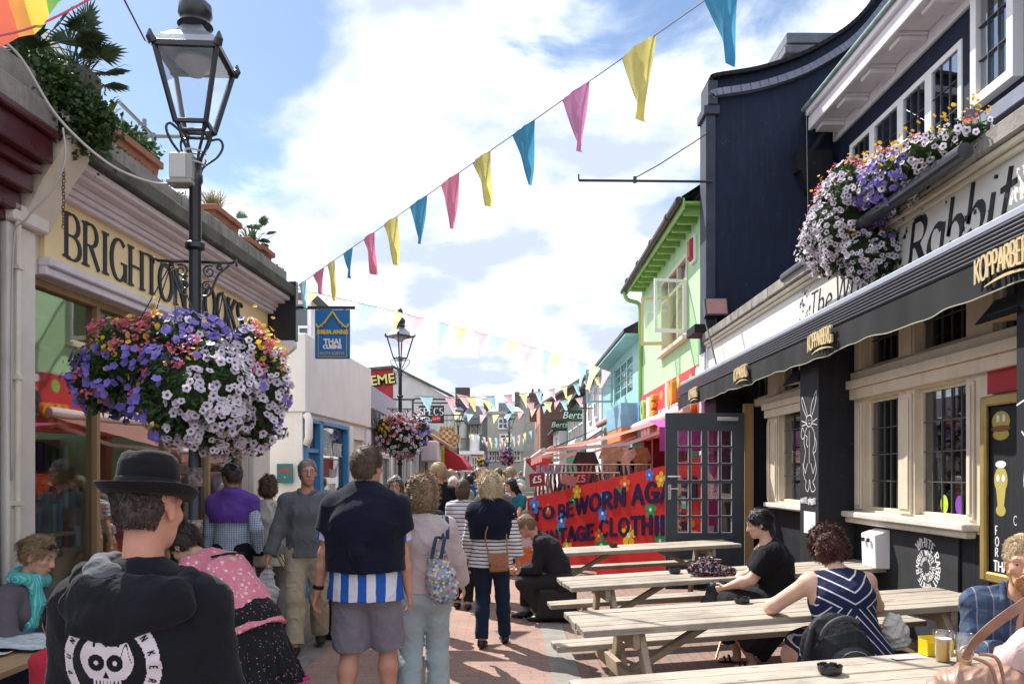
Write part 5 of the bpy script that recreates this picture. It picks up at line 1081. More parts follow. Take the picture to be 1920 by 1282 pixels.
# ================================================================ street lamps
LG = glass('lamp_glass',(.93,.95,.96),.08,.08)
def street_lamp(loc,rot,label,H=4.0,seed=1,q=1.0,basket=True,rt=0):
    """post with a four sided lantern; H = height of the lantern's foot"""
    t = empty('street_lamp',loc,0,label=label,cat='street lamp',group='black lantern street lamps')
    m = MB(); m.lathe([(.16,0),(.16,.08),(.12,.12),(.11,.7),(.13,.74),(.055,.80),(.042,.9),(.040,2.3),(.037,H-.36),(.047,H-.34),(.047,H-.30),(.036,H-.28),(.04,H-.22)],20)
    for z in (1.9,2.18,H-.75): m.lathe([(.038,z-.03),(.062,z-.015),(.062,z+.015),(.038,z+.03)],20)
    m.build('post',IRON,t,auto=35)
    m = MB(); RZ = Matrix.Rotation(rot,4,'Z')
    for k in range(4):
        a = rot+math.pi/4+k*math.pi/2; d = Vector((math.cos(a),math.sin(a),0))
        P = cr([d*.035+Vector((0,0,H-.32)),d*.05+Vector((0,0,H-.24)),d*.15+Vector((0,0,H-.14)),d*.19+Vector((0,0,H-.06)),d*.165+Vector((0,0,H-.02)),d*.10+Vector((0,0,H-.05))],5); m.tube(P,.008,6)
        P = cr([d*.03+Vector((0,0,H-.32)),d*.04+Vector((0,0,H-.18)),d*.09+Vector((0,0,H-.08)),d*.11+Vector((0,0,H))],4); m.tube(P,.010,6)
    m.build('frog_bracket',IRON,t,smooth=True)
    b,tp,hh = .092,.188,.44      # lantern half widths and glass height
    def ring(m,r,z,w,h):
        for k in range(4):
            a0,a1 = k*math.pi/2+math.pi/4,(k+1)*math.pi/2+math.pi/4; r2 = r*math.sqrt(2)
            m.bar((r2*math.cos(a0),r2*math.sin(a0),z),(r2*math.cos(a1),r2*math.sin(a1),z),w,h)
    m = MB(RZ); ring(m,b,H+.01,.024,.024); ring(m,b*.72,H-.035,.016,.016); ring(m,tp,H+hh,.032,.035)
    for k in range(4):
        a = k*math.pi/2+math.pi/4; c,s = math.cos(a)*math.sqrt(2),math.sin(a)*math.sqrt(2)
        m.bar((b*c,b*s,H),(tp*c,tp*s,H+hh),.026,.026); m.bar((b*c*.72,b*s*.72,H-.03),(b*c,b*s,H),.014,.014)
        m.tube([(tp*c*1.02,tp*s*1.02,H+hh),(tp*c*1.10,tp*s*1.10,H+hh+.03),(tp*c*1.10,tp*s*1.10,H+hh+.075)],[.03,.026,.006],8)
    m.build('lantern_frame',IRON,t,bevel=.002)
    m = MB(RZ)
    for k in range(4):
        a0,a1 = k*math.pi/2+math.pi/4,(k+1)*math.pi/2+math.pi/4; f = math.sqrt(2)*.985
        m.add([(b*f*math.cos(a0),b*f*math.sin(a0),H+.01),(b*f*math.cos(a1),b*f*math.sin(a1),H+.01),(tp*f*math.cos(a1),tp*f*math.sin(a1),H+hh),(tp*f*math.cos(a0),tp*f*math.sin(a0),H+hh)],[(0,1,2,3)])
    m.build('lantern_pane',LG,t,recalc=False)
    m = MB(RZ); r2 = tp*1.06*math.sqrt(2)
    lev = [(r2,H+hh+.018),(r2*.80,H+hh+.075),(r2*.5,H+hh+.13),(r2*.30,H+hh+.19),(r2*.26,H+hh+.20)]
    m.lathe(lev,4,rot=math.pi/4); m.build('lantern_roof',M('zinc_lamp_roof',(.30,.32,.36),.35,.15,metal=.5),t)
    m = MB(); z = H+hh+.19; m.lathe([(.075,z),(.11,z+.02),(.085,z+.06),(.105,z+.09),(.10,z+.15),(.05,z+.20),(.03,z+.22),(.045,z+.235),(.035,z+.26),(.05,z+.29),(.052,z+.33),(.03,z+.365),(.008,z+.385)],18); m.build('finial',IRON,t,auto=40)
    m = MB(); m.lathe([(.12,H+hh-.01),(.125,H+hh-.04),(.07,H+hh-.07),(.05,H+hh-.10)],18); m.build('lamp_fitting',M('opal_fitting',(.30,.29,.28),.4),t,smooth=True)
    if basket:      # two scrolled arms across the street that carry the flower baskets
        for sg in (-1,1):
            d = Vector((math.cos(rt),math.sin(rt),0))*sg; z0 = basket; m = MB()
            m.bar(d*.04+Vector((0,0,z0)),d*.23+Vector((0,0,z0+.0)),.014,.016); m.tube([d*.23+Vector((0,0,z0)),d*.25+Vector((0,0,z0+.02)),d*.255+Vector((0,0,z0-.02))],.009,6)
            m.tube(cr([d*.045+Vector((0,0,z0-.22)),d*.09+Vector((0,0,z0-.20)),d*.14+Vector((0,0,z0-.08)),d*.21+Vector((0,0,z0-.015))],6),.008,6)
            for cx_,cz_,r in ((.085,-.06,.042),(.15,-.03,.022),(.07,-.15,.03)):
                P = [d*(cx_+r*(1-i/22)*math.cos(i*.55+1))+Vector((0,0,z0+cz_+r*(1-i/22)*math.sin(i*.55+1))) for i in range(17)]; m.tube(P,.0065,5)
            m.build('basket_arm',IRON,t,smooth=True)
    return t
L1 = street_lamp((-1.985,5.1,0),R(4),'tall black lantern lamp post closest to the camera, beside the bookshop',3.9,basket=3.05,rt=R(8))
L2 = street_lamp((-2.13,16.0,0),R(45),'second black lantern lamp post, by the slate grey hanging sign',4.0,basket=3.0,rt=R(10))
L3 = street_lamp((-2.12,35.0,0),R(30),'third black lantern lamp post, in front of the deep red canopy',4.0,basket=False)
L4 = street_lamp((.12,39.0,0),R(50),'farthest black lantern lamp post, on the right of the crowd with pinkish panes',3.95,basket=2.9,rt=R(5))
# posters and tape on the near post
for i,z in enumerate((.5,.95,1.32,1.62)):
    m = MB(); m.lathe([(.0435+.0008*i,z),(.0435+.0008*i,z+.09+.03*(i % 2))],16,(-1.985,5.1,0))
    o = m.build('post_sticker',M('torn_stickers',(.30,.24,.22),.8,.9,30),smooth=True); o.parent = L1; o.matrix_parent_inverse = L1.matrix_basis.inverted()
# junction box, cable ties
t = empty('junction_box',(-2.1,5.05,3.65),label='pale grey junction box strapped high on the nearest lamp post',cat='junction box')
m = MB(); a = at(316,333,5.0); b = at(347,285,5.0); m.box((a.x,5.0,a.z),(b.x,5.14,b.z)); sub(m,'box_body',M('grey_plastic_box',(.55,.55,.52),.5,.05),t,bevel=.006)
m = MB(); a = at(347,333,5.0); b = at(358,285,5.0); m.box((a.x,5.01,a.z),(b.x,5.13,b.z)); m.box((a.x-.12,5.0,a.z-.03),(b.x,5.12,a.z-.002)); sub(m,'lid',M('grey_plastic_lid',(.36,.36,.34),.5,.05),t,bevel=.004)
CABLE = M('grey_white_cable',(.50,.50,.48),.5,.05)
m = MB(); m.tube(cr([at(-20,60,4.2),at(38,108,4.4),at(110,222,4.6),at(205,308,4.8),at(290,343,5.0),at(352,342,5.05)],10),.008,8)
for i in range(2): m.tube([(-1.985+.064*math.cos(a),5.1+.064*math.sin(a),at(0,300-i*22,5.1).z-.006*a) for a in [j*.4 for j in range(17)]],.006,6)
tag(m.build('overhead_cable',CABLE,smooth=True),'pale cable sagging from the rooftop planting to the nearest lamp post','cable')
m = MB(); m.tube(cr([at(118,240,5.0),at(122,300,5.0),at(96,360,5.0),at(50,410,5.0),at(24,480,5.02),at(22,900,5.05)],8),.006,6)
tag(m.build('wall_cable',CABLE,smooth=True),'thin loose cable looping down the cream console and pilaster','cable')
# rusty chain
m = MB()
for i in range(30):
    p = at(119+.6*math.sin(i),248+i*6.1,5.25); k = i % 2
    m.tube([(p.x+(.010*math.cos(a) if k else 0),p.y+(0 if k else .010*math.cos(a)),p.z+.014*math.sin(a)) for a in [j*math.pi/4 for j in range(8)]],.0028,5,closed=True)
tag(m.build('hanging_chain',M('rusty_chain',(.12,.09,.07),.7,.3,metal=.4)),'rusty chain hanging beside the yellow fascia from the parapet','chain')

# ================================================================ flower baskets
LEAF = leafmat('basket_leaf',(.040,.085,.022)); LEAFY = leafmat('lime_leaf',(.10,.16,.03)); LEAFD = leafmat('ivy_leaf',(.045,.085,.025))
P_WHITE = petalmat('white_petunia',(.76,.70,.78),(.10,.04,.14),split=.60); P_PURP = petalmat('purple_petunia',(.25,.19,.62),(.30,.22,.55),split=.8)
P_PINK = petalmat('pink_geranium',(.72,.16,.24),(.8,.3,.3),split=.9); P_YEL = petalmat('yellow_bloom',(.80,.50,.04),(.6,.3,.02),split=.8)
def hull_pt(rnd,c,r,top=.0,droop=.0):
    while True:
        d = Vector((rnd.gauss(0,1),rnd.gauss(0,1),rnd.gauss(0,1))).normalized()
        if d.z > -.92: break
    k = .86+.14*math.sin(d.x*5+c[0]*3)*math.sin(d.y*4+1)+.10*math.sin(d.z*7+d.x*6)
    p = Vector(c)+Vector((d.x*r[0],d.y*r[1],d.z*r[2]))*k
    if droop and d.z < 0: p.z -= droop*(1-abs(d.x))*rnd.random()
    return p,d
def flower_mass(t,lobes,seed,nleaf,nfl,size,zones,leafs=.05):
    """lobes: list of (centre, radii); zones(p, d, rnd) -> which blossom grows there"""
    rnd = random.Random(seed); L = []; F = {'w': [],'p': [],'r': [],'y': []}; wts = [a[1][0]*a[1][2] for a in lobes]
    def inside(p,skip):
        for i,(c,r) in enumerate(lobes):
            if i != skip and ((p.x-c[0])/r[0])**2+((p.y-c[1])/r[1])**2+((p.z-c[2])/r[2])**2 < .72: return True
        return False
    while len(L) < nleaf:
        i = rnd.choices(range(len(lobes)),wts)[0]; p,d = hull_pt(rnd,*lobes[i],droop=.06)
        if inside(p,i): continue
        L.append((p-d*rnd.uniform(.0,.10),d))
    n = 0
    while n < nfl:
        i = rnd.choices(range(len(lobes)),wts)[0]; p,d = hull_pt(rnd,*lobes[i],droop=.05)
        if inside(p,i): continue
        z = zones(p,d,rnd); n += 1
        if z: F[z].append((p+d*rnd.uniform(.01,.05),(d+Vector((0,-.3,.25))).normalized()))
    core = MB()
    for c,r in lobes:
        vs = [];
        for a in range(7):
            for b in range(10):
                th,ph = math.pi*a/6,2*math.pi*b/10; vs.append((c[0]+r[0]*.72*math.sin(th)*math.cos(ph),c[1]+r[1]*.72*math.sin(th)*math.sin(ph),c[2]+r[2]*.72*math.cos(th)))
        core.add(vs,[(a*10+b,a*10+(b+1) % 10,(a+1)*10+(b+1) % 10,(a+1)*10+b) for a in range(6) for b in range(10)])
    co = core.build('basket_liner',M('moss_liner',(.03,.045,.018),.95,.4,30,.5,60,.01),None,smooth=True); wsub(co,t)
    o = leaf_cloud(L,leafs,rnd,name='foliage',mat=LEAF); wsub(o,t)
    for k,nm,mt in (('w','white_petunias',P_WHITE),('p','purple_petunias',P_PURP)):
        if F[k]: o = blooms(F[k],size,rnd,nm,mt,None); tag(o,kind='stuff'); wsub(o,t)
    if F['r']:
        pts = []
        for p,d in F['r']:
            for j in range(9): pts.append((p+Vector((rnd.gauss(0,.016),rnd.gauss(0,.016),rnd.gauss(0,.014)))*(size/.05),d))
        o = blooms(pts,size*.42,rnd,'pink_geraniums',P_PINK,None,depth=.1); tag(o,kind='stuff'); wsub(o,t)
    if F['y']:
        pts = []
        for p,d in F['y']:
            for j in range(3): pts.append((p+Vector((rnd.gauss(0,.022),rnd.gauss(0,.022),rnd.gauss(0,.03)+.02)),d))
        o = blooms(pts,size*.62,rnd,'yellow_blooms',P_YEL,None,depth=.2); tag(o,kind='stuff'); wsub(o,t)
def chains(t,top,pts):
    m = MB()
    for p in pts: m.tube([top,p],.004,5)
    m.tube([Vector(top)+Vector((0,0,.02)),Vector(top)],.008,6); wsub(m.build('chain',IRON),t)
# near lamp: left basket (towards the shop) and right basket
def zone_near(p,d,rnd):
    a = at(0,0,1)
    px = CX+p.x/p.y*FPX; py = HY-(p.z-ZC)/p.y*FPX
    v = rnd.random()
    if px < 310:
        if py < 655: return 'r' if v < .46 else ('y' if v < .54 else None)
        return 'p' if v < .50 else ('y' if v < .54 else ('r' if v < .57 else None))
    if px < 470:
        if py < 640 and px < 460: return 'p' if v < .80 else 'w'
        if py < 690 and px < 380: return 'r' if v < .22 else ('y' if v < .27 else ('p' if v < .34 else None))
        if px < 350 and py < 740: return 'w' if v < .12 else None
        return 'w' if v < .90 else None
    if py < 655: return 'r' if v < .45 else ('y' if v < .9 else None)
    if py < 700: return 'y' if v < .4 else ('r' if v < .62 else 'w')
    return 'w' if v < .78 else ('p' if v < .92 else None)
tB = empty('flower_basket',(-2.2,5.1,2.5),label='huge hanging basket of purple and white petunias on the nearest lamp post',cat='flower basket')
def lobe(px,py,rpx,rpy,Y,ry): c = at(px,py,Y); q = Y/FPX; return ((c.x,c.y,c.z),(rpx*q,ry,rpy*q))
flower_mass(tB,[lobe(285,690,135,92,4.95,.38),lobe(370,745,110,105,4.75,.36),lobe(200,715,68,62,4.95,.24),lobe(345,640,90,48,4.95,.28)],3,5200,1700,.052,zone_near,.052)
chains(tB,at(322,492,5.08),[at(262,600,4.9),at(330,598,4.75),at(372,602,4.95),at(290,590,5.3)])
tB2 = empty('flower_basket',(-1.6,5.2,2.5),label='right hand hanging basket of the nearest lamp post, tipped with yellow and pink blooms',cat='flower basket')
flower_mass(tB2,[lobe(455,700,78,88,5.25,.36),lobe(470,780,60,70,5.2,.28),lobe(500,725,38,60,5.2,.2),lobe(420,800,50,55,5.1,.22)],4,2800,900,.052,zone_near,.052)
chains(tB2,at(418,553,5.15),[at(400,640,5.1),at(440,640,5.1),at(455,645,5.3)])
def zone2(p,d,rnd):
    px = CX+p.x/p.y*FPX; py = HY-(p.z-ZC)/p.y*FPX; v = rnd.random()
    if px > 785: return 'p' if v < .6 else ('w' if v < .8 else None)
    if px < 730 and py < 815: return 'y' if v < .28 else ('w' if v < .45 else None)
    if py < 805: return 'r' if v < .5 else 'w'
    return 'w' if v < .62 else ('r' if v < .74 else None)
tB3 = empty('flower_basket',(-2.1,16,2.5),label='flower basket on the second lamp post, white over pink with a purple right edge',cat='flower basket')
flower_mass(tB3,[lobe(737,815,40,38,15.8,.45),lobe(778,812,28,34,16.0,.35),lobe(758,835,36,26,15.8,.35)],5,2600,800,.075,zone2,.08)
tB4 = empty('flower_basket',(0,39,2.3),label='small far off basket of lilac flowers at the farthest lamp post',cat='flower basket')
flower_mass(tB4,[lobe(950,856,13,17,38.7,.4)],6,500,160,.14,lambda p,d,r: 'p' if r.random() < .5 else ('w' if r.random() < .6 else 'r'),.16)
tB5 = empty('flower_basket',(-1.5,48,2.3),label='dark and violet far off basket against the pale sage shop fronts',cat='flower basket')
flower_mass(tB5,[lobe(901,866,7,8,48,.3),lobe(911,866,6,8,48.5,.3)],8,300,70,.14,lambda p,d,r: 'p' if p.x > -1.4 else 'y',.16)
# pub flowers over the name board
def zonep(p,d,rnd):
    px = CX+p.x/p.y*FPX; py = HY-(p.z-ZC)/p.y*FPX; v = rnd.random()
    up = (py-(515-(px-1500)*.88))      # below (+) or above the diagonal of the mass
    if d.z > .5: return 'y' if v < .14 else ('r' if v < .36 else ('w' if v < .8 else None))
    if 1600 < px < 1700 and 280 < py < 450: return 'p' if v < .6 else 'w'
    return 'w' if v < .85 else None
tP = empty('flower_trough',(3.0,7,3.9),label='overflowing trough of white, violet and yellow flowers on the pub cornice above the name board',cat='flower trough')
flower_mass(tP,[lobe(1600,425,95,95,7.2,.42),lobe(1555,460,58,55,7.6,.3),lobe(1620,365,85,65,7.0,.4),lobe(1640,478,66,50,6.9,.25),lobe(1700,345,60,50,6.4,.3),lobe(1690,330,75,50,6.3,.4),lobe(1742,296,70,38,5.9,.36),lobe(1797,262,42,26,5.6,.3)],9,7400,2600,.052,zonep,.05)
rnd = random.Random(4); L = []
for i in range(60):          # loose yellow sprays standing up out of the trough
    px = rnd.uniform(1640,1840); p = at(px,318-(px-1640)*.5-rnd.uniform(0,50),rnd.uniform(5.5,6.3)); L.append((p,Vector((0,-1,.4))))
o = blooms(L,.03,rnd,'yellow_spray',P_YEL,None); tag(o,kind='stuff'); wsub(o,tP)
m = MB()
for p,d in L[::2]: m.tube([p,p+Vector((rnd.uniform(-.08,.08),0,-.25))],.0015,3)
wsub(m.build('stem',LEAF),tP)
# ================================================================ roof planting on the left
GREENL = leafmat('palm_leaf',(.035,.065,.028),.3,.15); GRASSL = leafmat('dry_grass',(.40,.34,.20),.2,.2); AGAVE = leafmat('agave_leaf',(.14,.22,.12),.3,.1)
TERRA = M('terracotta',(.34,.15,.095),.8,.2,5,.3,30,.004,grime=.3)
def fan_palm(t,base,fronds,seed,size,mat=GREENL):
    rnd = random.Random(seed); m = MB(); st = MB(); base = Vector(base)
    for i in range(fronds):
        az = rnd.uniform(0,2*math.pi); el = rnd.uniform(-.15,1.2); d = Vector((math.cos(az)*math.cos(el),math.sin(az)*math.cos(el),math.sin(el)))
        L = size*rnd.uniform(.55,.9); c = base+d*L; st.tube([base,base+d*L*.5+Vector((0,0,.02)),c],.006*size/.6,5)
        side = d.cross(Vector((0,0,1))).normalized(); up = side.cross(d)
        for k in range(15):
            a = -1.45+2.9*k/14; q = (d*math.cos(a)+side*math.sin(a)).normalized(); l = size*.52*(1-.18*abs(a))*rnd.uniform(.9,1.05); w = size*.020
            tip = c+q*l+up*l*.12-Vector((0,0,.16*l)); n = q.cross(up).normalized()*w
            m.add([c-n*.4,c+q*l*.55-n+up*l*.10,tip,c+q*l*.55+n+up*l*.10,c+n*.4],[(0,1,2),(0,2,4),(2,3,4)])
    wsub(m.build('palm_fronds',mat,recalc=False),t); wsub(st.build('stem',mat),t)
def grass_tuft(name,t,base,n,h,spread,seed,mat,w=.006,droop=.3):
    rnd = random.Random(seed); m = MB(); base = Vector(base)
    for i in range(n):
        az = rnd.uniform(0,6.283); lean = rnd.uniform(.05,1)*spread; d = Vector((math.cos(az)*lean,math.sin(az)*lean,1)).normalized(); l = h*rnd.uniform(.6,1); s = d.cross(Vector((math.sin(az),-math.cos(az),.1))).normalized()
        s = Vector((math.sin(az),-math.cos(az),0))*w; b0 = base+Vector((rnd.gauss(0,.03),rnd.gauss(0,.03),0)); out = Vector((math.cos(az),math.sin(az),0))
        p1 = b0+d*l*.5; p2 = b0+d*l*.85+out*droop*l*.3; p3 = b0+d*l+out*droop*l*.6-Vector((0,0,droop*l*.3))
        m.add([b0-s,b0+s,p1+s,p1-s,p2+s*.6,p2-s*.6,p3],[(0,1,2,3),(3,2,4,5),(5,4,6)])
    o = m.build(name,mat,recalc=False); wsub(o,t)
def trough_pot(t,p,L,w,h,F=FL):
    m = MB(F); s,n,z = p
    m.add([(s,n,z),(s+L,n,z),(s+L,n-w,z),(s,n-w,z),(s-.03,n+.03,z+h),(s+L+.03,n+.03,z+h),(s+L+.03,n-w-.03,z+h),(s-.03,n-w-.03,z+h)],[(0,3,2,1),(4,5,6,7),(0,1,5,4),(1,2,6,5),(2,3,7,6),(3,0,4,7)])
    m.box((s-.05,n-w-.05,z+h-.06),(s+L+.05,n+.05,z+h)); sub(m,'pot',TERRA,t,bevel=.006)
t = empty('palm_planter',(-3.1,5.2,4.2),label='dark fan palm above ivy spilling over the parapet at the top left',cat='planter')
fan_palm(t,at(130,135,5.3),17,11,.40); fan_palm(t,at(75,90,5.1),9,12,.34)
m = MB(); m.tube([at(128,140,5.3),at(122,210,5.3)],[.06,.08],8); m.box(tuple(at(100,215,5.25)),tuple(at(190,150,5.45))); wsub(m.build('planter_box',STONED),t)
rnd = random.Random(8); L = []
for i in range(5200):
    a = rnd.random(); px = 48+a*150+rnd.gauss(0,16); py = 120+a*120+rnd.gauss(0,24)+rnd.random()**2*30; L.append((at(px,py,5.1+a*.25+rnd.gauss(0,.08)),Vector((.3,-.6,.2))))
for i in range(8):
    px0,py0 = 70+i*16+rnd.uniform(-6,6),175+i*9; ln = rnd.uniform(25,75)
    for j in range(70): L.append((at(px0+rnd.gauss(0,5),py0+ln*rnd.random(),5.0+i*.05+rnd.gauss(0,.03)),Vector((.3,-.6,-.2))))
wsub(leaf_cloud(L,.042,rnd,name='ivy',mat=LEAFD,narrow=.8),t)
grass_tuft('spiky_leaves',t,at(150,150,5.5),40,.30,1.4,3,GREENL,.006)
grass_tuft('lime_leaves',t,at(195,240,5.6),26,.25,.9,4,leafmat('lime_strap_leaf',(.24,.32,.05)),.010)
t = empty('planter',(-3.3,6.9,4.2),label='long terracotta trough with dark trailing leaves beside the lamp post',cat='planter',group='terracotta planters on the bookshop roof')
trough_pot(t,(6.2,.08,4.14),.68,.28,.24); rnd = random.Random(2)
wsub(leaf_cloud([(Lw(rnd.uniform(6.35,6.95),rnd.uniform(-.15,.12),4.38+rnd.random()*.14),Vector((0,0,1))) for i in range(500)],.05,rnd,name='foliage',mat=LEAF,narrow=.7),t)
t = empty('planter',(-3.1,8.4,4.2),label='terracotta trough with a tuft of straw coloured grass',cat='planter',group='terracotta planters on the bookshop roof')
trough_pot(t,(7.95,.12,4.14),.55,.28,.22); grass_tuft('dry_grass',t,Lw(8.2,0,4.33),260,.30,.75,6,GRASSL,.004,.5); grass_tuft('green_stems',t,Lw(7.75,-.05,4.2),30,.36,.5,7,GREENL,.004)
t = empty('planter',(-3.0,9.3,4.2),label='small terracotta pot with a rosette of broad spiky leaves at the roof corner',cat='planter',group='terracotta planters on the bookshop roof')
trough_pot(t,(8.75,.14,4.14),.22,.22,.13); trough_pot(t,(9.15,.14,4.14),.28,.26,.16); fan_palm(t,Lw(9.1,.0,4.38),12,21,.26,AGAVE); grass_tuft('spiky_leaves',t,Lw(9.2,0,4.3),50,.3,1.2,9,AGAVE,.012,.3)
rnd = random.Random(12); moss = []
for i in range(900): moss.append((Lw(rnd.uniform(5.4,9.6),rnd.uniform(.0,.26),4.13+abs(rnd.gauss(0,.015))),Vector((0,0,1))))
tag(leaf_cloud(moss,.022,rnd,name='parapet_moss',mat=LEAFD,narrow=.8),'low moss and weeds growing along the bookshop parapet','moss',kind='stuff')

# ================================================================ bunting
def clothm(name,col,tr=.35):
    if name in MATS: return MATS[name]
    s = NT(name); c = s.mix(s.ramp(s.noise(s.obj(),6,4),(.35,(0,)*3),(.65,(1,)*3)),tuple(x*.88 for x in col),tuple(min(1,x*1.08) for x in col))
    s.bump(s.noise(s.obj(),260,2),.15,.001); s.fin(c,.8,0,.2); tl = s.n('ShaderNodeBsdfTranslucent'); s.set(tl.inputs[0],c); mx = s.n('ShaderNodeMixShader'); mx.inputs[0].default_value = tr
    s.set(mx.inputs[1],s.b.outputs[0]); s.set(mx.inputs[2],tl.outputs[0]); s.set(s.out.inputs[0],mx.outputs[0]); MATS[name] = s.m; return s.m
BC = {'b': clothm('bunting_blue',(.08,.34,.54),.5),'y': clothm('bunting_yellow',(.74,.66,.22),.5),'p': clothm('bunting_pink',(.70,.30,.52),.5),'r': clothm('bunting_rose',(.80,.26,.38)),
      'B': clothm('pale_bunting_blue',(.42,.66,.74),.6),'Y': clothm('pale_bunting_yellow',(.86,.80,.40),.6),'P': clothm('pale_bunting_pink',(.84,.52,.58),.6)}
def pennant(parent,a,b,length,lean,col,rnd,th=.003):
    """a, b ends of the hem on the cord; the cloth hangs down, curls and flutters"""
    a,b = Vector(a),Vector(b); u = (b-a); n = 7; m = 10; vs = []; side = u.cross(Vector((0,0,1))).normalized(); ph = rnd.uniform(0,6); cur = rnd.uniform(.04,.12)*length
    tip = (a+b)/2+Vector((0,0,-length))+Vector(lean)*length
    for j in range(m+1):
        t = j/m; l = a.lerp(tip,t); r = b.lerp(tip,t); mid = (l+r)/2
        for i in range(n+1):
            s = i/n; p = l.lerp(r,s); bulge = cur*math.sin(math.pi*s)*(.5+t)+.035*length*math.sin(ph+s*5+t*4)*t+.012*length*math.sin(s*17+t*3+ph); p = p+side*bulge; vs.append(p)
    fs = [(j*(n+1)+i,j*(n+1)+i+1,(j+1)*(n+1)+i+1,(j+1)*(n+1)+i) for j in range(m) for i in range(n)]
    me = bpy.data.meshes.new('pennant'); me.from_pydata([tuple(v) for v in vs],[],fs); me.polygons.foreach_set('use_smooth',[True]*len(fs)); me.update()
    o = link_mesh('pennant',me,BC[col],None); return wsub(o,parent)
def lerp_px(A,B,px):       # the point of the straight line A-B that shows at photo column px
    q = (px-CX)/FPX; t = (q*A.y-A.x)/((B.x-A.x)-q*(B.y-A.y)); return A+(B-A)*t,t
def bunting(label,A,B,items,size,lean,seed,sag=0,cord=.004):
    """items: (px left, px right, colour) along the cord"""
    rnd = random.Random(seed); t = empty('bunting_string',tuple((A+B)/2),label=label,cat='bunting',group='strings of bunting across the street')
    def sg(p,k): return p-Vector((0,0,sag*4*k*(1-k)))
    m = MB(); m.tube([sg(A+(B-A)*i/24,i/24) for i in range(25)],cord,6); sub(m,'cord',M('bunting_cord',(.28,.27,.30),.8),t)
    for (x0,x1,c,*ex) in items:
        a,ta = lerp_px(A,B,x0); b,tb = lerp_px(A,B,x1); l = ex[0] if ex else size
        pennant(t,sg(a,ta),sg(b,tb),l*rnd.uniform(.94,1.06),Vector(lean)*rnd.uniform(.5,1.3),c,rnd)
A0 = at(551,541,9.6); B0 = at(1440,-82,4.3)
bunting('near string of bright bunting rising from the bookshop corner to the top right',A0,B0+(B0-A0)*.35,[(1321,1387,'b',.46),(1166,1229,'y',.47),(1054,1105,'p',.44),(960,1004,'b',.42),(886,921,'y',.40),(826,862,'r',.42),(768,801,'b',.40),(719,746,'y',.42),(682,703,'r',.40),(644,661,'b',.28),(613,628,'y',.40),(587,608,'r',.26),(560,574,'B',.3)],.42,(.16,0,0),3)
A1 = at(556,541,9.6); B1 = at(1152,700,24)
bunting('middle string of faded bunting running from the bookshop corner down to the teal house',A1,B1,[(566,598,'Y',.22),(630,655,'P',.14),(671,708,'B',.34),(735,757,'Y',.3),(762,796,'P',.32),(821,842,'B',.48),(850,880,'Y',.28),(888,916,'P',.46),(918,950,'B',.42),(952,976,'Y',.34),(976,1008,'P',.44),(1017,1034,'B',.54),(1034,1056,'Y',.46),(1062,1082,'P',.5),(1084,1104,'B',.6),(1106,1126,'Y',.6),(1128,1146,'P',.5)],.4,(-.35,0,0),5,sag=-.1)
def auto_string(label,A,B,n,size,lean,seed,sag=.3,start=0,pal='BPY'):
    rnd = random.Random(seed); xa,xb = CX+A.x/A.y*FPX,CX+B.x/B.y*FPX; it = []
    for i in range(n):
        a = (i+.18)/n; b = (i+.72)/n; pa,pb = A+(B-A)*a,A+(B-A)*b; it.append((CX+pa.x/pa.y*FPX,CX+pb.x/pb.y*FPX,pal[(i+start) % len(pal)]))
    bunting(label,A,B,it,size,lean,seed,sag,.006)
auto_string('third string of bunting from the second lamp post across to the teal house',at(778,742,16.1),at(1128,703,27),12,.36,(.3,0,0),7,.25)
auto_string('fourth string, from the end of the long iron bracket to the bottle green shop',at(845,736,21.2),at(1100,742,30),7,.36,(.3,0,0),8,.25,1)
auto_string('fifth string, passing in front of the crest of the far sage houses',at(846,770,34),at(1080,735,36),10,.4,(-.3,0,0),9,.5,2)
if 0: auto_string('sixth string, just above the third lantern in the distance',at(850,790,40),at(1040,770,42),10,.4,(.2,0,0),10,.4)
if 0: auto_string('seventh string, crossing the windows of the wide grey green house',at(866,800,46),at(1010,795,46),12,.5,(-.2,0,0),11,.5,1)
auto_string('eighth string, low across the far shop fronts by the balcony',at(880,812,50),at(1000,805,51),11,.55,(.2,0,0),12,.4,2)
auto_string('ninth string, the lowest and farthest one over the crowd',at(900,824,56),at(985,820,56),10,.5,(.1,0,0),13,.3)
# rainbow flag corner, cords
t = empty('rainbow_flag',(-1.9,3,3.4),label='corner of a large rainbow flag sagging into the top left of the street',cat='flag')
bands = ['#c0305a','#d8705a','#e2a05a','#e4cf5e','#7fb060','#2f9ac0']
c0 = at(-60,75,3.0); c1 = at(185,-12,3.0); c2 = at(170,-160,3.0); c3 = at(-75,-80,3.0)
for k in range(6):
    vs = []; n = 14; a0,a1 = k/6,(k+1)/6
    for i in range(n+1):
        tt = i/n
        for s in (a0,(a0+a1)/2,a1):
            lo = c0.lerp(c1,s); hi = c3.lerp(c2,s); p = lo.lerp(hi,tt); p = p+Vector((0,.05*math.sin(s*6+tt*4),-.05*math.sin(math.pi*s)*(1-tt)-.02*math.sin(s*14))); vs.append(p)
    m = MB(); m.add(vs,[(i*3+j,i*3+j+1,i*3+j+4,i*3+j+3) for i in range(n) for j in range(2)]); sub(m,'flag_stripe',clothm('flag_stripe_%d' % (k+1),hexc(bands[k]),.5),t,recalc=False,smooth=True)
m = MB(); m.tube(cr([at(-60,77,2.99),at(60,52,2.99),at(185,-10,2.99)],8),.004,6); sub(m,'flag_hem',BC['r'],t)
m = MB(); m.tube([at(228,-10,3.6),at(272,76,4.4)],.0045,5); m.tube([at(272,76,4.4),at(330,120,5.0)],.0018,4); tag(m.build('loose_cord',M('purple_cord',(.14,.08,.2),.7)),'loose dark cord ending beside the nearest lantern','cord')
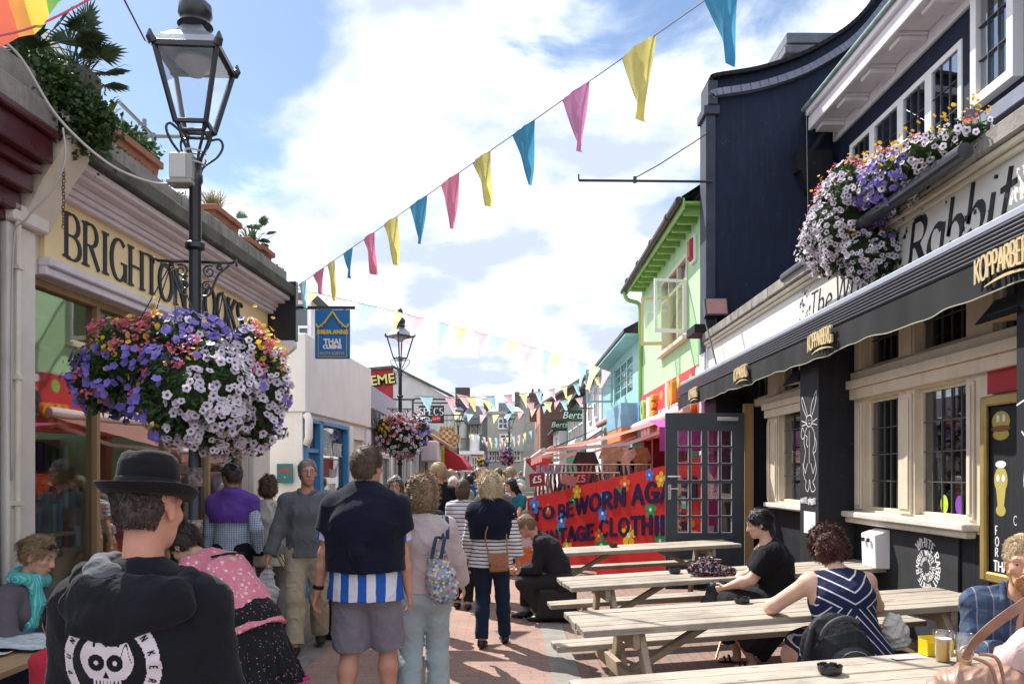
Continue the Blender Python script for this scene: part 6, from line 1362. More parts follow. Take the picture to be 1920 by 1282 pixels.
m = MB(); m.tube([at(1512,205,12.4),at(1516,480,9.0)],.004,5); tag(m.build('roof_cable',IRON),'thin black cable dropping from the pub eaves to the flower trough','cable')
m = MB(); m.tube([at(1322,600,12.6),at(1345,690,11.9)],.012,5); tag(m.build('stay_cable',IRON),'short black stay running down the white end pilaster of the pub','cable')
# ================================================================ price boards, racks, stall goods
MARP = M('maroon_price_board',(.30,.015,.025),.4,.05); PK = M('pink_edge',(.60,.22,.24),.5)
panel_sign('price_board','tilted maroon price board reading five pounds at the left of the clothes rack',993,1021,887,911,14.2,MARP,[('£5',.17,0,0,WHT,'bold')],None,'price board',PK,.02,-6)
panel_sign('price_board','maroon price board reading five pounds right of the blank pink one',1076,1104,886,909,14.6,MARP,[('£5',.19,-.1,0,M('faded_pink_lettering',(.66,.35,.35),.5),'bold')],None,'price board',None,.02,0)
panel_sign('price_board','blank faded pink board tipped over between the two price boards',1053,1081,891,909,14.4,M('faded_pink_board',(.55,.18,.17),.5),[],None,'price board',None,.02,14)
rnd = random.Random(31)
t = empty('clothes_rack',(.9,15.4,0),label='rail crowded with dark and patterned clothes behind the red painted board',cat='clothes rack')
m = MB()
for y,x0,x1,z in ((15.6,.55,2.2,1.72),(17.2,.9,3.1,1.9)): m.tube([(x0,y,z),(x1,y,z)],.015,8); m.tube([(x0,y,0.05),(x0,y,z)],.015,8); m.tube([(x1,y,.1),(x1,y,z)],.015,8)
sub(m,'rail',CHR,t)
GC = [(.02,.02,.03),(.04,.05,.12),(.20,.03,.06),(.25,.22,.20),(.30,.10,.20),(.10,.08,.07),(.45,.40,.38),(.05,.15,.20)]
for y,x0,x1,z,n in ((15.6,.58,2.15,1.70,22),(17.2,.95,3.05,1.88,22)):
    for i in range(n):
        x = x0+(x1-x0)*i/n; h = rnd.uniform(.7,1.0); c = rnd.choice(GC); m = MB(); vs = []
        for j in range(6):
            f = j/5; w = .05+.24*min(1,f*4)+.02*math.sin(j+i);
            for s in (-1,1): vs.append((x+.02*math.sin(j*2+i)+s*.012,y-w*.8,z-h*f)); vs.append((x+.02*math.sin(j*2+i)+s*.012,y+w*.8,z-h*f))
        fs = []
        for j in range(5): o_ = j*4; fs += [(o_,o_+1,o_+5,o_+4),(o_+2,o_+6,o_+7,o_+3),(o_,o_+4,o_+6,o_+2),(o_+1,o_+3,o_+7,o_+5)]
        m.add(vs,fs); sub(m,'garment',M('garment_%d_%d_%d' % tuple(int(k*100) for k in c),c,.8,.4,12,sheen=.2),t,smooth=True)
for i,(x,z,c) in enumerate(((2.4,2.35,(.45,.40,.32)),(2.7,2.3,(.6,.55,.5)),(1.8,2.2,(.05,.05,.06)),(3.0,2.3,(.35,.2,.1)))):
    m = MB(); y = 18.2; m.add([(x-.2,y,z),(x+.2,y,z),(x+.32,y,z-.3),(x+.2,y-.03,z-.32),(x+.2,y-.03,z-.95),(x-.2,y-.03,z-.95),(x-.2,y-.03,z-.32),(x-.32,y,z-.3)],[(0,1,2,3,4,5,6,7)])
    tag(m.build('hanging_coat',M('coat_%d' % i,c,.8,.3),recalc=False),('cream','pale','black','brown')[i]+' coat hanging under the pink awning'+('',' beside the cream one',' nearest the street',' closest to the wall')[i],'coat')
m = MB()
for i in range(5): x = .55+.09*i; m.box((x,14.9,1.70),(x+.07,14.93,1.86));
tag(m.build('card_rack',M('card_prints',(.30,.34,.45),.5,.8,30)),'row of small printed cards between the price boards','card rack')

# ================================================================ picnic tables
def woodmat(name,col):
    s = NT(name); v = s.obj((1.2,22,22)); oi = s.n('ShaderNodeNewGeometry')
    w = s.noise(v,2.2,9,.68,1.2); c = s.ramp(w,(.28,tuple(x*.42 for x in col)),(.48,col),(.72,tuple(min(1,x*1.25) for x in col)))
    r = s.mix(.28,c,s.mix(oi.outputs['Random Per Island'],tuple(x*.7 for x in col),tuple(min(1,x*1.2) for x in col)))
    k = s.n('ShaderNodeTexVoronoi'); s.set(k.inputs['Vector'],s.obj((1.3,4,1))); k.inputs['Scale'].default_value = 2.0; r = s.mix(s.ramp(k.outputs[0],(.05,(.8,)*3),(.10,(0,)*3)),r,(.10,.06,.035))
    st = s.noise(s.obj(),1.6,7,.7); r = s.mix(s.ramp(st,(.46,(0,)*3),(.68,(.75,)*3)),r,tuple(x*.42 for x in col))
    s.bump(w,.55,.004); s.fin(r,.75,0,.25); MATS[name] = s.m; return s.m
WOOD = woodmat('weathered_table_wood',(.35,.305,.25)); WOODS = woodmat('brown_table_frame_wood',(.36,.29,.21))  # rails, legs and braces take a slightly browner tone
def plank(m,x0,x1,y0,y1,z0,z1,rnd,j=.01): m.box((x0+rnd.uniform(-j,j),y0,z0+rnd.uniform(-.002,.002)),(x1+rnd.uniform(-j,j),y1,z1+rnd.uniform(-.002,.002)))
def picnic_table(loc,yaw,roll,L,label,Wt=.70,ht=.76,hb=.48,seed=1,off=.60):
    t = empty('picnic_table',loc,label=label,cat='picnic table',group='wooden picnic tables outside the pub'); t.rotation_euler = (0,-roll,yaw)
    rnd = random.Random(seed)
    n = 5; w = Wt/n
    for i in range(n):
        m = MB(); plank(m,-L/2,L/2,-Wt/2+i*w+.004,-Wt/2+(i+1)*w-.004,ht-.042,ht,rnd); m.build('top_plank',WOOD,t,bevel=.004)
    for sg in (-1,1):
        for i in range(2):
            m = MB(); y = sg*off+(i-1)*.125; plank(m,-L/2-.03,L/2+.03,y+.004,y+.121,hb-.042,hb,rnd); m.build('bench_plank',WOOD,t,bevel=.004)
    for sx in (-1,1):
        x = sx*(L/2-.33); m = MB(); m.box((x-.022,-off-.14,hb-.14),(x+.022,off+.14,hb-.043)); m.box((x-.022,-Wt/2+.03,ht-.14),(x+.022,Wt/2-.03,ht-.043)); m.build('cross_rail',WOODS,t,bevel=.004)
        for sy in (-1,1): m = MB(); m.bar((x+.046*sx*-1,sy*.22,ht-.05),(x+.046*sx*-1,sy*(off+.03),0),.044,.095,(0,sy,.3)); m.build('leg',WOODS,t,bevel=.004)
        m = MB(); m.bar((x-.0*sx,0,hb-.10),(sx*(L/2-.33-.62),0,ht-.06),.07,.045); m.build('brace',WOODS,t,bevel=.004)
    return t
TBL = {}
rollT = R(2.6)
def tbl(key,cx_,cy_,yaw,L,label,**k):
    TBL[key] = picnic_table((cx_,cy_,gz(cx_-.6)+.015),R(yaw),rollT,L,label,**k); return TBL[key]
tbl(0,1.62,10.0,4,2.5,'farthest weathered picnic table, right against the red painted board',seed=5)
tbl(1,2.02,7.3,7,3.0,'weathered picnic table behind the woman in black, second from the back',seed=2)
tbl(2,1.86,5.42,7,2.8,'sunlit picnic table where the woman in the striped dress sits',seed=3,off=.62)
tbl(3,1.85,3.62,7,3.0,'closest picnic table along the bottom edge with the beer on it',seed=4)
def on_table(k,x,y,z=.762):          # a point on the top of table k
    o = TBL[k]; return Matrix.Translation(o.location) @ Euler(o.rotation_euler).to_matrix().to_4x4() @ Vector((x,y,z))
def ashtray(p,label,r=.055):
    t = empty('ashtray',tuple(p),label=label,cat='ashtray',group='black plastic ashtrays'); m = MB()
    m.lathe([(r*.75,0),(r*.9,.006),(r*.98,.02),(r,.036),(r*.88,.036),(r*.8,.012),(.001,.010)],22); m.build('bowl',M('black_bakelite',(.010,.010,.011),.3,.1,spec=.6),t,smooth=False)
    m = MB()
    for i in range(7): a = i*math.pi*2/7; m.tube([(r*.93*math.cos(a+b),r*.93*math.sin(a+b),.038) for b in (-.3,-.15,0,.15,.3)],.0055,6)
    m.build('rim_notch',MATS['black_bakelite'],t)
def tray_at(k,px,py,lb):
    o = TBL[k]; z = o.location.z+.765+math.tan(rollT)*((px-CX)/FPX*o.location.y-o.location.x); Y = (ZC-z)*FPX/(py-HY); ashtray(Vector(((px-CX)*Y/FPX,Y,z)),lb)
tray_at(0,1150,1025,'black ashtray on the farthest table in front of the red board'); tray_at(1,1265,1074,'black ashtray on the table with the floral bag'); tray_at(2,1391,1130,'black ashtray on the striped dress table');
o3 = TBL[3]
tray_at(3,1556,1262,'black ashtray on the closest table near the bottom edge')
# ================================================================ people: bodies and garments as smooth implicit surfaces
def V(*a): return np.array(a,float)
def nrm(v): return v/(np.linalg.norm(v)+1e-12)
class Field:
    """smooth union of tapered elliptical tubes and ellipsoids, meshed with surface nets"""
    def __init__(s,res,k=.02): s.p = []; s.res = res; s.k = k
    def tube(s,a,b,ra,rb,lat=(1,0,0),flat=(0,0),k=None,sub=False):
        ra = (ra,ra) if not hasattr(ra,'__len__') else ra; rb = (rb,rb) if not hasattr(rb,'__len__') else rb
        s.p.append(('t',V(*a),V(*b),ra,rb,V(*lat),flat,s.k if k is None else k,sub)); return s
    def ell(s,c,r,rot=None,k=None,sub=False): s.p.append(('e',V(*c),V(*r),rot,s.k if k is None else k,sub)); return s
    def path(s,pts,rs,lat=(1,0,0),flat=(0,0),k=None):
        n = len(pts)
        for i in range(n-1): s.tube(pts[i],pts[i+1],rs[i],rs[i+1],lat,(flat[0] if i == 0 else 0,flat[1] if i == n-2 else 0),k)
        return s
    def plane(s,c,n,k=.004): s.p.append(('p',V(*c),nrm(V(*n)),k)); return s      # keep the side n points away from
    def mesh(s,disp=None):
        lo = np.full(3,1e9); hi = -lo
        for q in s.p:
            if q[0] == 't' and not q[8]:
                r = max(*q[3],*q[4])+s.res; lo = np.minimum(lo,np.minimum(q[1],q[2])-r); hi = np.maximum(hi,np.maximum(q[1],q[2])+r)
            elif q[0] == 'e' and not q[5]: r = max(q[2])+s.res; lo = np.minimum(lo,q[1]-r); hi = np.maximum(hi,q[1]+r)
        lo -= 2*s.res; n = np.ceil((hi-lo)/s.res).astype(int)+3
        F = np.full(n,.3,np.float32); ax = [lo[i]+s.res*np.arange(n[i]) for i in range(3)]
        for q in s.p:
            if q[0] == 'p':
                X = (ax[0][:,None,None]-q[1][0])*q[2][0]+(ax[1][None,:,None]-q[1][1])*q[2][1]+(ax[2][None,None,:]-q[1][2])*q[2][2]
                F = np.maximum(F,X.astype(np.float32)); continue
            if q[0] == 't': k = q[7]; sub = q[8]; r = max(*q[3],*q[4])+k+.03; a = np.minimum(q[1],q[2])-r; b = np.maximum(q[1],q[2])+r
            else: k = q[4]; sub = q[5]; r = max(q[2])+k+.03; a = q[1]-r; b = q[1]+r
            i0 = np.clip(((a-lo)/s.res).astype(int),0,n-1); i1 = np.clip(((b-lo)/s.res).astype(int)+2,1,n)
            if (i1 <= i0).any(): continue
            x = ax[0][i0[0]:i1[0]][:,None,None].astype(np.float32); y = ax[1][i0[1]:i1[1]][None,:,None].astype(np.float32); z = ax[2][i0[2]:i1[2]][None,None,:].astype(np.float32)
            if q[0] == 't':
                A,B = q[1],q[2]; d = B-A; L = np.linalg.norm(d)+1e-9; d = d/L
                u = q[5]-d*np.dot(q[5],d)
                if np.linalg.norm(u) < 1e-3: u = np.cross(d,V(0,1,0))
                u = nrm(u); v = np.cross(d,u)
                px,py,pz = x-A[0],y-A[1],z-A[2]
                w = px*d[0]+py*d[1]+pz*d[2]; U = px*u[0]+py*u[1]+pz*u[2]; W_ = px*v[0]+py*v[1]+pz*v[2]
                t = np.clip(w/L,0,1); rx = q[3][0]+(q[4][0]-q[3][0])*t; ry = q[3][1]+(q[4][1]-q[3][1])*t; mr = np.minimum(rx,ry)
                ov = np.maximum(np.maximum(-w,w-L),0)
                if q[6][0] or q[6][1]:
                    ovr = np.where((w < 0) & bool(q[6][0]),0,np.where((w > L) & bool(q[6][1]),0,ov))
                    D = (np.sqrt((U/rx)**2+(W_/ry)**2+(ovr/mr)**2)-1)*mr
                    if q[6][0]: D = np.maximum(D,-w)
                    if q[6][1]: D = np.maximum(D,w-L)
                else: D = (np.sqrt((U/rx)**2+(W_/ry)**2+(ov/mr)**2)-1)*mr
            else:
                c,rr,M3 = q[1],q[2],q[3]; px,py,pz = x-c[0],y-c[1],z-c[2]
                if M3 is not None:
                    M3 = np.array(M3); X = px*M3[0][0]+py*M3[1][0]+pz*M3[2][0]; Y = px*M3[0][1]+py*M3[1][1]+pz*M3[2][1]; Z = px*M3[0][2]+py*M3[1][2]+pz*M3[2][2]
                else: X,Y,Z = px,py,pz
                D = (np.sqrt((X/rr[0])**2+(Y/rr[1])**2+(Z/rr[2])**2)-1)*min(rr)
            D = D.astype(np.float32); S = F[i0[0]:i1[0],i0[1]:i1[1],i0[2]:i1[2]]
            if sub: D = -D; h = np.maximum(k-np.abs(S-D),0)/max(k,1e-6); S[...] = np.maximum(S,D)+h*h*k*.25
            else: h = np.maximum(k-np.abs(S-D),0)/max(k,1e-6); S[...] = np.minimum(S,D)-h*h*k*.25
        return surface_nets(F,lo,s.res,disp)
def surface_nets(F,lo,res,disp=None):
    I = F < 0; c = np.zeros(np.array(F.shape)-1,np.int8)
    offs = [(a,b,d) for a in (0,1) for b in (0,1) for d in (0,1)]; sh = c.shape
    for a,b,d in offs: c += I[a:a+sh[0],b:b+sh[1],d:d+sh[2]]
    act = (c > 0) & (c < 8); idx = np.full(sh,-1,np.int32); P = np.argwhere(act); idx[act] = np.arange(len(P))
    acc = np.zeros((len(P),3)); cnt = np.zeros(len(P))
    for i,o in enumerate(offs):
        for axn in range(3):
            if o[axn] == 1: continue
            o2 = list(o); o2[axn] = 1
            f0 = F[P[:,0]+o[0],P[:,1]+o[1],P[:,2]+o[2]]; f1 = F[P[:,0]+o2[0],P[:,1]+o2[1],P[:,2]+o2[2]]
            m = (f0 < 0) != (f1 < 0); t = f0[m]/(f0[m]-f1[m]); q = np.tile(np.array(o,float),(m.sum(),1)); q[:,axn] += t; acc[m] += q; cnt[m] += 1
    Vt = (P+acc/cnt[:,None])*res+lo
    Q = []
    for axn in range(3):
        s0 = [slice(None)]*3; s1 = [slice(None)]*3; s0[axn] = slice(0,-1); s1[axn] = slice(1,None)
        m = I[tuple(s0)] != I[tuple(s1)]; b1,b2 = [(1,2),(2,0),(0,1)][axn]
        g = np.argwhere(m); g = g[(g[:,b1] > 0) & (g[:,b2] > 0) & (g[:,b1] < F.shape[b1]-1) & (g[:,b2] < F.shape[b2]-1)]
        if not len(g): continue
        e1 = np.zeros(3,int); e1[b1] = 1; e2 = np.zeros(3,int); e2[b2] = 1
        q = np.stack([idx[tuple((g-e1-e2).T)],idx[tuple((g-e2).T)],idx[tuple(g.T)],idx[tuple((g-e1).T)]],1)
        fl = ~I[tuple(g.T)]; q[fl] = q[fl][:,::-1]; Q.append(q)
    Q = np.concatenate(Q); Q = Q[(Q >= 0).all(1)]
    if disp is not None:
        a,b,cc = Vt[Q[:,0]],Vt[Q[:,1]],Vt[Q[:,2]]; n = np.cross(b-a,cc-a); N = np.zeros_like(Vt)
        for k in range(4): np.add.at(N,Q[:,k],n)
        N /= np.linalg.norm(N,axis=1)[:,None]+1e-9; Vt = Vt+N*disp(Vt,N)[:,None]
    return Vt,Q
def np_obj(name,VQ,mat,parent):
    Vt,Q = VQ; me = bpy.data.meshes.new(name); me.vertices.add(len(Vt)); me.vertices.foreach_set('co',Vt.astype(np.float32).ravel())
    me.loops.add(Q.size); me.loops.foreach_set('vertex_index',Q.astype(np.int32).ravel()); me.polygons.add(len(Q)); me.polygons.foreach_set('loop_start',np.arange(0,Q.size,4,dtype=np.int32)); me.polygons.foreach_set('loop_total',np.full(len(Q),4,np.int32))
    me.polygons.foreach_set('use_smooth',np.ones(len(Q),bool)); me.update(calc_edges=True); me.validate()
    return link_mesh(name,me,mat,parent)
def folds(amp,seed,freq=14,droop=.5,centre=0):
    """creases of worn cloth"""
    r = np.random.RandomState(seed); dirs = r.normal(0,1,(7,3)); dirs[:,2] *= droop+r.rand(7)*.8; ph = r.rand(7)*6.28; fr = freq*(.5+r.rand(7)*1.3)
    def f(v,n):
        w = v+.03*np.sin(v[:,[1,2,0]]*17+ph[:3])+.015*np.sin(v[:,[2,0,1]]*41+ph[3:6]); o = np.zeros(len(v))
        for i in range(7):
            x = np.sin((w@dirs[i])*fr[i]+ph[i]); o += (1-np.abs(x))**2.2*.55-.16
        return amp*o/1.6
    return f
def skinmat(name,col,freckle=.1):
    if name in MATS: return MATS[name]
    s = NT(name); v = s.obj(); n = s.noise(v,9,5,.6); n2_ = s.noise(v,38,4,.7); n = s.math('ADD',s.math('MULTIPLY',n,.6),s.math('MULTIPLY',n2_,.4)); c = s.mix(s.ramp(n,(.36,(0,)*3),(.62,(1,)*3)),tuple(x*y for x,y in zip(col,(.93,.78,.74))),tuple(min(1,x*y) for x,y in zip(col,(1.04,.99,.95))))
    s.bump(s.noise(v,220,3,.6),.12,.0012); s.fin(c,.48,0,.4); s.b.inputs['Subsurface Weight'].default_value = .12; s.b.inputs['Subsurface Radius'].default_value = (.02,.008,.004); s.b.inputs['Subsurface Scale'].default_value = .4
    MATS[name] = s.m; return s.m
def hairmat(name,col,st=(60,60,9)):
    if name in MATS: return MATS[name]
    s = NT(name); v = s.obj(st); n = s.noise(v,1.6,6,.7,.8); g = s.n('ShaderNodeNewGeometry')
    c = s.ramp(n,(.28,tuple(x*.40 for x in col)),(.5,col),(.74,tuple(min(1,x*1.7) for x in col))); c = s.mix(s.math('MULTIPLY',g.outputs['Random Per Island'],.35),c,tuple(min(1,x*1.6) for x in col))
    s.bump(n,.9,.006); s.fin(c,.42,0,.5); MATS[name] = s.m; return s.m
def clothmat(name,col,rough=.85,var=.10,weave=900,sheen=.15,pattern=None):
    """pattern(s, c) may recolour with nodes"""
    if name in MATS: return MATS[name]
    s = NT(name); v = s.obj(); n = s.noise(v,5,6,.6); c = s.mix(s.ramp(n,(.3,(0,)*3),(.7,(1,)*3)),tuple(x*(1-var) for x in col),tuple(min(1,x*(1+var)) for x in col))
    if pattern: c = pattern(s,c)
    b0 = s.bump(s.ramp(s.noise(v,6.5,3,.55,2.2),(.40,(0,)*3),(.5,(1,)*3),(.60,(0,)*3)),.16,.010); b1 = s.bump(s.noise(v,28,4,.65),.35,.006,b0); s.bump(s.noise(v,weave*.35,2,.5),.25,.0008,b1); s.fin(c,rough,0,.12); s.b.inputs['Sheen Weight'].default_value = sheen*.25; s.b.inputs['Sheen Roughness'].default_value = .5
    MATS[name] = s.m; return s.m
def stripes_p(colb,period,width,axis='z',wob=.004):
    def f(s,c):
        x = s.n('ShaderNodeSeparateXYZ'); s.set(x.inputs[0],s.obj()); q = s.math('ADD',x.outputs['xyz'.index(axis)],s.math('MULTIPLY',s.noise(s.obj(),7,3),wob*4))
        m = s.math('FRACT',s.math('DIVIDE',q,period)); k = s.math('LESS_THAN',m,width); return s.mix(k,c,colb)
    return f
def check_p(colb,period,w=.35):
    def f(s,c):
        x = s.n('ShaderNodeSeparateXYZ'); s.set(x.inputs[0],s.obj()); a = s.math('LESS_THAN',s.math('FRACT',s.math('DIVIDE',x.outputs[0],period)),w); b = s.math('LESS_THAN',s.math('FRACT',s.math('DIVIDE',x.outputs[2],period)),w)
        return s.mix(s.math('MULTIPLY',s.math('ADD',a,b),.5),c,colb)
    return f
def floral_p(cols,scale,dens=.3):
    def f(s,c):
        for i,co in enumerate(cols):
            v = s.n('ShaderNodeTexVoronoi'); s.set(v.inputs['Vector'],s.obj(loc=(i*3.1,i*1.7,i))); v.inputs['Scale'].default_value = scale*(1+.25*i); c = s.mix(s.ramp(v.outputs[0],(dens,(1,)*3),(dens+.03,(0,)*3)),c,co)
        return c
    return f
SK = {'fair': skinmat('fair_skin',(.60,.37,.27)),'pink': skinmat('ruddy_skin',(.58,.32,.23)),'tan': skinmat('tanned_skin',(.46,.27,.18)),'pale': skinmat('pale_skin',(.68,.46,.36)),'brown': skinmat('brown_skin',(.22,.115,.07))}
SHOE = M('black_shoe_leather',(.008,.007,.007),.4,.2,9,.15,60,.001,spec=.5); SHOEB = M('brown_suede_shoe',(.22,.13,.07),.8,.15)
EYEW = M('eye_white',(.50,.46,.43),.2,.02,bump=0); IRIS = M('dark_iris',(.03,.025,.02),.15,.05,bump=0); LIP = M('lip_skin',(.50,.19,.16),.4,.05,bump=0)
def ik(a,t,l1,l2,pole):
    a,t,pole = V(*a),V(*t),V(*pole); d = t-a; L = np.linalg.norm(d); Lm = (l1+l2)*.999
    if L > Lm: t = a+d/L*Lm; d = t-a; L = Lm
    x = (l1*l1-l2*l2+L*L)/(2*L); h = math.sqrt(max(l1*l1-x*x,1e-6)); dn = d/L; p = pole-dn*np.dot(pole,dn); p = nrm(p); return a+dn*x+p*h,t
class Person:
    """local axes: +Y is forward, +X the person's right-hand side seen from behind, Z up"""
    def __init__(s,loc,yaw,H=1.72,label='',female=False,bulk=1.0,pelvis=None,lean=(0,0),bend=(0,0),head=(0,0,0),hands=((-.27,.04,.80),(.27,.04,.80)),feet=((-.10,-.02,0),(.10,.06,0)),
                 elbow=((-.4,-1,0),(.4,-1,0)),knee=((0,1,0),(0,1,0)),skin='fair',res=.012,handdir=None,curl=.5,name='person',shw=None,group=None,toes=0,neck=1.0,parent_kind=None,face=False,hs=1.0):
        k = H/1.75; s.k = k; s.res = res; s.f = female; s.b = bulk; s.H = H
        s.root = empty(name,loc,R(yaw),label,'person',group)
        P = V(*(pelvis or (0,0,.94)))*k; s.P = P
        def dirv(fw,sd): a,b = R(fw),R(sd); return nrm(V(math.sin(b),math.sin(a)*math.cos(b),math.cos(a)*math.cos(b)))
        d1,d2 = dirv(*lean),dirv(lean[0]+bend[0],lean[1]+bend[1]); dm = nrm(d1+d2); s.d1,s.d2 = d1,d2
        s.W = P+d1*.15*k; s.C = s.W+dm*.21*k; s.N = s.C+d2*.19*k; s.lat = nrm(V(1,0,0)-d2*d2[0]); s.fw = np.cross(d2,s.lat); s.fw1 = nrm(np.cross(d1,V(1,0,0)))
        sw = (shw or (.155 if female else .176))*k*(1+(bulk-1)*.4); s.sw = sw; s.S = [s.N-s.d2*.088*k-s.lat*sw,s.N-s.d2*.088*k+s.lat*sw]
        hw = .095*k; s.Hp = [P+V(-hw,0,-.02*k),P+V(hw,0,-.02*k)]
        s.hand = []; s.elb = []; s.kn = []; s.an = []
        for i in (0,1):
            t = V(*hands[i])*k; e,w = ik(s.S[i],t,.285*k,.255*k,elbow[i]); s.elb.append(e); s.hand.append(w)
            t = V(*feet[i])*k+V(0,0,.085*k); kk,an = ik(s.Hp[i],t,.435*k,.43*k,knee[i]); s.kn.append(kk); s.an.append(an)
        hy,hp,hr = [R(a) for a in head]; M3 = np.array(Euler((-hp,hr,hy),'XYZ').to_matrix())
        s.hr,s.hf,s.hu = M3@V(1,0,0),M3@V(0,1,0),M3@V(0,0,1); s.M3 = M3; s.hs = hs*k*(1.0 if not female else .965)
        nb = s.N+s.d2*.05*k; s.nb = nb; s.hc = nb+nrm(s.d2+.6*s.hu)*.070*k*neck+s.hf*.025*k+s.hu*.065*k
        s.handdir = handdir; s.curl = curl; s.skin = SK[skin]; s.feet_dir = [R(a) for a in (toes if hasattr(toes,'__len__') else (toes,toes))]; s.face = face; s.body(); s.gar = 0
    def hp(s,x,y,z): return s.hc+(s.hr*x+s.hf*y+s.hu*z)*s.hs
    def torso(s,F,inf=0,flat=False,z0=0,top=True,w=1.0):
        k,b = s.k,s.b; g = inf
        hx,hy = ((.180,.125) if s.f else (.174,.122)) if inf > 0 else ((.160,.112) if s.f else (.150,.106)); wx,wy = ((.125,.095) if s.f else (.142,.105)); cx,cy = ((.142,.105) if s.f else (.162,.115))
        bw = lambda x: x*k*(1+(b-1)*w)+g
        F.tube(s.P-s.d1*(.02*k+z0),s.W,(bw(hx),bw(hy)),(bw(wx),bw(wy)),flat=(1 if flat else 0,0),k=.05)
        F.tube(s.W,s.C,(bw(wx),bw(wy)),(bw(cx),bw(cy)),s.lat,k=.06)
        F.tube(s.C,s.N-s.d2*.10*k,(bw(cx),bw(cy)),(s.sw*.84+g,bw(.080)),s.lat,k=.05)
        if top:
            F.tube(s.N-s.d2*.085*k,s.N-s.d2*.02*k,(s.sw*.60+g,bw(.062)),(.062*k+g,.052*k+g),s.lat,k=.05)
            for q in s.S: F.tube(s.N-s.d2*.035*k,q+s.d2*.012*k,.045*k+min(g,.055),.040*k+min(g,.050),k=.05)
        if s.f and inf >= 0:
            for q in (-1,1): F.ell(s.C+s.lat*q*.068*k+s.fw*(.075*k+(b-1)*.05)-s.d2*.0*k,(.062*k*b+g*.6,.058*k*b+g*.6,.062*k*b+g*.6),k=.045)
    def arms(s,F,inf=0,upto=1.0,flat=True,puff=0,k=.03,ru=(.052,.042,.034,.026)):
        for i in (0,1):
            S,E,W_ = s.S[i],s.elb[i],s.hand[i]; r = [x*s.k*(1+(s.b-1)*.7)+inf for x in ru]; r[0] += puff; r[1] += puff;
            F.ell(S,(r[0]*1.02,)*3,k=.04)
            if upto <= 1: e = S+(E-S)*upto; F.tube(S,e,r[0],r[0]+(r[1]-r[0])*upto,flat=(0,1 if flat else 0),k=k)
            else: t = upto-1; F.tube(S,E,r[0],r[1],k=k); F.tube(E,E+(W_-E)*t,r[1],r[2]+(r[3]-r[2])*t+(inf*.3 if flat else 0),flat=(0,1 if flat else 0),k=k)
    def body(s):
        F = Field(s.res,.02); k = s.k; hs = s.hs; s.torso(F,0); fr = max(.0085,s.res*.80)
        for i in (0,1):
            S,E,W_ = s.S[i],s.elb[i],s.hand[i]; bb = 1+(s.b-1)*.8
            F.ell(S,(.050*k*bb,)*3,k=.04); F.tube(S,E,.046*k*bb,.038*k*bb,k=.025); F.tube(E,E+(W_-E)*.35,.038*k*bb,.040*k*bb,k=.02); F.tube(E+(W_-E)*.35,W_,.040*k*bb,.026*k,k=.02)
            F.tube(s.Hp[i],s.kn[i],.082*k*bb,.056*k*bb,k=.04); c = s.kn[i]+(s.an[i]-s.kn[i])*.32; bk = nrm(np.cross(s.an[i]-s.kn[i],V(1,0,0)))*.012*k
            F.tube(s.kn[i],c+bk,.054*k*bb,.056*k*bb,k=.03); F.tube(c+bk,s.an[i],.056*k*bb,.034*k,k=.03)
            a = s.feet_dir[i]; fd = V(math.sin(a),math.cos(a),0); s_an = s.an[i]; heel = V(s_an[0],s_an[1],max(s_an[2]-.055*k,.03*k)); F.tube(s_an,heel+V(0,0,.015*k),.034*k,.030*k,k=.02); F.tube(heel-fd*.012*k+V(0,0,.012*k),heel+fd*.15*k+V(0,0,.0*k),(.032*k,.024*k),(.034*k,.014*k),(fd[1],-fd[0],0),k=.02)
            # hand: palm, four fingers, thumb
            d = nrm(W_-E) if s.handdir is None or s.handdir[i] is None else nrm(V(*s.handdir[i])); inn = V(1 if i == 0 else -1,0,0); inn = inn-d*np.dot(inn,d)
            if np.linalg.norm(inn) < .3: inn = V(0,0,-1)-d*np.dot(V(0,0,-1),d)
            inn = nrm(inn); wd = np.cross(d,inn);
            if np.dot(wd,V(0,1,0)) < 0: wd = -wd
            hk = k*(.92 if s.f else 1.0); pe = W_+d*.085*hk
            F.tube(W_,pe,(.024*hk,.018*hk),(.040*hk,.014*hk),wd,k=.012)
            cu = s.curl if not hasattr(s.curl,'__len__') else s.curl[i]
            for j,(o,l) in enumerate(((.030,.070),(.010,.080),(-.011,.074),(-.030,.058))):
                b0 = W_+d*.080*hk+wd*o*hk; c1,c2 = cu*.8,cu*1.9; p1 = b0+(d*math.cos(c1)+inn*math.sin(c1))*l*.5*hk; p2 = p1+(d*math.cos(c2)+inn*math.sin(c2))*l*.5*hk
                F.tube(b0,p1,fr,fr*.95,k=.004); F.tube(p1,p2,fr*.95,fr*.85,k=.004)
            t0 = W_+d*.025*hk+wd*.026*hk; t1 = t0+nrm(d*.7+wd*.75+inn*.3)*.042*hk; t2 = t1+nrm(d+inn*.5+wd*.1)*.032*hk; F.tube(t0,t1,fr*1.35,fr*1.1,k=.008); F.tube(t1,t2,fr*1.1,fr*.95,k=.005)
        # neck and head
        F.tube(s.N-s.d2*.02*k,s.hp(0,-.02,-.06),(.060*k*(1+(s.b-1)*.4) if not s.f else .052*k,)*2,(.054*k*(1+(s.b-1)*.3) if not s.f else .047*k,)*2,k=.03)
        M3 = s.M3
        E3 = lambda x,y,z,r,kk=.02,sub=False: F.ell(s.hp(x,y,z),tuple(a*hs for a in r),M3,kk,sub)
        E3(0,-.018,.036,(.077,.097,.085)); E3(0,.030,-.02,(.062,.068,.083),.03); E3(0,.046,-.072,(.043,.042,.036),.03); E3(0,.070,-.098,(.020,.018,.017),.03)
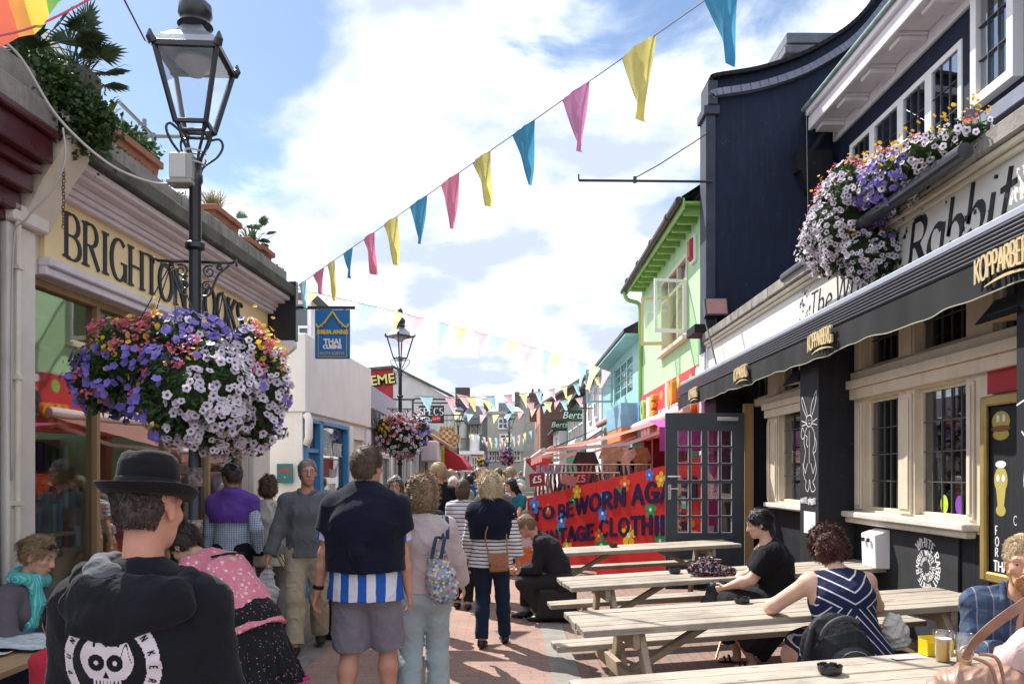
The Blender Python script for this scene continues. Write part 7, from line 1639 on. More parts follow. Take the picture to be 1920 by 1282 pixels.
        if s.res < .02:
            F.tube(s.hp(0,.093,.018),s.hp(0,.113,-.026),.0095*hs,.0135*hs,k=.012); F.tube(s.hp(-.040,.078,.032),s.hp(.040,.078,.032),.013*hs,.013*hs,k=.016)
            for q in (-1,1):
                E3(q*.033,.104,.010,(.019,.017,.012),.012,True); E3(q*.046,.062,-.018,(.020,.02,.018),.02); E3(q*.079,-.006,-.010,(.009,.020,.031),.007); E3(q*.010,.104,-.030,(.008,.009,.007),.006)
            E3(0,.088,-.058,(.024,.014,.007),.006); E3(0,.086,-.069,(.020,.014,.007),.006)
        s.bodyobj = np_obj('body',F.mesh(),s.skin,s.root)
        if s.face: s.facial()
    def facial(s,brow=None):
        def ball(p,r,mat,nm,par=None):
            m = MB(); n = 10; vs = []
            for a in range(n+1):
                for b in range(14): th,ph = math.pi*a/n,2*math.pi*b/14; vs.append(tuple(p+V(math.sin(th)*math.cos(ph),math.sin(th)*math.sin(ph),math.cos(th))*r))
            m.add(vs,[(a*14+b,(a+1)*14+b,(a+1)*14+(b+1) % 14,a*14+(b+1) % 14) for a in range(n) for b in range(14)]); return m.build(nm,mat,par or s.root,smooth=True)
        for q in (-1,1):
            e = ball(s.hp(q*.033,.0735,.009),.0130*s.hs,EYEW,'eye'); ball(s.hp(q*.033,.0805,.0085),.0072*s.hs,IRIS,'iris',e)
            F = Field(.003,.003); F.tube(s.hp(q*.018,.0855,.0180),s.hp(q*.046,.078,.0160),.0058*s.hs,.0052*s.hs,k=.002); np_obj('eyelid',F.mesh(),s.skin,s.root)
        F = Field(.003,.003); F.tube(s.hp(-.020,.097,-.0635),s.hp(0,.1015,-.0625),.0048*s.hs,.0062*s.hs); F.tube(s.hp(.020,.097,-.0635),s.hp(0,.1015,-.0625),.0048*s.hs,.0062*s.hs); np_obj('lips',F.mesh(),LIP,s.root)
    def brows(s,mat):
        for q in (-1,1): F = Field(.003,.003); F.tube(s.hp(q*.014,.093,.034),s.hp(q*.032,.092,.041),.0042*s.hs,.0045*s.hs); F.tube(s.hp(q*.032,.092,.041),s.hp(q*.052,.078,.035),.0045*s.hs,.002*s.hs); np_obj('eyebrow',F.mesh(),mat,s.root)
    def add(s,nm,F,mat,amp=.006,freq=14,disp=True):
        s.gar += 1; o = np_obj(nm,F.mesh(folds(amp,s.gar*7+int(s.H*1000) % 97,freq) if disp else None),mat,s.root); return o
    def shirt(s,mat,sleeve=.55,hem=.02,loose=.022,nm='shirt',amp=.007,open_neck=True,w=1.0,puff=.004,freq=14,res=None):
        F = Field(res or s.res,.02); s.torso(F,loose,True,hem,True,w); s.arms(F,loose*.8,sleeve,puff=puff)
        if open_neck: F.plane(s.N-s.d2*.005*s.k+s.fw*.05*s.k,s.d2+s.fw*.35)
        return s.add(nm,F,mat,amp,freq)
    def legs(s,F,inf,upto,flare=0,seat=1.0):
        k,b = s.k,1+(s.b-1)*.8
        for i in (0,1):
            h,kn,an = s.Hp[i],s.kn[i],s.an[i]
            if upto <= 1: e = h+(kn-h)*upto; F.tube(h,e,.092*k*b+inf,(.066+.026*(1-upto))*k*b+inf+flare,flat=(0,1),k=.03)
            else: e = kn+(an-kn)*(upto-1); bk = nrm(np.cross(an-kn,V(1,0,0)))*.010*k; c = kn+(e-kn)*.35+bk; F.tube(h,kn,.088*k*b+inf,.064*k*b+inf,k=.03); F.tube(kn,c,.064*k*b+inf,.062*k*b+inf,k=.03); F.tube(c,e,.062*k*b+inf,.048*k*b+inf+flare,flat=(0,1),k=.03)
            F.ell(h-s.fw1*.02*k*0+V(0,-.035*k,0),(.084*k*b*seat+inf,.098*k*b*seat+inf,.095*k*b*seat+inf),k=.05)
    def trousers(s,mat,upto=1.93,inf=.012,flare=.006,nm='trousers',amp=.008,freq=12,top=.10,seat=1.0):
        F = Field(s.res,.03); k,b = s.k,s.b; s.legs(F,inf,upto,flare,seat); hx,hy = ((.165,.112) if s.f else (.155,.108)); F.tube(s.P-s.d1*.03*k,s.P+s.d1*top*k,(hx*k*b+inf,hy*k*b+inf),(.145*k*b+inf,.102*k*b+inf),flat=(0,1),k=.05)
        return s.add(nm,F,mat,amp,freq)
    def skirt(s,mat,end,r0=(.158,.12),r1=(.26,.20),nm='skirt',amp=.02,seed=1,pleats=18,top=.08):
        F = Field(s.res,.03); k = s.k; a = s.P+s.d1*top*k; e = V(*end)*k; F.tube(a,s.P,(r0[0]*k,r0[1]*k),(r0[0]*k*1.2,r0[1]*k*1.25),flat=(1,0),k=.03); F.tube(s.P,e,(r0[0]*k*1.2,r0[1]*k*1.25),(r1[0]*k,r1[1]*k),flat=(0,1),k=.04)
        ax_ = nrm(e-s.P); L = np.linalg.norm(e-s.P); u = nrm(V(1,0,0)-ax_*ax_[0]); v = np.cross(ax_,u); f0 = folds(.006,seed)
        def dp(vt,n):
            q = vt-s.P; t = np.clip(q@ax_/L,0,1); th = np.arctan2(q@v,q@u); return amp*t*(np.sin(th*pleats+2*np.sin(th*3+seed))+.4*np.sin(th*pleats*1.7+1))*.6+f0(vt,n)
        s.gar += 1; return np_obj(nm,F.mesh(dp),mat,s.root)
    def shoes(s,mat,nm='shoe',sole=None):
        k = s.k
        for i in (0,1):
            F = Field(min(s.res,.010),.015); a = s.feet_dir[i]; fd = V(math.sin(a),math.cos(a),0); an = s.an[i]; bz = max(an[2]-.085*k,0)+.004; h = V(an[0],an[1],bz+.045*k); lt = (fd[1],-fd[0],0)
            F.tube(an+V(0,0,.0),h,.046*k,.042*k,flat=(1,0)); F.tube(h-fd*.035*k,h+fd*.08*k-V(0,0,.008*k),(.042*k,.042*k),(.046*k,.034*k),lt); F.tube(h+fd*.08*k-V(0,0,.008*k),h+fd*.165*k-V(0,0,.018*k),(.046*k,.034*k),(.038*k,.022*k),lt); F.plane(V(0,0,bz),(0,0,-1)); s.gar += 1
            o = np_obj(nm,F.mesh(),mat,s.root)
    def hair(s,mat,style='short',tufts=900,seed=1,vol=.012,length=.12,res=None,tl=.035):
        """cap of hair over the skull plus loose strands"""
        F = Field(res or max(.005,s.res*.75),.02); hs = s.hs; M3 = s.M3; E3 = lambda x,y,z,r,kk=.02,sub=False: F.ell(s.hp(x,y,z),tuple(a*hs for a in r),M3,kk,sub); v = vol
        E3(0,-.022,.040,(.079+v,.098+v,.086+v)); E3(0,-.055,-.02,(.066+v*.6,.062+v*.6,.07),.03)
        if style in ('bob','curly','long'):
            for q in (-1,1): E3(q*.052,-.02,-.03,(.038+v,.06+v,.065+v),.03)
            E3(0,-.06,-.05,(.07+v,.05+v,.06+v),.03)
        if style == 'long':
            e = s.hp(0,-.075,-.05); d = V(0,0,-1) if length > 0 else V(0,0,-1); F.tube(e,e+d*length*s.k,(.078*s.k,.038*s.k),(.060*s.k,.026*s.k),s.lat,k=.04);
        if style == 'bun': E3(0,-.125,.03,(.040,.035,.040),.012)
        if style == 'topknot': E3(0,-.08,.11,(.028,.03,.026),.012)
        # uncover the face
        E3(0,.122,-.020,(.080,.080,.108) if style in ('short','bun','topknot') else (.064,.080,.104),.012,True)
        if style in ('short','bun','topknot'):
            for q in (-1,1): E3(q*.088,.025,-.052,(.034,.062,.058),.012,True)
            E3(0,-.06,-.110,(.10,.10,.058),.012,True)
        sd_ = np.random.RandomState(seed); ph = sd_.rand(6)*6; fa = 42 if style == 'curly' else 30; am = .009 if style == 'curly' else .0035
        def dp(vt,n): q = (vt-s.hc); return am*(np.sin(q[:,0]*fa*2+ph[0]+2*np.sin(q[:,2]*40+ph[3]))*np.sin(q[:,2]*fa*2.1+ph[1])+np.sin(q[:,1]*fa*1.9+q[:,0]*50+ph[2]))
        Vt,Q = F.mesh(dp); o = np_obj('hair',(Vt,Q),mat,s.root); s.hairobj = o
        if tufts:
            c = s.hc+s.hu*.03*hs; r = random.Random(seed); vs = []; fs = []; ids = sd_.randint(0,len(Vt),tufts)
            for i in ids:
                p = Vt[i]; out = nrm(p-c); down = nrm(-s.hu*.9-s.hf*.35+out*.10); flow = nrm(down-out*np.dot(down,out)*.9+out*(.55 if style == 'curly' else .22)+sd_.normal(0,.45 if style == 'curly' else .16,3)); side = nrm(np.cross(flow,out))*.0015*(1.5 if style == 'curly' else 1); l = tl*(.6+.8*r.random())
                a,b,d_ = p-out*.002,p+flow*l*.5+out*.003,p+flow*l-out*.004+(sd_.normal(0,.006,3) if style == 'curly' else 0); k0 = len(vs); vs += [tuple(a-side),tuple(a+side),tuple(b+side),tuple(b-side),tuple(d_)]; fs += [(k0,k0+1,k0+2,k0+3),(k0+3,k0+2,k0+4)]
            me = bpy.data.meshes.new('hair_strands'); me.from_pydata(vs,[],fs); me.update(); link_mesh('hair_strands',me,mat,o)
        return o
    def glasses(s,mat):
        m = MB()
        for q in (-1,1):
            c = s.hp(q*.034,.100,.008); m.tube([tuple(c+(s.hr*.024*math.cos(a)+s.hu*.019*math.sin(a))*s.hs) for a in [i*math.pi/8 for i in range(16)]],.0022*s.hs/s.k,5,closed=True); m.tube([tuple(s.hp(q*.058,.098,.012)),tuple(s.hp(q*.078,.06,.014)),tuple(s.hp(q*.084,.0,.010))],.0018,5)
        m.tube([tuple(s.hp(-.011,.101,.012)),tuple(s.hp(0,.106,.014)),tuple(s.hp(.011,.101,.012))],.002,5); m.build('spectacles',mat,s.root)
    def w(s,p):           # local point -> world
        return Matrix.Translation(s.root.location) @ Matrix.Rotation(s.root.rotation_euler.z,4,'Z') @ Vector(p)
HB = hairmat('brown_hair',(.085,.05,.03)); HDB = hairmat('dark_brown_hair',(.035,.022,.016)); HBK = hairmat('black_hair',(.006,.006,.007)); HBL = hairmat('ash_blond_hair',(.62,.50,.33),(45,45,12)); HLB = hairmat('light_brown_hair',(.24,.155,.08)); HGR = hairmat('grey_hair',(.24,.21,.19)); HRD = hairmat('auburn_hair',(.075,.022,.018)); HCU = hairmat('curly_fair_brown_hair',(.30,.20,.12),(40,40,30)); HGI = hairmat('ginger_beard',(.42,.22,.09)); HSB = hairmat('sandy_hair',(.42,.30,.17))
# ================================================================ the people in the street
from mathutils.bvhtree import BVHTree
def bvh_of(o):
    me = o.data; return BVHTree.FromPolygons([v.co for v in me.vertices],[tuple(p.vertices) for p in me.polygons])
def drape(vs,tree,d,off=.003,back=.5):
    out = []
    for v in vs:
        v = Vector(v); h = tree.ray_cast(v-Vector(d)*back,Vector(d),2*back); out.append((h[0]-Vector(d)*off) if h[0] else v)
    return out
def draped(name,mb,tree,d,mat,parent,off=.003):
    me = bpy.data.meshes.new(name); me.from_pydata([tuple(v) for v in drape(mb.v,tree,d,off)],[],mb.f); me.update(); return link_mesh(name,me,mat,parent)
def grid_poly(mb,inside,x0,x1,z0,z1,st,z=0):      # fills a 2-D region with small quads (so that it can follow cloth)
    nx,nz = int((x1-x0)/st)+1,int((z1-z0)/st)+1
    for i in range(nx):
        for j in range(nz):
            a,b = x0+i*st,z0+j*st
            if inside(a+st/2,b+st/2): mb.add([(a,0,b),(a+st,0,b),(a+st,0,b+st),(a,0,b+st)],[(0,1,2,3)])
BKD = clothmat('washed_black_cotton',(.011,.012,.016),.95,.15,700,.3)
NAVYC = clothmat('navy_wool',(.008,.010,.022),.9,.1,700,.3)
FLEECE = clothmat('grey_fleece',(.09,.095,.11),.95,.3,300,.5)
def shoulder_wrap(p,mat,drop,inf=.05,arm=.75,nm='sweater',amp=.010,roll=.03,extra=None):
    """a jumper thrown over the shoulders"""
    F = Field(p.res,.02); k = p.k; b = p.b; p.torso(F,inf,False,0,True,1)
    F.plane(p.N-p.d2*drop*k,-p.d2)
    for i in (0,1): F.tube(p.S[i],p.S[i]+(p.elb[i]-p.S[i])*arm,.054*k*b+inf*.62,.048*k*b+inf*.60,flat=(0,1),k=.04)
    F.path([tuple(p.N+p.fw*.09*k*math.cos(a)*1.0+p.lat*.095*k*math.sin(a)+p.d2*(.01-.012*math.cos(a))*k) for a in [i*math.pi/6 for i in range(2,11)]],[roll*k]*9,k=.02)
    if extra: extra(F)
    return p.add(nm,F,mat,amp,11)
# ---------------- man in the felt hat (closest figure)
p = Person((-1.02,2.24,0),2,1.665,'person in a black felt hat and black hoodie with a white skull print',res=.0065,head=(-14,6,0),hands=((-.26,.06,.80),(.25,.10,.82)),shw=.172,bulk=1.0,neck=1.15)
F = Field(.0075,.03); p.torso(F,.030,True,.06,True); p.arms(F,.024,1.97,puff=.004); hood = p.add('hoodie',F,BKD,.011,10)
F = Field(.0065,.03); k = p.k; B = lambda x,y,z: tuple(p.N+p.lat*x*k+p.fw*y*k+p.d2*z*k)
F.ell(B(.0,-.105,-.07),(.17,.055,.085),k=.05); F.tube(B(-.03,-.13,-.09),B(.0,-.145,-.15),(.11,.03),(.045,.02),k=.04)
F.path([B(.10,.05,.005),B(.145,-.02,-.02),B(.13,-.09,-.045),B(.02,-.135,-.06),B(-.10,-.11,-.03),B(-.145,-.03,.0),B(-.10,.05,.02)],[.034]*7,k=.03)
F.path([B(.20,.0,-.075),B(.15,-.09,-.085),B(.05,-.145,-.10),B(-.07,-.145,-.10),B(-.16,-.08,-.065)],[.022,.026,.028,.028,.022],k=.025)
F.plane(B(0,0,.035),(0,.35,1)); F.ell(B(0,.01,.05),(.082,.078,.09),k=.015,sub=True); hd = p.add('hood',F,BKD,.008,13)
F = Field(.0065,.02); F.path([B(-.05,-.088,.016),B(-.10,-.06,.022),B(-.118,.0,.030),B(-.10,.05,.035)],[.030]*4,k=.02); F.path([B(-.02,-.115,-.02),B(-.09,-.10,-.005),B(-.13,-.04,.01)],[.026]*3,k=.02); p.add('hood_lining',F,FLEECE,.004,30)
p.trousers(BKD); p.shoes(SHOE); p.hair(HDB,'short',2500,2,vol=-.002,tl=.013)
p.bodyobj.data.materials[0] = SK['pink']
# hat
HM = Matrix(((p.hr[0],p.hf[0],p.hu[0],0),(p.hr[1],p.hf[1],p.hu[1],0),(p.hr[2],p.hf[2],p.hu[2],0),(0,0,0,1))); HM = Matrix.Translation(Vector(p.hp(0,-.018,.045))) @ HM @ Matrix.Rotation(R(-2),4,'X')
FELT = clothmat('black_felt',(.010,.010,.012),.95,.2,500,.3)
m = MB(HM); n = 64; prof = [(.088,-.002),(.090,.02),(.088,.05),(.086,.08),(.078,.105),(.060,.118),(.035,.116),(.012,.108),(.001,.106)]
vs = []; rows_ = []
out = [(.092,-.004),(.105,-.010),(.120,-.011),(.134,-.006),(.144,.004),(.1445,.008),(.134,-.001),(.120,-.006),(.105,-.005),(.091,.002)]
pr = out+prof; fs = []
for (r_,z_) in pr:
    r_ *= .93
    for i in range(n):
        a = 2*math.pi*i/n; ex = 1.0+.16*abs(math.sin(a))*(1 if r_ < .1 else .75); x = r_*math.cos(a)*.985; y = r_*math.sin(a)*ex; z = z_
        if r_ > .1: z += .020*math.cos(a)**2*((r_-.1)/.045)-.012*math.sin(a)*((r_-.1)/.045)
        elif z_ > .06: z -= .030*math.exp(-(x/.022)**2)*max(0,(z_-.06)/.05)*(.6+.4*math.sin(a)); x *= 1-.10*max(0,math.sin(a))*(z_-.06)/.05
        vs.append((x,y,z))
m.add(vs,[(r_*n+i,r_*n+(i+1) % n,(r_+1)*n+(i+1) % n,(r_+1)*n+i) for r_ in range(len(pr)-1) for i in range(n)]); hat = m.build('hat',FELT,p.root,smooth=True)
m = MB(HM); vs = []
for z_,r_ in ((.002,.0845),(.004,.0875),(.036,.0865),(.038,.0835)):
    for i in range(n): a = 2*math.pi*i/n; ex = 1.0+.16*abs(math.sin(a)); vs.append((r_*math.cos(a)*.985,r_*math.sin(a)*ex,z_))
m.add(vs,[(r_*n+i,r_*n+(i+1) % n,(r_+1)*n+(i+1) % n,(r_+1)*n+i) for r_ in range(3) for i in range(n)]); m.build('hat_band',clothmat('black_ribbon',(.008,.008,.010),.5,.1),hat,smooth=True)
# white skull roundel printed on the back
tr = bvh_of(hood); PRT = clothmat('cracked_white_print',(.62,.56,.60),.8,.08); BPR = clothmat('black_print',(.014,.014,.018),.85)
ox,oz = -.035,1.195; Dn = (0,1,0)
def dm(): return MB(Matrix.Translation((ox,0,oz)))
m = dm(); grid_poly(m,lambda x,z: .104**2 < x*x+z*z < .138**2,-.14,.14,-.14,.14,.003); draped('print_ring',m,tr,Dn,PRT,hood,.0015)
def skull(x,z):
    x,z = x/.095,z/.095
    if (x/.78)**2+((z-.18)/.72)**2 < 1 and z > -.35:
        for cx_ in (-.30,.26):
            d = math.hypot((x-cx_),(z-.10)*1.05)
            if .07 < d < .25: return False
        if abs(x+.02) < .10*(1-(z+.32)/.2) and -.34 < z < -.12: return False
        if z > .55 and abs(math.sin(x*9)) < .25: return False
        if x > .42 and z > .1 and abs(z-.3-.3*math.sin(x*14)) < .04: return False
        return True
    if -.85 < z <= -.35 and abs(x) < .42-.10*(z < -.62):
        if abs(z+.58) < .035: return False
        return abs((x*9+.5) % 1-.5) > .14 or z > -.40
    return False
m = dm(); grid_poly(m,skull,-.10,.10,-.10,.10,.0022); draped('skull_print',m,tr,Dn,PRT,hood,.002)
m = dm()
for txt,a0,a1 in (('PUNK',200,118),('DRINKER',96,-28)):
    L_ = measure(txt,.12); n_ = 0; x_ = 0
    for ch in txt:
        A_ = R(a0+(a1-a0)*(x_+GL[ch][0]/2)/L_); hh = .017
        def mp2(x,y,z,A_=A_,adv=GL[ch][0]): r_ = .1125+y*hh; t_ = (x-adv/2)*hh*.8; c_,s_ = math.cos(A_),math.sin(A_); return (r_*c_+t_*s_,-z,r_*s_-t_*c_)
        strokes(m,ch,mp2,.24,.20,th=.0004); x_ += GL[ch][0]+.12
mm = MB(); mm.v = m.v; mm.f = m.f; draped('print_lettering',mm,tr,Dn,BPR,hood,.004)
# ---------------- woman bending to the left
p = Person((-1.55,4.6,0),62,1.63,'person bending over in a tied pink patterned top and black embroidered skirt',female=True,res=.008,pelvis=(0,-.12,.93),lean=(32,0),bend=(32,0),head=(0,52,0),hands=((-.16,.62,.88),(.12,.60,.85)),skin='fair',feet=((-.12,-.12,0),(.12,.05,0)),bulk=1.08)
TOPP = clothmat('pink_patterned_cotton',(.60,.20,.26),.85,.12,pattern=floral_p([(.75,.55,.58),(.68,.36,.42)],26,.22))
F = Field(.008,.02); p.torso(F,.020,True,.06,True); p.arms(F,.014,.5); F.plane(p.N+p.d2*.0,p.d2+p.fw*.3); F.ell(p.C-p.fw*.15+p.d2*.06,(.055,.085,.12),Euler((R(-55),0,0)).to_matrix(),k=.01,sub=True); F.ell(p.W-p.fw*.12-p.lat*.02,(.05,.04,.04),k=.03); p.add('top',F,TOPP,.010,16)
m = MB(); m.tube([tuple(p.C-p.fw*.118-p.lat*.12+p.d2*.02),tuple(p.C-p.fw*.128+p.d2*.02),tuple(p.C-p.fw*.118+p.lat*.12+p.d2*.02)],.007,6); m.build('strap',BKD,p.root)
EMB = clothmat('black_embroidered_cotton',(.014,.014,.017),.85,.1,pattern=lambda s,c: floral_p([(.45,.10,.14),(.12,.32,.36),(.55,.45,.42)],30,.10)(s,c))
sk = p.skirt(EMB,(.0,-.10,.54),r1=(.36,.30),amp=.03,pleats=15,top=.10)
m = MB(); e = V(0,-.10,.545)*p.k; th_ = [i*2*math.pi/90 for i in range(91)]
m.tube([tuple(e+V(.37*p.k*math.cos(a)*(1+.05*math.sin(15*a)),.31*p.k*math.sin(a)*(1+.05*math.sin(15*a)),.0)) for a in th_[:-1]],.011,6,closed=True); m.build('skirt_trim',clothmat('magenta_trim',(.50,.04,.18)),sk,smooth=True)
p.shoes(SHOE); p.hair(HDB,'bun',1400,4,tl=.04)
# ---------------- seated woman with teal scarf, map table, child in red
p = Person((-3.0,4.86,0),-98,1.66,'seated person in grey with a teal scarf and sunglasses pushed up on brown hair',female=True,res=.0075,face=True,pelvis=(0,0,.565),lean=(6,0),bend=(8,0),head=(6,24,0),hands=((-.12,.42,.78),(.14,.40,.78)),feet=((-.12,.42,0),(.12,.45,0)),bulk=1.05)
p.shirt(clothmat('grey_jersey',(.115,.10,.115)),1.95,.08,.018,'top',.008); p.trousers(clothmat('dark_denim',(.03,.04,.07))); p.shoes(SHOE); p.hair(HLB,'bun',2200,5,vol=.008,tl=.04); p.brows(HLB)
F = Field(.0075,.02); B = lambda x,y,z: tuple(p.N+p.lat*x+p.fw*y+p.d2*z)
F.path([B(.09*math.cos(a),.085*math.sin(a)+.01,.03+.012*math.sin(2*a)) for a in [i*math.pi/5 for i in range(11)]],[.034]*11,k=.02); F.path([B(.05,.10,0),B(.03,.13,-.10),B(.06,.13,-.22),B(.06,.11,-.30)],[.036,.04,.036,.03],k=.03); p.add('scarf',F,clothmat('teal_scarf',(.06,.42,.40),pattern=stripes_p((.25,.60,.58),.013,.3,'x')),.008,30)
SG = M('sunglass_plastic',(.012,.011,.010),.15,.05,spec=.8); m = MB()
for q in (-1,1):
    c = p.hp(q*.036,.072,.098); m.lathe([(.027,-.003),(.026,.004),(.01,.007),(.001,.007)],14,(0,0,0));
    base = len(m.v)-4*14
    for i in range(base,len(m.v)): x,y,z = m.v[i]; m.v[i] = tuple(c+p.hr*x+p.hu*y*.8+p.hf*(z*1.0)+p.hu*z*.6)
    m.tube([tuple(p.hp(q*.062,.06,.095)),tuple(p.hp(q*.088,.0,.06)),tuple(p.hp(q*.088,-.04,.02))],.0035,6)
m.build('sunglasses',SG,p.root)
t = empty('cafe_table',(-2.8,4.1,0),label='small wooden cafe table at the left edge covered with maps and papers',cat='table')
m = MB(); m.box((-3.12,3.68,.71),(-2.43,4.62,.75)); sub(m,'table_top',OCHREW,t,bevel=.006)
for x in (-3.06,-2.49):
    for y in (3.74,4.56): m = MB(); m.box((x-.025,y-.025,0),(x+.025,y+.025,.709)); sub(m,'leg',OCHREW,t,bevel=.004)
MAPM = clothmat('street_map',(.62,.66,.66),.6,.05,900,0,pattern=lambda s,c: floral_p([(.35,.55,.20),(.75,.72,.5)],9,.16)(s,s.mix(s.ramp(s.noise(s.obj(),18,2),(.49,(0,)*3),(.5,(1,)*3)),c,(.45,.52,.60))))
for i,(x0,y0,x1,y1,z,a,lb) in enumerate(((-3.02,4.2,-2.48,4.6,.775,8,'unfolded street map with green patches spread on the cafe table'),(-2.98,3.95,-2.62,4.25,.765,-12,'white leaflet lying in front of the street map'),(-2.9,3.75,-2.55,4.0,.758,15,'blue edged magazine under the leaflet'))):
    m = MB(Matrix.Translation(((x0+x1)/2,(y0+y1)/2,z)) @ Matrix.Rotation(R(a),4,'Z')); w,h = (x1-x0)/2,(y1-y0)/2; n = 10; vs = []
    for a_ in range(n+1):
        for b_ in range(n+1): u,v = a_/n*2-1,b_/n*2-1; vs.append((u*w,v*h,.008*math.sin(u*6+i)+.005*math.cos(v*5)))
    m.add(vs,[(a_*(n+1)+b_,(a_+1)*(n+1)+b_,(a_+1)*(n+1)+b_+1,a_*(n+1)+b_+1) for a_ in range(n) for b_ in range(n)]); tag(m.build(('map','leaflet','magazine')[i],MAPM if i == 0 else M('leaflet_paper_%d' % i,((.7,.7,.72),(.35,.45,.65))[i-1],.5,.3,14),smooth=True),lb,('map','leaflet','magazine')[i])
p = Person((-2.0,3.62,0),80,1.09,'child in a red coat half hidden behind the person in the felt hat',female=True,res=.009,head=(0,10,0),hs=1.22,bulk=1.15)
p.shirt(clothmat('red_coat_wool',(.38,.025,.045)),1.9,.12,.03,'coat'); p.trousers(BKD); p.shoes(SHOE); p.hair(HBK,'bob',900,3)
# ---------------- man with purple jumper, woman in cream jacket
p = Person((-2.74,8.0,0),4,1.75,'person in a black cap with a purple jumper over a checked shirt',res=.009,head=(48,0,0),skin='pink',hands=((-.26,.08,.86),(.27,-.02,.90)))
CHK2 = clothmat('blue_check_shirt',(.55,.60,.68),.8,.05,pattern=check_p((.07,.17,.30),.022))
p.shirt(CHK2,1.92,.02,.022); p.trousers(clothmat('black_trouser',(.013,.013,.015))); p.shoes(SHOE); shoulder_wrap(p,clothmat('purple_wool',(.125,.055,.30),.9,.1,400,.4),.27,.055,.35,'purple_jumper'); p.hair(HDB,'short',700,3)
def cap(p,mat):
    F = Field(.007,.015); M3 = p.M3; F.ell(p.hp(0,-.02,.055),(.088*p.hs,.108*p.hs,.085*p.hs),M3); F.plane(p.hp(0,0,.052),-p.hu); F.tube(p.hp(0,.05,.060),p.hp(0,.155,.050),(.075,.010),(.055,.007),tuple(p.hr),k=.01); np_obj('cap',F.mesh(),mat,p.root)
cap(p,BKD)
m = MB(); q = Vector(p.hand[1]); m.box(tuple(q-Vector((.06,.05,.02))),tuple(q+Vector((.05,.05,.10)))); m.build('belt_bag',BKD,p.root,bevel=.02)
p = Person((-2.62,8.8,0),-14,1.63,'person with dark curly hair in a cream linen jacket walking past the shop',female=True,res=.010,bulk=1.14,hands=((-.26,.06,.86),(.27,.10,.86)))
p.shirt(clothmat('cream_linen',(.58,.54,.47),.9,.06),1.93,.16,.035,'jacket',.010); p.trousers(clothmat('stone_trouser',(.26,.235,.22))); p.shoes(SHOE); p.hair(HB,'curly',2500,6,vol=.016,tl=.03)
m = MB(); m.tube([tuple(p.N+p.lat*.1-p.fw*.075),tuple(p.C-p.fw*.155),tuple(p.W-p.lat*.17-p.fw*.10)],.008,5); m.build('bag_strap',clothmat('tan_strap',(.45,.38,.28)),p.root)
# ---------------- man in the grey polo jumper walking towards the camera
p = Person((-1.92,7.7,0),186,1.785,'person in a grey polo jumper and beige trousers walking this way with spectacles',res=.008,face=True,head=(16,0,0),skin='pink',hands=((-.27,.02,.80),(.33,.12,.90)),feet=((-.09,-.26,.03),(.08,.22,0)),bulk=1.02,curl=(.5,1.0),toes=(-8,8),knee=((-.1,1,0),(.1,1,0)))
GP = clothmat('heather_grey_wool',(.125,.135,.15),.95,.15,400,.5); p.shirt(GP,1.93,.03,.034,'polo_jumper',.010)
F = Field(.007,.01); B = lambda x,y,z: tuple(p.N+p.lat*x+p.fw*y+p.d2*z); F.path([B(.012,.085,-.035),B(.06,.065,.005),B(.078,0,.025),B(0,-.075,.035),B(-.078,0,.025),B(-.06,.065,.005),B(-.012,.085,-.035)],[.016]*7,k=.01); p.add('collar',F,GP,.002)
p.trousers(clothmat('beige_chino',(.43,.36,.265),.85,.08),1.96,.024,.012,amp=.014); p.shoes(M('dark_brown_shoe',(.03,.02,.016),.4,.1)); p.hair(HGR,'short',2200,7,vol=.006,tl=.022); p.brows(HGR); p.glasses(GALV)
q = p.w(p.hand[1]); t = empty('carrier_bag',tuple(q-Vector((0,0,.5))),label='thin white plastic carrier bag hanging from the hand of the person in grey',cat='bag')
F = Field(.008,.03); c = V(q.x-.0,q.y-.03,q.z-.09); F.tube(c+V(0,0,-.06),c+V(-.03,0,-.22),(.05,.035),(.125,.05)); F.tube(c+V(-.03,0,-.22),c+V(-.03,0,-.40),(.125,.05),(.115,.055)); F.tube(c+V(.0,0,.02),c+V(0,0,-.07),(.016,.012),(.05,.03))
s_ = NT('thin_white_plastic'); s_.fin((.75,.76,.78),.35,0,.5); s_.bump(s_.noise(s_.obj(),22,6,.7,1.5),.6,.01); tl_ = s_.n('ShaderNodeBsdfTranslucent',i_0=(.8,.8,.82)); mx_ = s_.n('ShaderNodeMixShader'); mx_.inputs[0].default_value = .45; s_.set(mx_.inputs[1],s_.b.outputs[0]); s_.set(mx_.inputs[2],tl_.outputs[0]); s_.set(s_.out.inputs[0],mx_.outputs[0])
o = np_obj('plastic',F.mesh(folds(.02,5,22)),s_.m,None); wsub(o,t)
t = empty('trolley',(-1.72,8.1,0),label='small black shopping trolley with a silver handle dragged behind the person in grey',cat='trolley')
m = MB(); m.tube([at(520,1040,7.8),at(536,1075,8.0),at(560,1120,8.2)],.009,8); m.tube([at(526,1038,7.8),at(543,1072,8.0),at(568,1118,8.2)],.009,8); wsub(m.build('handle',CHR),t)
m = MB(); m.box((-1.9,8.15,.08),(-1.6,8.45,.50)); wsub(m.build('case',BKD,bevel=.03),t); m = MB(); m.tube([(-1.93,8.2,.06),(-1.57,8.2,.06)],.055,12); wsub(m.build('wheel',SHOE),t)
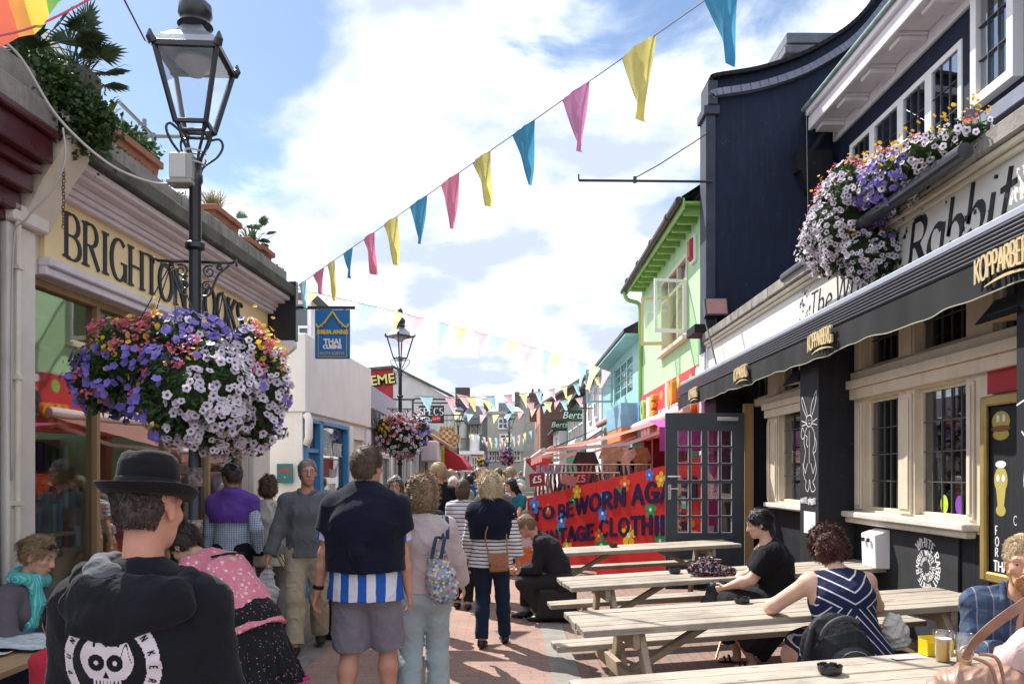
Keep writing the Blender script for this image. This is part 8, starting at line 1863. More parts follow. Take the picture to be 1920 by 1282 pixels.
# ---------------- young man in the blue and white striped shirt
p = Person((-.935,5.3,0),-3,1.825,'person in a blue and white striped football shirt and shorts, navy jumper on the shoulders',res=.0075,head=(-22,2,0),skin='pink',hands=((-.33,.03,.83),(.26,.10,.86)),feet=((-.14,-.04,0),(.13,.12,0)),bulk=1.10,shw=.182)
BW = clothmat('blue_white_stripe',(.66,.66,.72),.6,.04,pattern=stripes_p((.02,.10,.42),.115,.5,'x'))
F = Field(.0075,.02); p.torso(F,.060,True,.085,True,1); p.arms(F,.030,.72); F.plane(p.N+p.d2*.01,p.d2+p.fw*.3); sh = p.add('football_shirt',F,BW,.008,13)
p.trousers(clothmat('lilac_grey_cotton',(.235,.215,.255),.9,.1),.96,.026,.022,'shorts',.007,13,-.02,.84); p.shoes(SHOEB)
def ex(F):
    k = p.k; B = lambda x,y,z: tuple(p.N+p.lat*x*k+p.fw*y*k+p.d2*z*k)
    F.ell(B(0,.01,.05),(.085,.085,.075),k=.015,sub=True); F.path([B(-.10,.06,.01),B(-.12,-.03,-.01),B(-.06,-.115,-.06),B(.05,-.13,-.07),B(.13,-.04,-.02),B(.10,.06,.0)],[.032]*6,k=.03)
    F.tube(B(-.05,-.16,-.10),B(.02,-.185,-.26),(.12,.04),(.05,.03),k=.05); F.path([B(-.03,-.19,-.22),B(.0,-.205,-.34),B(.03,-.20,-.44)],[.03,.045,.035],k=.03)
sw = shoulder_wrap(p,NAVYC,.47,.086,.50,'navy_jumper',.014,extra=ex)
p.hair(HB,'short',4200,8,vol=.012,tl=.030)
m = MB(); c = Vector(p.hand[0]); d = Vector(nrm(p.hand[0]-p.elb[0])); m.tube([c-d*.045,c-d*.02],.038,14); m.build('watch',SHOE,p.root)
m = MB(); grid_poly(m,lambda x,z: True,-.045,.045,-.02,.02,.01); m2 = MB(Matrix.Translation((0,0,float(p.N[2])+.012))); m2.add(m.v,m.f); draped('white_badge',m2,bvh_of(sh),(0,1,0),WHT,sh,.004)
# ---------------- curly haired woman in the pale cardigan with a tote
p = Person((-.60,5.75,0),3,1.63,'person with curly fair hair in a pale cardigan and washed out blue trousers',female=True,res=.008,bulk=1.16,hands=((-.24,.06,.84),(.30,.24,.93)),elbow=((-.4,-1,0),(.9,-.6,0)),feet=((-.11,-.10,0),(.11,.14,0)))
p.shirt(clothmat('pale_pink_knit',(.50,.42,.42),.95,.06,300,.5),1.93,-.0,.034,'cardigan',.009); p.trousers(clothmat('pale_aqua_cotton',(.38,.47,.50),.85,.05),1.97,.022,.022,amp=.012); p.shoes(M('tan_sandal',(.32,.22,.14),.6)); p.hair(HCU,'curly',9000,9,vol=.026,tl=.030)
q = p.w(p.S[1]); t = empty('tote_bag',(q.x+.1,5.62,.9),label='floral patchwork tote with navy straps on the shoulder of the curly haired person',cat='bag')
bx = pxX(5.6,828); bz = ZC+(HY-1085)*5.6/FPX
F = Field(.008,.03); F.tube((bx-.03,5.58,bz+.16),(bx,5.56,bz+.02),(.07,.04),(.10,.07)); F.tube((bx,5.56,bz+.02),(bx+.02,5.56,bz-.10),(.105,.075),(.095,.07)); F.ell((bx+.01,5.56,bz-.07),(.11,.08,.09))
TOTE = clothmat('floral_patchwork',(.30,.33,.42),.85,.3,pattern=floral_p([(.50,.46,.34),(.42,.10,.10),(.10,.14,.30),(.20,.30,.12),(.60,.55,.50)],16,.30)); wsub(np_obj('pouch',F.mesh(folds(.012,3,24)),TOTE,None),t)
for dx in (-.02,.02):
    m = MB(); P = cr([(q.x-.01+dx*.6,q.y+.05,q.z+.075),(q.x+dx,q.y-.06,q.z+.085),(q.x+.01+dx,q.y-.115,q.z-.06),(bx+dx*1.5,5.53,bz+.30),(bx-.03+dx*1.6,5.52,bz+.15)],6); vs = []
    for pp in P: vs += [pp+Vector((-.013,0,0)),pp+Vector((.013,0,0)),pp+Vector((.013,.004,0)),pp+Vector((-.013,.004,0))]
    m.add(vs,[(i*4+j,i*4+(j+1) % 4,i*4+4+(j+1) % 4,i*4+4+j) for i in range(len(P)-1) for j in range(4)]); wsub(m.build('strap',clothmat('navy_webbing',(.035,.06,.10))),t)
# ---------------- blond woman with the leather bag
p = Person((-.155,7.85,0),-4,1.645,'person with wavy blond hair, a breton striped top and a navy jumper over the shoulders',female=True,res=.0075,head=(42,6,0),face=True,skin='tan',hands=((-.27,.10,.80),(.30,.02,.80)),feet=((-.09,-.06,0),(.13,.22,0)),bulk=1.10,toes=(4,-12),curl=.6)
BRE = clothmat('breton_stripe',(.68,.66,.66),.85,.04,pattern=stripes_p((.03,.035,.06),.036,.30,'z'))
p.shirt(BRE,1.72,.07,.044,'striped_top',.007); p.trousers(clothmat('indigo_denim',(.016,.026,.055),.85,.15),1.97,.006,.010,amp=.005,seat=.84); p.shoes(SHOE); shoulder_wrap(p,NAVYC,.355,.072,.24,'navy_jumper',.008); p.hair(HBL,'curly',6500,11,vol=.022,tl=.045)
hb = Vector((.10,-.17,1.0)); t = empty('shoulder_bag',tuple(p.w(hb)),label='small tan leather shoulder bag with a flap behind the blond person',cat='bag')
TANL = M('tan_leather',(.30,.115,.045),.4,.25,9,.3,60,.002,spec=.5); c = p.w((.09,-.185,.865)); a = Matrix.Translation(c) @ Matrix.Rotation(R(-4),4,'Y')
m = MB(a); m.box((-.095,-.035,-.10),(.095,.035,.075)); wsub(m.build('pouch',TANL,bevel=.018),t)
m = MB(a); P = [(-.10,.078),(.10,.078),(.095,-.005),(.05,-.035),(0,-.042),(-.05,-.035),(-.095,-.005)]; m.prism(P,(0,-.038,0),(1,0,0),(0,0,1),(0,-.008,0)); m.box((-.012,-.052,-.055),(.012,-.0465,-.01)); wsub(m.build('flap',TANL,bevel=.002),t)
m = MB(); m.tube(cr([p.w(p.N+p.lat*.08-p.fw*.07),p.w((-.03,-.205,1.14)),a @ Vector((-.09,-.02,.07))],6),.007,6); m.tube(cr([p.w((.16,-.12,1.12)),a @ Vector((.09,-.02,.07))],2),.007,6); wsub(m.build('strap',TANL),t)
# ---------------- walkers further on
def walker(px,Y,yaw,H,label,female=False,**kw):
    tops = kw.pop('top'); legs_ = kw.pop('legs'); hr_ = kw.pop('hair'); st = kw.pop('style','short'); sl = kw.pop('sleeve',.6); wrap = kw.pop('wrap',None); sk_ = kw.pop('skirt',None); res = kw.pop('res',.011); hem = kw.pop('hem',.06); vol = kw.pop('vol',.012); hl = kw.pop('hlen',.12)
    p = Person((pxX(Y,px),Y,gz(pxX(Y,px))),yaw,H,label,female=female,res=res,**kw); p.shirt(tops,sl,hem,.024,'top',.008)
    if sk_: p.skirt(legs_,sk_)
    else: p.trousers(legs_,inf=.012)
    p.shoes(SHOE); p.hair(hr_,st,1600 if res < .012 else 400,3,vol=vol,length=hl,tl=.035); return p
BLT = clothmat('black_tee',(.009,.009,.011),.9,.1); BLK2 = MATS['black_trouser']; GREYT = clothmat('mid_grey_jersey',(.14,.14,.145)); DEN = clothmat('blue_denim',(.05,.085,.16))
p = walker(741,8.9,172,1.63,'person with long brown hair and dark spectacles in a red top facing this way',True,top=clothmat('coral_red_jersey',(.42,.06,.07)),legs=DEN,hair=HB,style='long',hlen=.22,face=True,head=(12,4,0),res=.008); p.glasses(SG); p.brows(HB)
DOT = clothmat('black_dotted_jersey',(.016,.016,.018),pattern=floral_p([(.6,.6,.6)],60,.10))
walker(788,7.35,4,1.60,'person with grey streaked hair in a black dotted top, one elbow out',True,top=DOT,legs=BLK2,hair=HGR,style='curly',hands=((-.24,.1,.84),(.32,.18,.92)),elbow=((-.4,-1,0),(1,-.5,0)),skin='tan',sleeve=.7,bulk=1.15)
p = walker(822,11.0,10,1.80,'person in a plain black tee with short sandy hair and glasses',top=BLT,legs=DEN,hair=HSB,head=(52,0,0),face=True,bulk=1.14,res=.009); p.glasses(SG)
walker(868,10.1,-2,1.59,'person with long brown hair in a white tee with thin navy stripes and black trousers',True,top=clothmat('thin_stripe',(.66,.65,.68),.85,.04,pattern=stripes_p((.05,.06,.12),.05,.22,'z')),legs=BLK2,hair=HB,style='long',hlen=.20,feet=((-.08,-.02,0),(.08,-.12,.0)),res=.009)
walker(925,10.6,0,1.68,'person with dark streaked hair in grey, mostly hidden behind the blond person',True,top=GREYT,legs=BLK2,hair=HDB,style='bob',skin='tan',bulk=1.15)
walker(850,14.0,178,1.60,'person with short white hair and a pale face looking this way',True,top=clothmat('sage_jersey',(.24,.26,.22)),legs=BLK2,hair=hairmat('white_hair',(.66,.64,.60)),style='bob',face=True,skin='fair',res=.010)
p = walker(972,13.4,150,1.62,'person with long black hair in a teal top stooping beside the clothes rail',True,top=clothmat('teal_jersey',(.02,.16,.20)),legs=BLK2,hair=HBK,style='long',hlen=.25,lean=(10,0),bend=(14,0),head=(-30,16,0),face=True,hands=((-.16,.46,.92),(.2,.42,.88)),res=.010)
p = walker(957,15.2,0,1.78,'person in a black work vest with white panels on the back',top=clothmat('white_shirt_cotton',(.62,.60,.58)),legs=clothmat('dark_red_trouser',(.08,.02,.025)),hair=HSB,sleeve=1.9,bulk=1.15)
F = Field(.012,.02); p.torso(F,.040,True,.10,False); vst = p.add('work_vest',F,BLT,.005)
m = MB()
for z in (1.38,1.32,1.27): grid_poly(m,lambda x,zz: True,-.10,.10,z,z+.03,.02)
for z in (1.12,): grid_poly(m,lambda x,zz: True,-.17,.17,z,z+.04,.02)
draped('reflective_panels',m,bvh_of(vst),(0,1,0),WHT,vst,.006)
p = walker(986,11.6,10,1.12,'small child in a pale top and bright orange ruffled skirt by the red board',True,top=clothmat('pale_pink_tee',(.62,.45,.46)),legs=clothmat('orange_net',(.72,.16,.05)),hair=HLB,style='bob',skirt=(0,0,.50),hs=1.2,skin='pale')
walker(897,21,180,1.80,'person in a grey blazer walking this way far down the street',top=clothmat('grey_blazer',(.20,.19,.20)),legs=BLK2,hair=HGR,sleeve=1.95,hem=.12,face=True,res=.014,feet=((-.09,.15,0),(.09,-.15,0)))
# seated busker-like man in a dark suit on a black case
t = empty('black_case',(.60,9.25,0),label='black hard case the suited person is sitting on',cat='case')
m = MB(); m.box((.34,9.08,.03),(.80,9.46,.40)); sub(m,'shell',M('scuffed_black_case',(.02,.018,.018),.5,.3,6,grime=.2),t,bevel=.04)
m = MB(); m.box((.50,9.05,.20),(.64,9.075,.23)); m.tube([(.52,9.07,.22),(.52,9.03,.24),(.62,9.03,.24),(.62,9.07,.22)],.008,6); sub(m,'carry_handle',SHOE,t)
p = Person((.62,9.27,0),84,1.74,'person in a dark suit hunched forward on a black case beside the street',res=.008,face=True,pelvis=(0,0,.50),lean=(14,0),bend=(30,0),head=(4,34,0),skin='pink',hands=((-.06,.50,.58),(.10,.48,.58)),feet=((-.10,.20,0),(.12,.40,0)),knee=((-.1,1,.4),(.1,1,.4)),curl=1.0,toes=(5,-5))
SUIT = clothmat('charcoal_suit',(.022,.022,.026),.8,.1); p.shirt(SUIT,1.93,.12,.034,'suit_jacket',.010); p.trousers(clothmat('charcoal_trouser',(.028,.026,.028)),1.85,.018,.010); p.shoes(SHOE); p.hair(HLB,'short',1800,12,vol=.008,tl=.028); p.brows(HLB)
F = Field(.006,.01); B = lambda x,y,z: tuple(p.N+p.lat*x+p.fw*y+p.d2*z); F.path([B(.03,.08,-.03),B(.075,.02,.01),B(.0,-.07,.035),B(-.075,.02,.01),B(-.03,.08,-.03)],[.018]*5,k=.01); p.add('collar',F,SUIT,.001)
F = Field(.005,.01); q = (p.hand[0]+p.hand[1])/2+V(0,.05,-.03); F.ell(q,(.06,.05,.03)); np_obj('handkerchief',F.mesh(folds(.012,4,40)),M('white_cotton_scrap',(.6,.6,.62),.8),p.root)
for i in (0,1):
    F = Field(.007,.01); F.tube(p.an[i]+V(0,0,.06),p.an[i]+V(0,0,-.01),.046,.044,flat=(1,0)); np_obj('sock',F.mesh(),clothmat('blue_patterned_sock',(.14,.17,.26),pattern=stripes_p((.4,.42,.5),.02,.3)),p.root)
# ---------------- woman in black at the second table
p = Person((2.30,6.80,gz(1.7)),78,1.64,'person in a black dress, black hair pinned up, seated sideways at a table',female=True,res=.0075,face=True,pelvis=(0,0,.60),lean=(4,0),bend=(10,0),head=(4,18,0),skin='pale',bulk=1.42,hands=((-.10,.46,.74),(.16,.44,.73)),feet=((-.10,.22,0),(.16,.34,0)),elbow=((-.7,-.7,-.4),(.7,-.7,-.4)),knee=((-.2,1,.5),(.2,1,.5)),curl=1.2,shw=.165)
p.shirt(BLT,.78,.12,.030,'blouse',.012,puff=.012); p.skirt(clothmat('black_long_skirt',(.014,.014,.016)),(.02,.30,.24),r0=(.20,.18),r1=(.30,.26),amp=.02,pleats=11,top=.06); p.hair(HBK,'bun',2600,13,vol=.014,tl=.03); p.brows(HBK)
F = Field(.008,.03); F.tube(p.P+V(0,.0,.02),p.P+V(0,.40,.02),(.24,.14),(.22,.11),k=.05); F.tube(p.P+V(0,.38,.0),V(.03,.44,.26),(.22,.11),(.25,.12),flat=(0,1),k=.05); p.add('skirt_lap',F,MATS['black_long_skirt'],.012,10)
for i in (0,1):
    F = Field(.004,.01); a_ = p.an[i]; F.path([tuple(a_+V(-.035,.06,-.045)),tuple(a_+V(0,.07,-.015)),tuple(a_+V(.035,.06,-.045))],[.010]*3,k=.01); F.tube(tuple(a_+V(0,-.04,-.075)),tuple(a_+V(0,.16,-.075)),(.042,.010),(.042,.010)); F.path([tuple(a_+V(-.035,.10,-.05)),tuple(a_+V(0,.11,-.03)),tuple(a_+V(.035,.10,-.05))],[.009]*3,k=.01); np_obj('sandal',F.mesh(),SHOE,p.root)
m = MB(); m.tube([tuple(p.N+p.lat*.06*math.cos(a)+p.fw*(.055*math.sin(a)+.012+(.05 if math.sin(a) > .3 else 0)*math.sin(a))+p.d2*(.02-.05*max(0,math.sin(a)))) for a in [i*math.pi/12 for i in range(24)]],.0035,6,closed=True); m.build('necklace',GOLD,p.root)
t = empty('black_handbag',(1.9,6.7,.6),label='black leather handbag on the lap of the person in black',cat='bag'); hq = p.w((p.hand[0]+p.hand[1])/2)
F = Field(.008,.03); F.tube((hq.x-.04,hq.y,hq.z-.02),(hq.x-.10,hq.y,hq.z-.22),(.10,.05),(.15,.07)); F.ell((hq.x-.04,hq.y,hq.z),(.12,.06,.05)); wsub(np_obj('pouch',F.mesh(folds(.012,6,22)),M('soft_black_leather',(.025,.027,.03),.45,.2,6,.4,40),None),t)
t = empty('floral_bag',tuple(at(1335,1070,7.2)),label='crumpled floral bag lying on the second picnic table',cat='bag')
c = at(1332,1060,7.15); F = Field(.008,.04); F.ell((c.x-.06,c.y,c.z-.03),(.14,.10,.075)); F.ell((c.x+.08,c.y-.02,c.z-.05),(.15,.09,.055)); F.ell((c.x-.02,c.y+.03,c.z+.02),(.08,.07,.06)); FLB = clothmat('dark_floral_cotton',(.03,.025,.03),pattern=floral_p([(.55,.50,.50),(.35,.06,.10),(.42,.30,.28),(.14,.14,.2)],24,.3))
wsub(np_obj('pouch',F.mesh(folds(.028,9,24)),FLB,None),t); m = MB(); m.tube(cr([(c.x-.18,c.y,c.z-.05),(c.x-.24,c.y,c.z+.0),(c.x-.18,c.y,c.z+.04),(c.x-.1,c.y,c.z+.02)],6),.007,6); wsub(m.build('strap',SHOE),t)
m = MB(); m.tube([at(1358,1180,6.3),at(1342,1236,6.1)],.009,8); m.tube([at(1358,1180,6.3),at(1354,1192,6.25)],.014,8); tag(m.build('walking_stick',M('copper_stick',(.45,.2,.12),.3,.1,metal=.5)),'thin reddish walking stick leaning under the striped dress table','walking stick')
# ---------------- woman in the chevron dress
p = Person((2.07,4.86,gz(1.5)),6,1.66,'person with auburn hair in a navy sleeveless dress with white chevrons, back turned',female=True,res=.0075,pelvis=(0,0,.60),lean=(8,0),bend=(16,0),head=(0,34,0),skin='pale',bulk=1.34,hands=((-.30,.52,.80),(.26,.50,.80)),feet=((-.14,.40,0),(.14,.42,0)),elbow=((-1,-.4,-.4),(1,-.4,-.4)),knee=((-.2,1,.5),(.2,1,.5)),shw=.172)
def chev(s,c):
    x = s.n('ShaderNodeSeparateXYZ'); s.set(x.inputs[0],s.obj()); ax_ = s.math('ABSOLUTE',x.outputs[0]); z = x.outputs[2]; zw = .86
    up = s.math('SUBTRACT',z,s.math('MULTIPLY',ax_,.55)); dn = s.math('ADD',z,s.math('MULTIPLY',ax_,1.15)); sel = s.math('GREATER_THAN',s.math('SUBTRACT',z,s.math('MULTIPLY',ax_,.1)),zw); q = s.math('ADD',s.math('MULTIPLY',up,sel),s.math('MULTIPLY',dn,s.math('SUBTRACT',1.0,sel)))
    return s.mix(s.math('LESS_THAN',s.math('FRACT',s.math('DIVIDE',q,.068)),.15),c,(.66,.64,.66))
DRS = clothmat('navy_chevron',(.018,.022,.062),.85,.1,pattern=chev)
F = Field(.0075,.02); p.torso(F,.018,False,.05,True);
for i in (0,1): F.ell(p.S[i]+p.lat*(-.06 if i == 1 else .06),(.05,.05,.05),k=.03)
F.tube(p.W,p.P,(.17,.15),(.24,.20),k=.05); F.tube(p.P,V(0,.02,.46),(.24,.20),(.30,.26),flat=(0,1),k=.05); F.tube(p.P+V(.06,0,0),V(.16,-.02,.44),(.16,.16),(.20,.20),flat=(0,1),k=.05)
F.tube(p.P+V(0,.0,0),p.P+V(0,.42,.0),(.23,.13),(.20,.10),k=.05); F.plane(p.N-p.d2*.01-p.fw*.02,p.d2)
for i in (0,1): sg_ = -1 if i == 0 else 1; F.plane(p.S[i]-p.lat*sg_*.018,p.lat*sg_*1.0+p.d2*.18)
p.add('dress',F,DRS,.008,9); p.shoes(SHOE); p.hair(HRD,'curly',6500,14,vol=.018,tl=.032)
# backpack behind her
t = empty('backpack',(1.86,4.6,.55),label='black backpack with a padded handle leaning behind the chevron dress',cat='backpack')
BP = clothmat('black_nylon',(.022,.023,.026),.5,.1,500,0); bx,by,bz = pxX(4.55,1572),4.52,.66+.04
F = Field(.0065,.03); F.ell((bx-.02,by+.05,bz),(.19,.085,.21)); F.ell((bx+.02,by-.02,bz-.03),(.165,.08,.17)); wsub(np_obj('body',F.mesh(folds(.006,3,20)),BP,None),t)
F = Field(.005,.02); F.ell((bx+.03,by-.085,bz-.055),(.125,.045,.10)); wsub(np_obj('front_pocket',F.mesh(folds(.004,5,26)),M('grey_black_nylon',(.04,.042,.048),.35,.1),None),t)
m = MB(); m.tube(cr([(bx-.13,by-.03,bz+.07),(bx-.09,by-.06,bz+.16),(bx+.0,by-.06,bz+.20),(bx+.08,by-.05,bz+.17)],6),.014,8); wsub(m.build('handle',M('grey_padding',(.07,.07,.075),.7),smooth=True),t)
m = MB(); m.tube(cr([(bx-.16,by,bz+.13),(bx-.21,by-.05,bz+.0),(bx-.20,by-.05,bz-.16)],6),.02,8); wsub(m.build('strap',BP,smooth=True),t)
m = MB(); m.tube([(bx+.09*math.cos(a)+.03,by-.128,bz-.05+.075*math.sin(a)) for a in [i*math.pi/10 for i in range(0,11)]],.003,5); m.box((bx+.015,by-.136,bz-.05),(bx+.045,by-.128,bz-.03)); wsub(m.build('zip',M('grey_zip',(.2,.2,.2),.5)),t)
m = MB(); m.box((bx+.13,by-.09,bz-.06),(bx+.16,by-.06,bz-.02)); wsub(m.build('red_toggle',M('toggle_red',(.5,.03,.03),.4),bevel=.006),t)
F = Field(.008,.03); c = at(1675,1180,4.9); F.ell((c.x,c.y,c.z),(.07,.05,.10)); F.ell((c.x+.04,c.y,c.z-.05),(.06,.05,.08)); t = empty('paper_bag',tuple(c),label='crumpled off white paper bag beside the chevron dress',cat='bag'); wsub(np_obj('paper',F.mesh(folds(.025,8,30)),M('off_white_paper',(.62,.60,.55),.8),None),t)
# ---------------- bearded man at the right edge
p = Person((2.57,4.22,gz(1.9)),166,1.72,'person with swept back blond hair and a ginger beard in an open blue plaid shirt',res=.006,face=True,pelvis=(0,0,.55),lean=(14,-4),bend=(12,-4),head=(-16,6,6),skin='fair',hands=((-.20,.40,.82),(.10,.44,.82)),feet=((-.14,.40,0),(.14,.42,0)),elbow=((-.9,-.4,-.5),(.25,-.5,-.8)),knee=((-.2,1,.5),(.2,1,.5)),curl=.9,bulk=.95)
def plaid(s,c):
    x = s.n('ShaderNodeSeparateXYZ'); s.set(x.inputs[0],s.obj());
    for ax_,per,w_,col in ((0,.075,.45,(.03,.05,.11)),(2,.075,.45,(.03,.05,.11)),(0,.075,.08,(.30,.28,.34)),(2,.0375,.10,(.12,.04,.07))): c = s.mix(s.math('MULTIPLY',s.math('LESS_THAN',s.math('FRACT',s.math('DIVIDE',x.outputs[ax_],per)),w_),.6),c,col)
    return c
PLD = clothmat('blue_plaid_flannel',(.06,.10,.155),.9,.12,pattern=plaid)
F = Field(.0065,.02); p.torso(F,.028,True,.08,True); p.arms(F,.026,1.9,puff=.006); F.plane(p.N+p.d2*.0+p.fw*.02,p.d2+p.fw*.3); F.tube(p.N+p.fw*.15+p.d2*.04,p.C+p.fw*.20-p.d2*.02,(.052,.10),(.006,.10),k=.006); F.p[-1] = (*F.p[-1][:8],True); p.add('plaid_shirt',F,PLD,.012,14)
F = Field(.005,.01); B = lambda x,y,z: tuple(p.N+p.lat*x+p.fw*y+p.d2*z); F.path([B(.085,.105,-.09),B(.09,.055,-.01),B(.075,-.03,.03),B(0,-.075,.04),B(-.075,-.03,.03),B(-.09,.055,-.01),B(-.085,.105,-.09)],[.017]*7,k=.01); p.add('collar',F,PLD,.002)
p.trousers(DEN); p.shoes(SHOE); p.hair(HSB,'topknot',6000,15,vol=.004,tl=.022); p.brows(HSB)
F = Field(.004,.012); E3 = lambda x,y,z,r,sub=False: F.ell(p.hp(x,y,z),tuple(a*p.hs for a in r),p.M3,.012,sub); E3(0,.052,-.090,(.056,.050,.040)); E3(0,.062,-.120,(.040,.036,.040)); F.path([p.hp(-.034,.088,-.062),p.hp(-.012,.106,-.049),p.hp(.012,.106,-.049),p.hp(.034,.088,-.062)],[.006,.0085,.0085,.006]); F.path([p.hp(-.036,.085,-.062),p.hp(-.042,.075,-.09)],[.007,.014]); F.path([p.hp(.036,.085,-.062),p.hp(.042,.075,-.09)],[.007,.014])
for q in (-1,1): F.path([p.hp(q*.048,.060,-.085),p.hp(q*.066,.035,-.045),p.hp(q*.070,.018,-.01)],[.014,.010,.004])
E3(0,.115,-.066,(.017,.02,.0055),True)
Vt,Q = F.mesh(); bo = np_obj('beard',(Vt,Q),HGI,p.root); rs_ = np.random.RandomState(5); vs = []; fs = []
for i in rs_.randint(0,len(Vt),2600):
    pt = Vt[i]; d = nrm(-p.hu+nrm(pt-p.hc)*.45+rs_.normal(0,.3,3)); sd2 = nrm(np.cross(d,rs_.normal(0,1,3)))*.0007; l = .010+.014*rs_.rand(); k0 = len(vs); vs += [tuple(pt-sd2),tuple(pt+sd2),tuple(pt+d*l)]; fs.append((k0,k0+1,k0+2))
me = bpy.data.meshes.new('beard_strands'); me.from_pydata(vs,[],fs); link_mesh('beard_strands',me,HGI,bo)
# ---------------- person cut by the right edge, leather bag
p = Person((2.20,3.00,gz(1.6)),-6,1.64,'person in a pale pink tee and denim cut off by the right edge',female=True,res=.008,pelvis=(0,0,.60),lean=(6,0),bend=(12,0),skin='pink',bulk=1.2,hands=((-.22,.48,.82),(.24,.45,.82)),feet=((-.14,.42,0),(.14,.44,0)),elbow=((-1,-.3,-.5),(1,-.3,-.5)),knee=((-.2,1,.5),(.2,1,.5)))
p.shirt(clothmat('pale_floral_tee',(.66,.52,.52),pattern=floral_p([(.7,.4,.42)],30,.15)),.5,.02,.022,'tee'); p.trousers(DEN); p.shoes(SHOE); p.hair(HBL,'bob',1500,16)
t = empty('leather_bag',tuple(at(1825,1270,3.15)),label='slouchy brown leather bag with a wide strap and a metal ring at the right',cat='bag')
LB = M('pinkish_brown_leather',(.34,.20,.145),.38,.3,7,.6,30,.006,spec=.5); c = at(1832,1292,3.15); F = Field(.006,.04)
F.ell((c.x,c.y,c.z-.02),(.19,.13,.11)); F.ell((c.x-.06,c.y-.03,c.z+.04),(.10,.08,.06)); F.ell((c.x+.10,c.y,c.z+.02),(.10,.10,.10)); wsub(np_obj('pouch',F.mesh(folds(.022,12,18)),LB,None),t)
def flat_strap(P,w,mat,nm,up=(0,-.6,.8),th=.004):
    P = cr(P,8); m = MB(); vs = []; up = Vector(up)
    for i,a in enumerate(P):
        d = (P[min(i+1,len(P)-1)]-P[max(i-1,0)]).normalized(); s_ = d.cross(up).normalized()*w/2; n_ = s_.cross(d).normalized()*th; vs += [a-s_,a+s_,a+s_+n_,a-s_+n_]
    m.add(vs,[(i*4+j,i*4+(j+1) % 4,i*4+4+(j+1) % 4,i*4+4+j) for i in range(len(P)-1) for j in range(4)]); return m.build(nm,mat,smooth=False)
wsub(flat_strap([at(1806,1235,3.08),at(1830,1200,3.0),at(1870,1165,2.92),at(1925,1128,2.85),at(2000,1080,2.85)],.036,LB,'strap',(0,-1,.3)),t)
m = MB(); c2 = at(1812,1225,3.04); m.tube([(c2.x+.026*math.cos(a),c2.y,c2.z+.030*math.sin(a)) for a in [i*math.pi/8 for i in range(16)]],.004,8,closed=True); wsub(m.build('ring',M('pale_brass',(.6,.5,.38),.3,.1,metal=.8),smooth=True),t)
for P in (([at(1835,1225,3.0),at(1870,1235,2.98),at(1885,1290,3.0)]),([at(1825,1232,2.99),at(1858,1250,2.97),at(1872,1300,3.0)])): m = MB(); m.tube(cr(P,8),.007,8); wsub(m.build('carry_loop',LB,smooth=True),t)
# ---------------- drinks on the closest table
def on3(px,py):      # place on the closest table's top that shows at a photo pixel
    o = TBL[3]; Y = 4.0
    for _ in range(20):
        X = (px-CX)*Y/FPX; z = o.location.z+.762+math.tan(rollT)*(X-o.location.x)*math.cos(R(7)); Y = (ZC-z)*FPX/(py-HY)
    return Vector((X,Y,z))
PLAS = glass('clear_plastic',(.93,.93,.93),.10,.08)
BEER = M('golden_beer',(.90,.50,.06),.15,.05,bump=0,spec=.6)
def cup(pos,full,label):
    t = empty('beer_cup',tuple(pos),label=label,cat='cup',group='plastic pint cups'); m = MB(); m.lathe([(.030,0),(.031,.004),(.043,.140),(.046,.142),(.046,.147),(.0425,.146),(.041,.140),(.0292,.006),(.001,.005)],28); m.build('cup',PLAS,t,smooth=True)
    m = MB(); zt = .006+.134*full; r_ = .0285+.0125*full; m.lathe([(.001,.0065),(.0283,.0065),(r_,zt),(.001,zt)],28); m.build('beer',BEER,t,smooth=False)
    m = MB(); m.lathe([(.001,zt+.0005),(r_,zt+.0005),(r_+.0012,zt+.010),(.001,zt+.009)],28); m.build('foam',M('beer_foam',(.75,.72,.66),.8),t)
cup(on3(1768,1240),.72,'nearly full plastic pint of golden beer next to the yellow tin'); cup(on3(1808,1247),.35,'second plastic cup, mostly empty, behind the leather bag')
c = on3(1765,1230); t = empty('yellow_tin',tuple(c),label='yellow condiment tin behind the full pint of beer',cat='tin'); m = MB(Matrix.Translation(c+Vector((0,.05,0))) @ Matrix.Rotation(R(8),4,'Z')); m.box((-.07,-.035,0),(.07,-.031,.065)); m.box((-.07,.031,0),(.07,.035,.085)); m.box((-.07,-.031,0),(-.066,.031,.075)); m.box((.066,-.031,0),(.07,.031,.075)); m.box((-.066,-.031,0),(.066,.031,.004)); sub(m,'tin',M('yellow_tin_paint',(.70,.52,.02),.4),t)
m = MB(Matrix.Translation(c+Vector((0,.05,0))) @ Matrix.Rotation(R(8),4,'Z')); m.add([(.02+.022*math.cos(a),-.0355,.033+.018*math.sin(a)) for a in [i*math.pi/6 for i in range(12)]],[tuple(range(12))]); sub(m,'emblem',INK,t,recalc=False)
c = on3(1715,1238); m = MB(Matrix.Translation(c+Vector((0,.06,.002))) @ Matrix.Rotation(R(12),4,'Z')); m.box((-.09,-.03,0),(.09,.03,.003)); tag(m.build('folded_paper',M('white_pink_paper',(.7,.6,.6),.6)),'folded white and pink paper left of the yellow tin','paper')
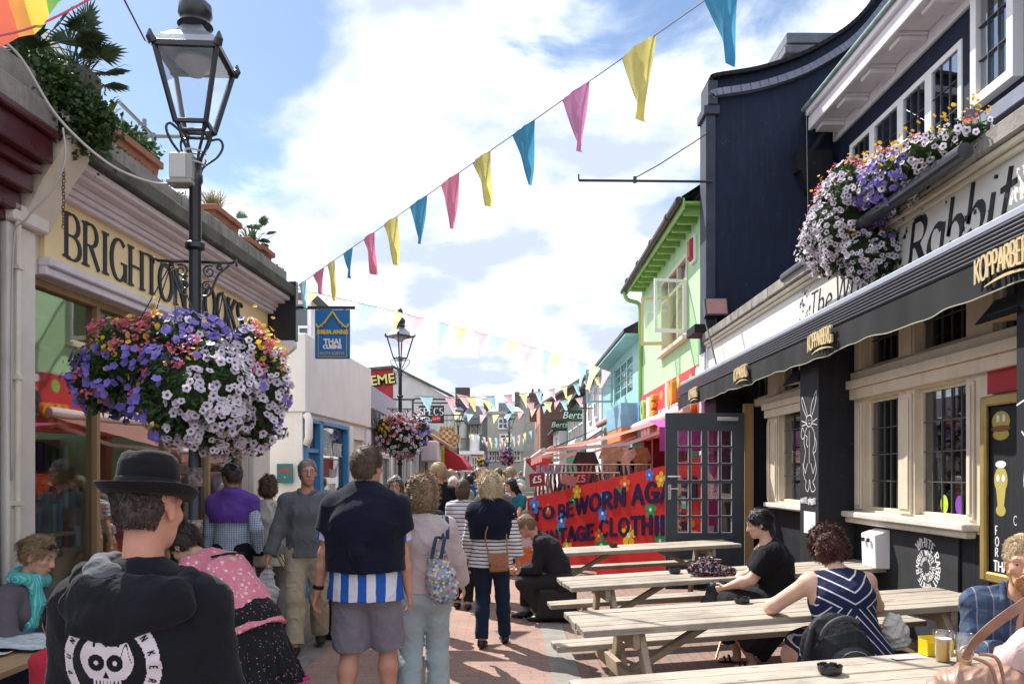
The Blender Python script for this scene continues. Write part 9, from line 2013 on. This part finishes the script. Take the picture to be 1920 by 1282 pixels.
# ================================================================ the crowd further off
TEMPL = []
hide = (0,-60,0)
def template(yaw_pose,H,female,skin,hair,style,sleeve,walk,skirt=False):
    p = Person(hide,0,H,'x',female=female,res=.021,feet=((-.08,walk,0),(.08,-walk,0)),skin=skin,bulk=1.1,face=False); p.shirt(GREYT,sleeve,.08,.026,'top');
    if skirt: p.skirt(BLK2,(0,0,.55))
    else: p.trousers(BLK2)
    p.shoes(SHOE); p.hair(hair,style,260,3,res=.014); return p.root
TEMPL = [template(0,1.76,False,'fair',HDB,'short',.6,.14),template(0,1.64,True,'fair',HLB,'bob',.6,.10),template(0,1.76,False,'tan',HGR,'short',1.9,.12),template(0,1.62,True,'pale',HDB,'long',1.9,.12,True)]
used_t = set()
def far_person(px,Y,ti,yaw,top,label,leg=None,hair=None,sc=1.0):
    src = TEMPL[ti]; c = src if ti not in used_t else copy_tree(src); used_t.add(ti)
    x = pxX(Y,px); c.location = (x,Y,gz(x)); c.rotation_euler = (0,0,R(yaw)); c.scale = (sc,)*3; c['label'] = label; c['category'] = 'person'; c['group'] = 'shoppers further down the street'; c.name = 'person'
    for ch in c.children:
        b = ch.name.split('.')[0]; mt = {'top': top,'trousers': leg,'skirt': leg,'hair': hair}.get(b)
        if mt:
            for o in [ch]+(list(ch.children) if b == 'hair' else []): o.material_slots[0].link = 'OBJECT'; o.material_slots[0].material = mt
CM = lambda n,c: clothmat(n,c)
jk = CM('dark_jacket',(.015,.015,.018)); gr = CM('pale_green_cotton',(.26,.32,.24)); rb = CM('royal_blue_cotton',(.03,.07,.26)); wh = MATS['white_shirt_cotton']; gn = CM('emerald_cotton',(.03,.26,.16)); pk = CM('pink_cotton',(.55,.25,.28)); or_ = CM('orange_cotton',(.5,.14,.07)); gy2 = CM('light_grey_cotton',(.36,.36,.37)); bw = CM('brown_cotton',(.14,.08,.05)); lb = CM('light_blue_cotton',(.22,.34,.48)); bg_ = CM('beige_cotton',(.42,.36,.28))
for a in ((834,17.5,2,5,jk,'person with grey hair in a dark jacket right of the black tee',None,HGR,1.0),(845,19.5,0,-8,jk,'balding person in a dark top beside the third lamp post',None,HSB,1.0),(869,17.0,1,0,gr,'person with black hair in pale green under the red canopy',None,HBK,.97),(881,18.6,1,20,rb,'person in royal blue with black hair left of the grey blazer',DEN,HBK,1.0),
          (768,16,1,10,GREYT,'small dark haired head seen between the curly hair and black tee',None,HBK,.95),(934,16.4,0,4,GREYT,'person with short red brown hair in grey left of the work vest',None,HB,1.0),(912,25,3,0,rb,'person in bright blue just right of the grey blazer',DEN,HDB,1.05),(923,23.5,1,180,wh,'person in white facing this way beyond the blond head',None,HBL,1.0),
          (929,27,1,0,gn,'person in an emerald green top in the middle of the crowd',None,HLB,1.02),(941,24,1,180,pk,'person in pink coming this way near the farthest lamp',None,HBL,1.0),(947,26,2,0,or_,'person in an orange top beside the farthest lamp post',None,HB,1.0),(905,30,0,0,or_,'person in a rust top far along by the white porch house',None,HDB,1.0),
          (916,33,0,180,wh,'person in a white shirt far along, facing this way',DEN,HB,1.02),(926,34,3,10,gy2,'person in light grey with long dark hair deep in the crowd',None,HDB,1.04),(936,31,2,0,lb,'person in pale blue deep in the crowd under the bunting',None,HGR,1.0),(944,35,1,180,bg_,'person in beige deep in the crowd, facing this way',None,HBL,1.03),(895,28,1,180,bw,'person in brown passing the far shop on the left',None,HB,1.0),
          (858,24,0,160,gy2,'person in light grey leaning by the red canopy',DEN,HB,.98),(888,32,2,0,jk,'person in a dark coat below the small green hanging shop board',None,HDB,1.0),(952,29,0,180,bw,'person in a brown top near the stall awning corner',None,HB,1.0),(812,20,1,10,bw,'person in brown half hidden left of the black tee',None,HGR,.98),(921,37,1,0,pk,'tiny person in pink near the pale far shop fronts',None,HB,1.05)): far_person(*a)
# beyond them the crowd reads as one mass
rnd = random.Random(77); vs = []; fs = []; colr = []
pal = [(.02,.02,.03),(.5,.48,.46),(.05,.10,.3),(.4,.08,.08),(.3,.3,.3),(.12,.08,.06),(.5,.35,.3),(.1,.25,.2),(.6,.6,.6),(.2,.25,.35)]
def far_fig(X,Y):
    H = rnd.uniform(1.55,1.85)/1.75; top = rnd.choice(pal); leg = rnd.choice(pal[:1]*3+[(.05,.07,.12),(.3,.26,.2)]); hr_ = rnd.choice([(.03,.02,.015),(.12,.07,.04),(.4,.3,.18),(.3,.3,.3)]); lean_ = rnd.uniform(-.1,.1); tw = rnd.uniform(0,6.28)
    def ring(P,n=8):      # rings of (z, rx, ry, dx, colour)
        b0 = len(vs)
        for (z,rx,ry,dx,c) in P:
            for i in range(n): a = 2*math.pi*i/n; x,y = rx*math.cos(a)+dx,ry*math.sin(a); vs.append((X+x*math.cos(tw*.1)-y*math.sin(tw*.1),Y+y,z*H)); colr.append((*c,1))
        for j in range(len(P)-1):
            for i in range(n): fs.append((b0+j*n+i,b0+j*n+(i+1) % n,b0+(j+1)*n+(i+1) % n,b0+(j+1)*n+i))
    for s in (-1,1): ring([(0,.04,.10,s*.1,(.02,.02,.02)),(.08,.045,.06,s*.1,leg),(.5,.06,.07,s*.1,leg),(.85,.09,.10,s*.08,leg),(.95,.08,.1,s*.07,leg)])
    ring([(.86,.16,.11,0,top),(1.0,.15,.11,0,top),(1.2,.17,.12,0,top),(1.38,.20,.11,0,top),(1.45,.17,.09,0,top),(1.49,.07,.06,0,top)]);
    for s in (-1,1): ring([(1.42,.05,.05,s*.19,top),(1.15,.045,.05,s*.24,top),(.9,.035,.04,s*.25,(.5,.3,.22)),(.78,.04,.03,s*.25,(.5,.3,.22))],6)
    ring([(1.47,.05,.05,0,(.5,.3,.22)),(1.55,.055,.06,0,(.5,.3,.22)),(1.62,.08,.09,0,hr_ if rnd.random() < .6 else (.55,.34,.25)),(1.70,.075,.09,0,hr_),(1.75,.04,.05,0,hr_),(1.755,.001,.001,0,hr_)])
for i in range(64):
    Y = 34+rnd.random()**.8*24; far_fig(rnd.uniform(-2.0,1.0)*(.9 if Y < 45 else .85)-.02*(Y-34),Y)
me = bpy.data.meshes.new('distant_crowd'); me.from_pydata(vs,[],fs); ca = me.color_attributes.new('tint','FLOAT_COLOR','POINT'); ca.data.foreach_set('color',[c for q in colr for c in q]); me.polygons.foreach_set('use_smooth',[True]*len(fs)); me.update()
s_ = NT('crowd_clothes'); s_.fin(s_.n('ShaderNodeAttribute',attribute_name='tint').outputs['Color'],.8); o = link_mesh('distant_crowd',me,s_.m); tag(o,'dense far crowd of shoppers filling the end of the street','crowd',kind='stuff')
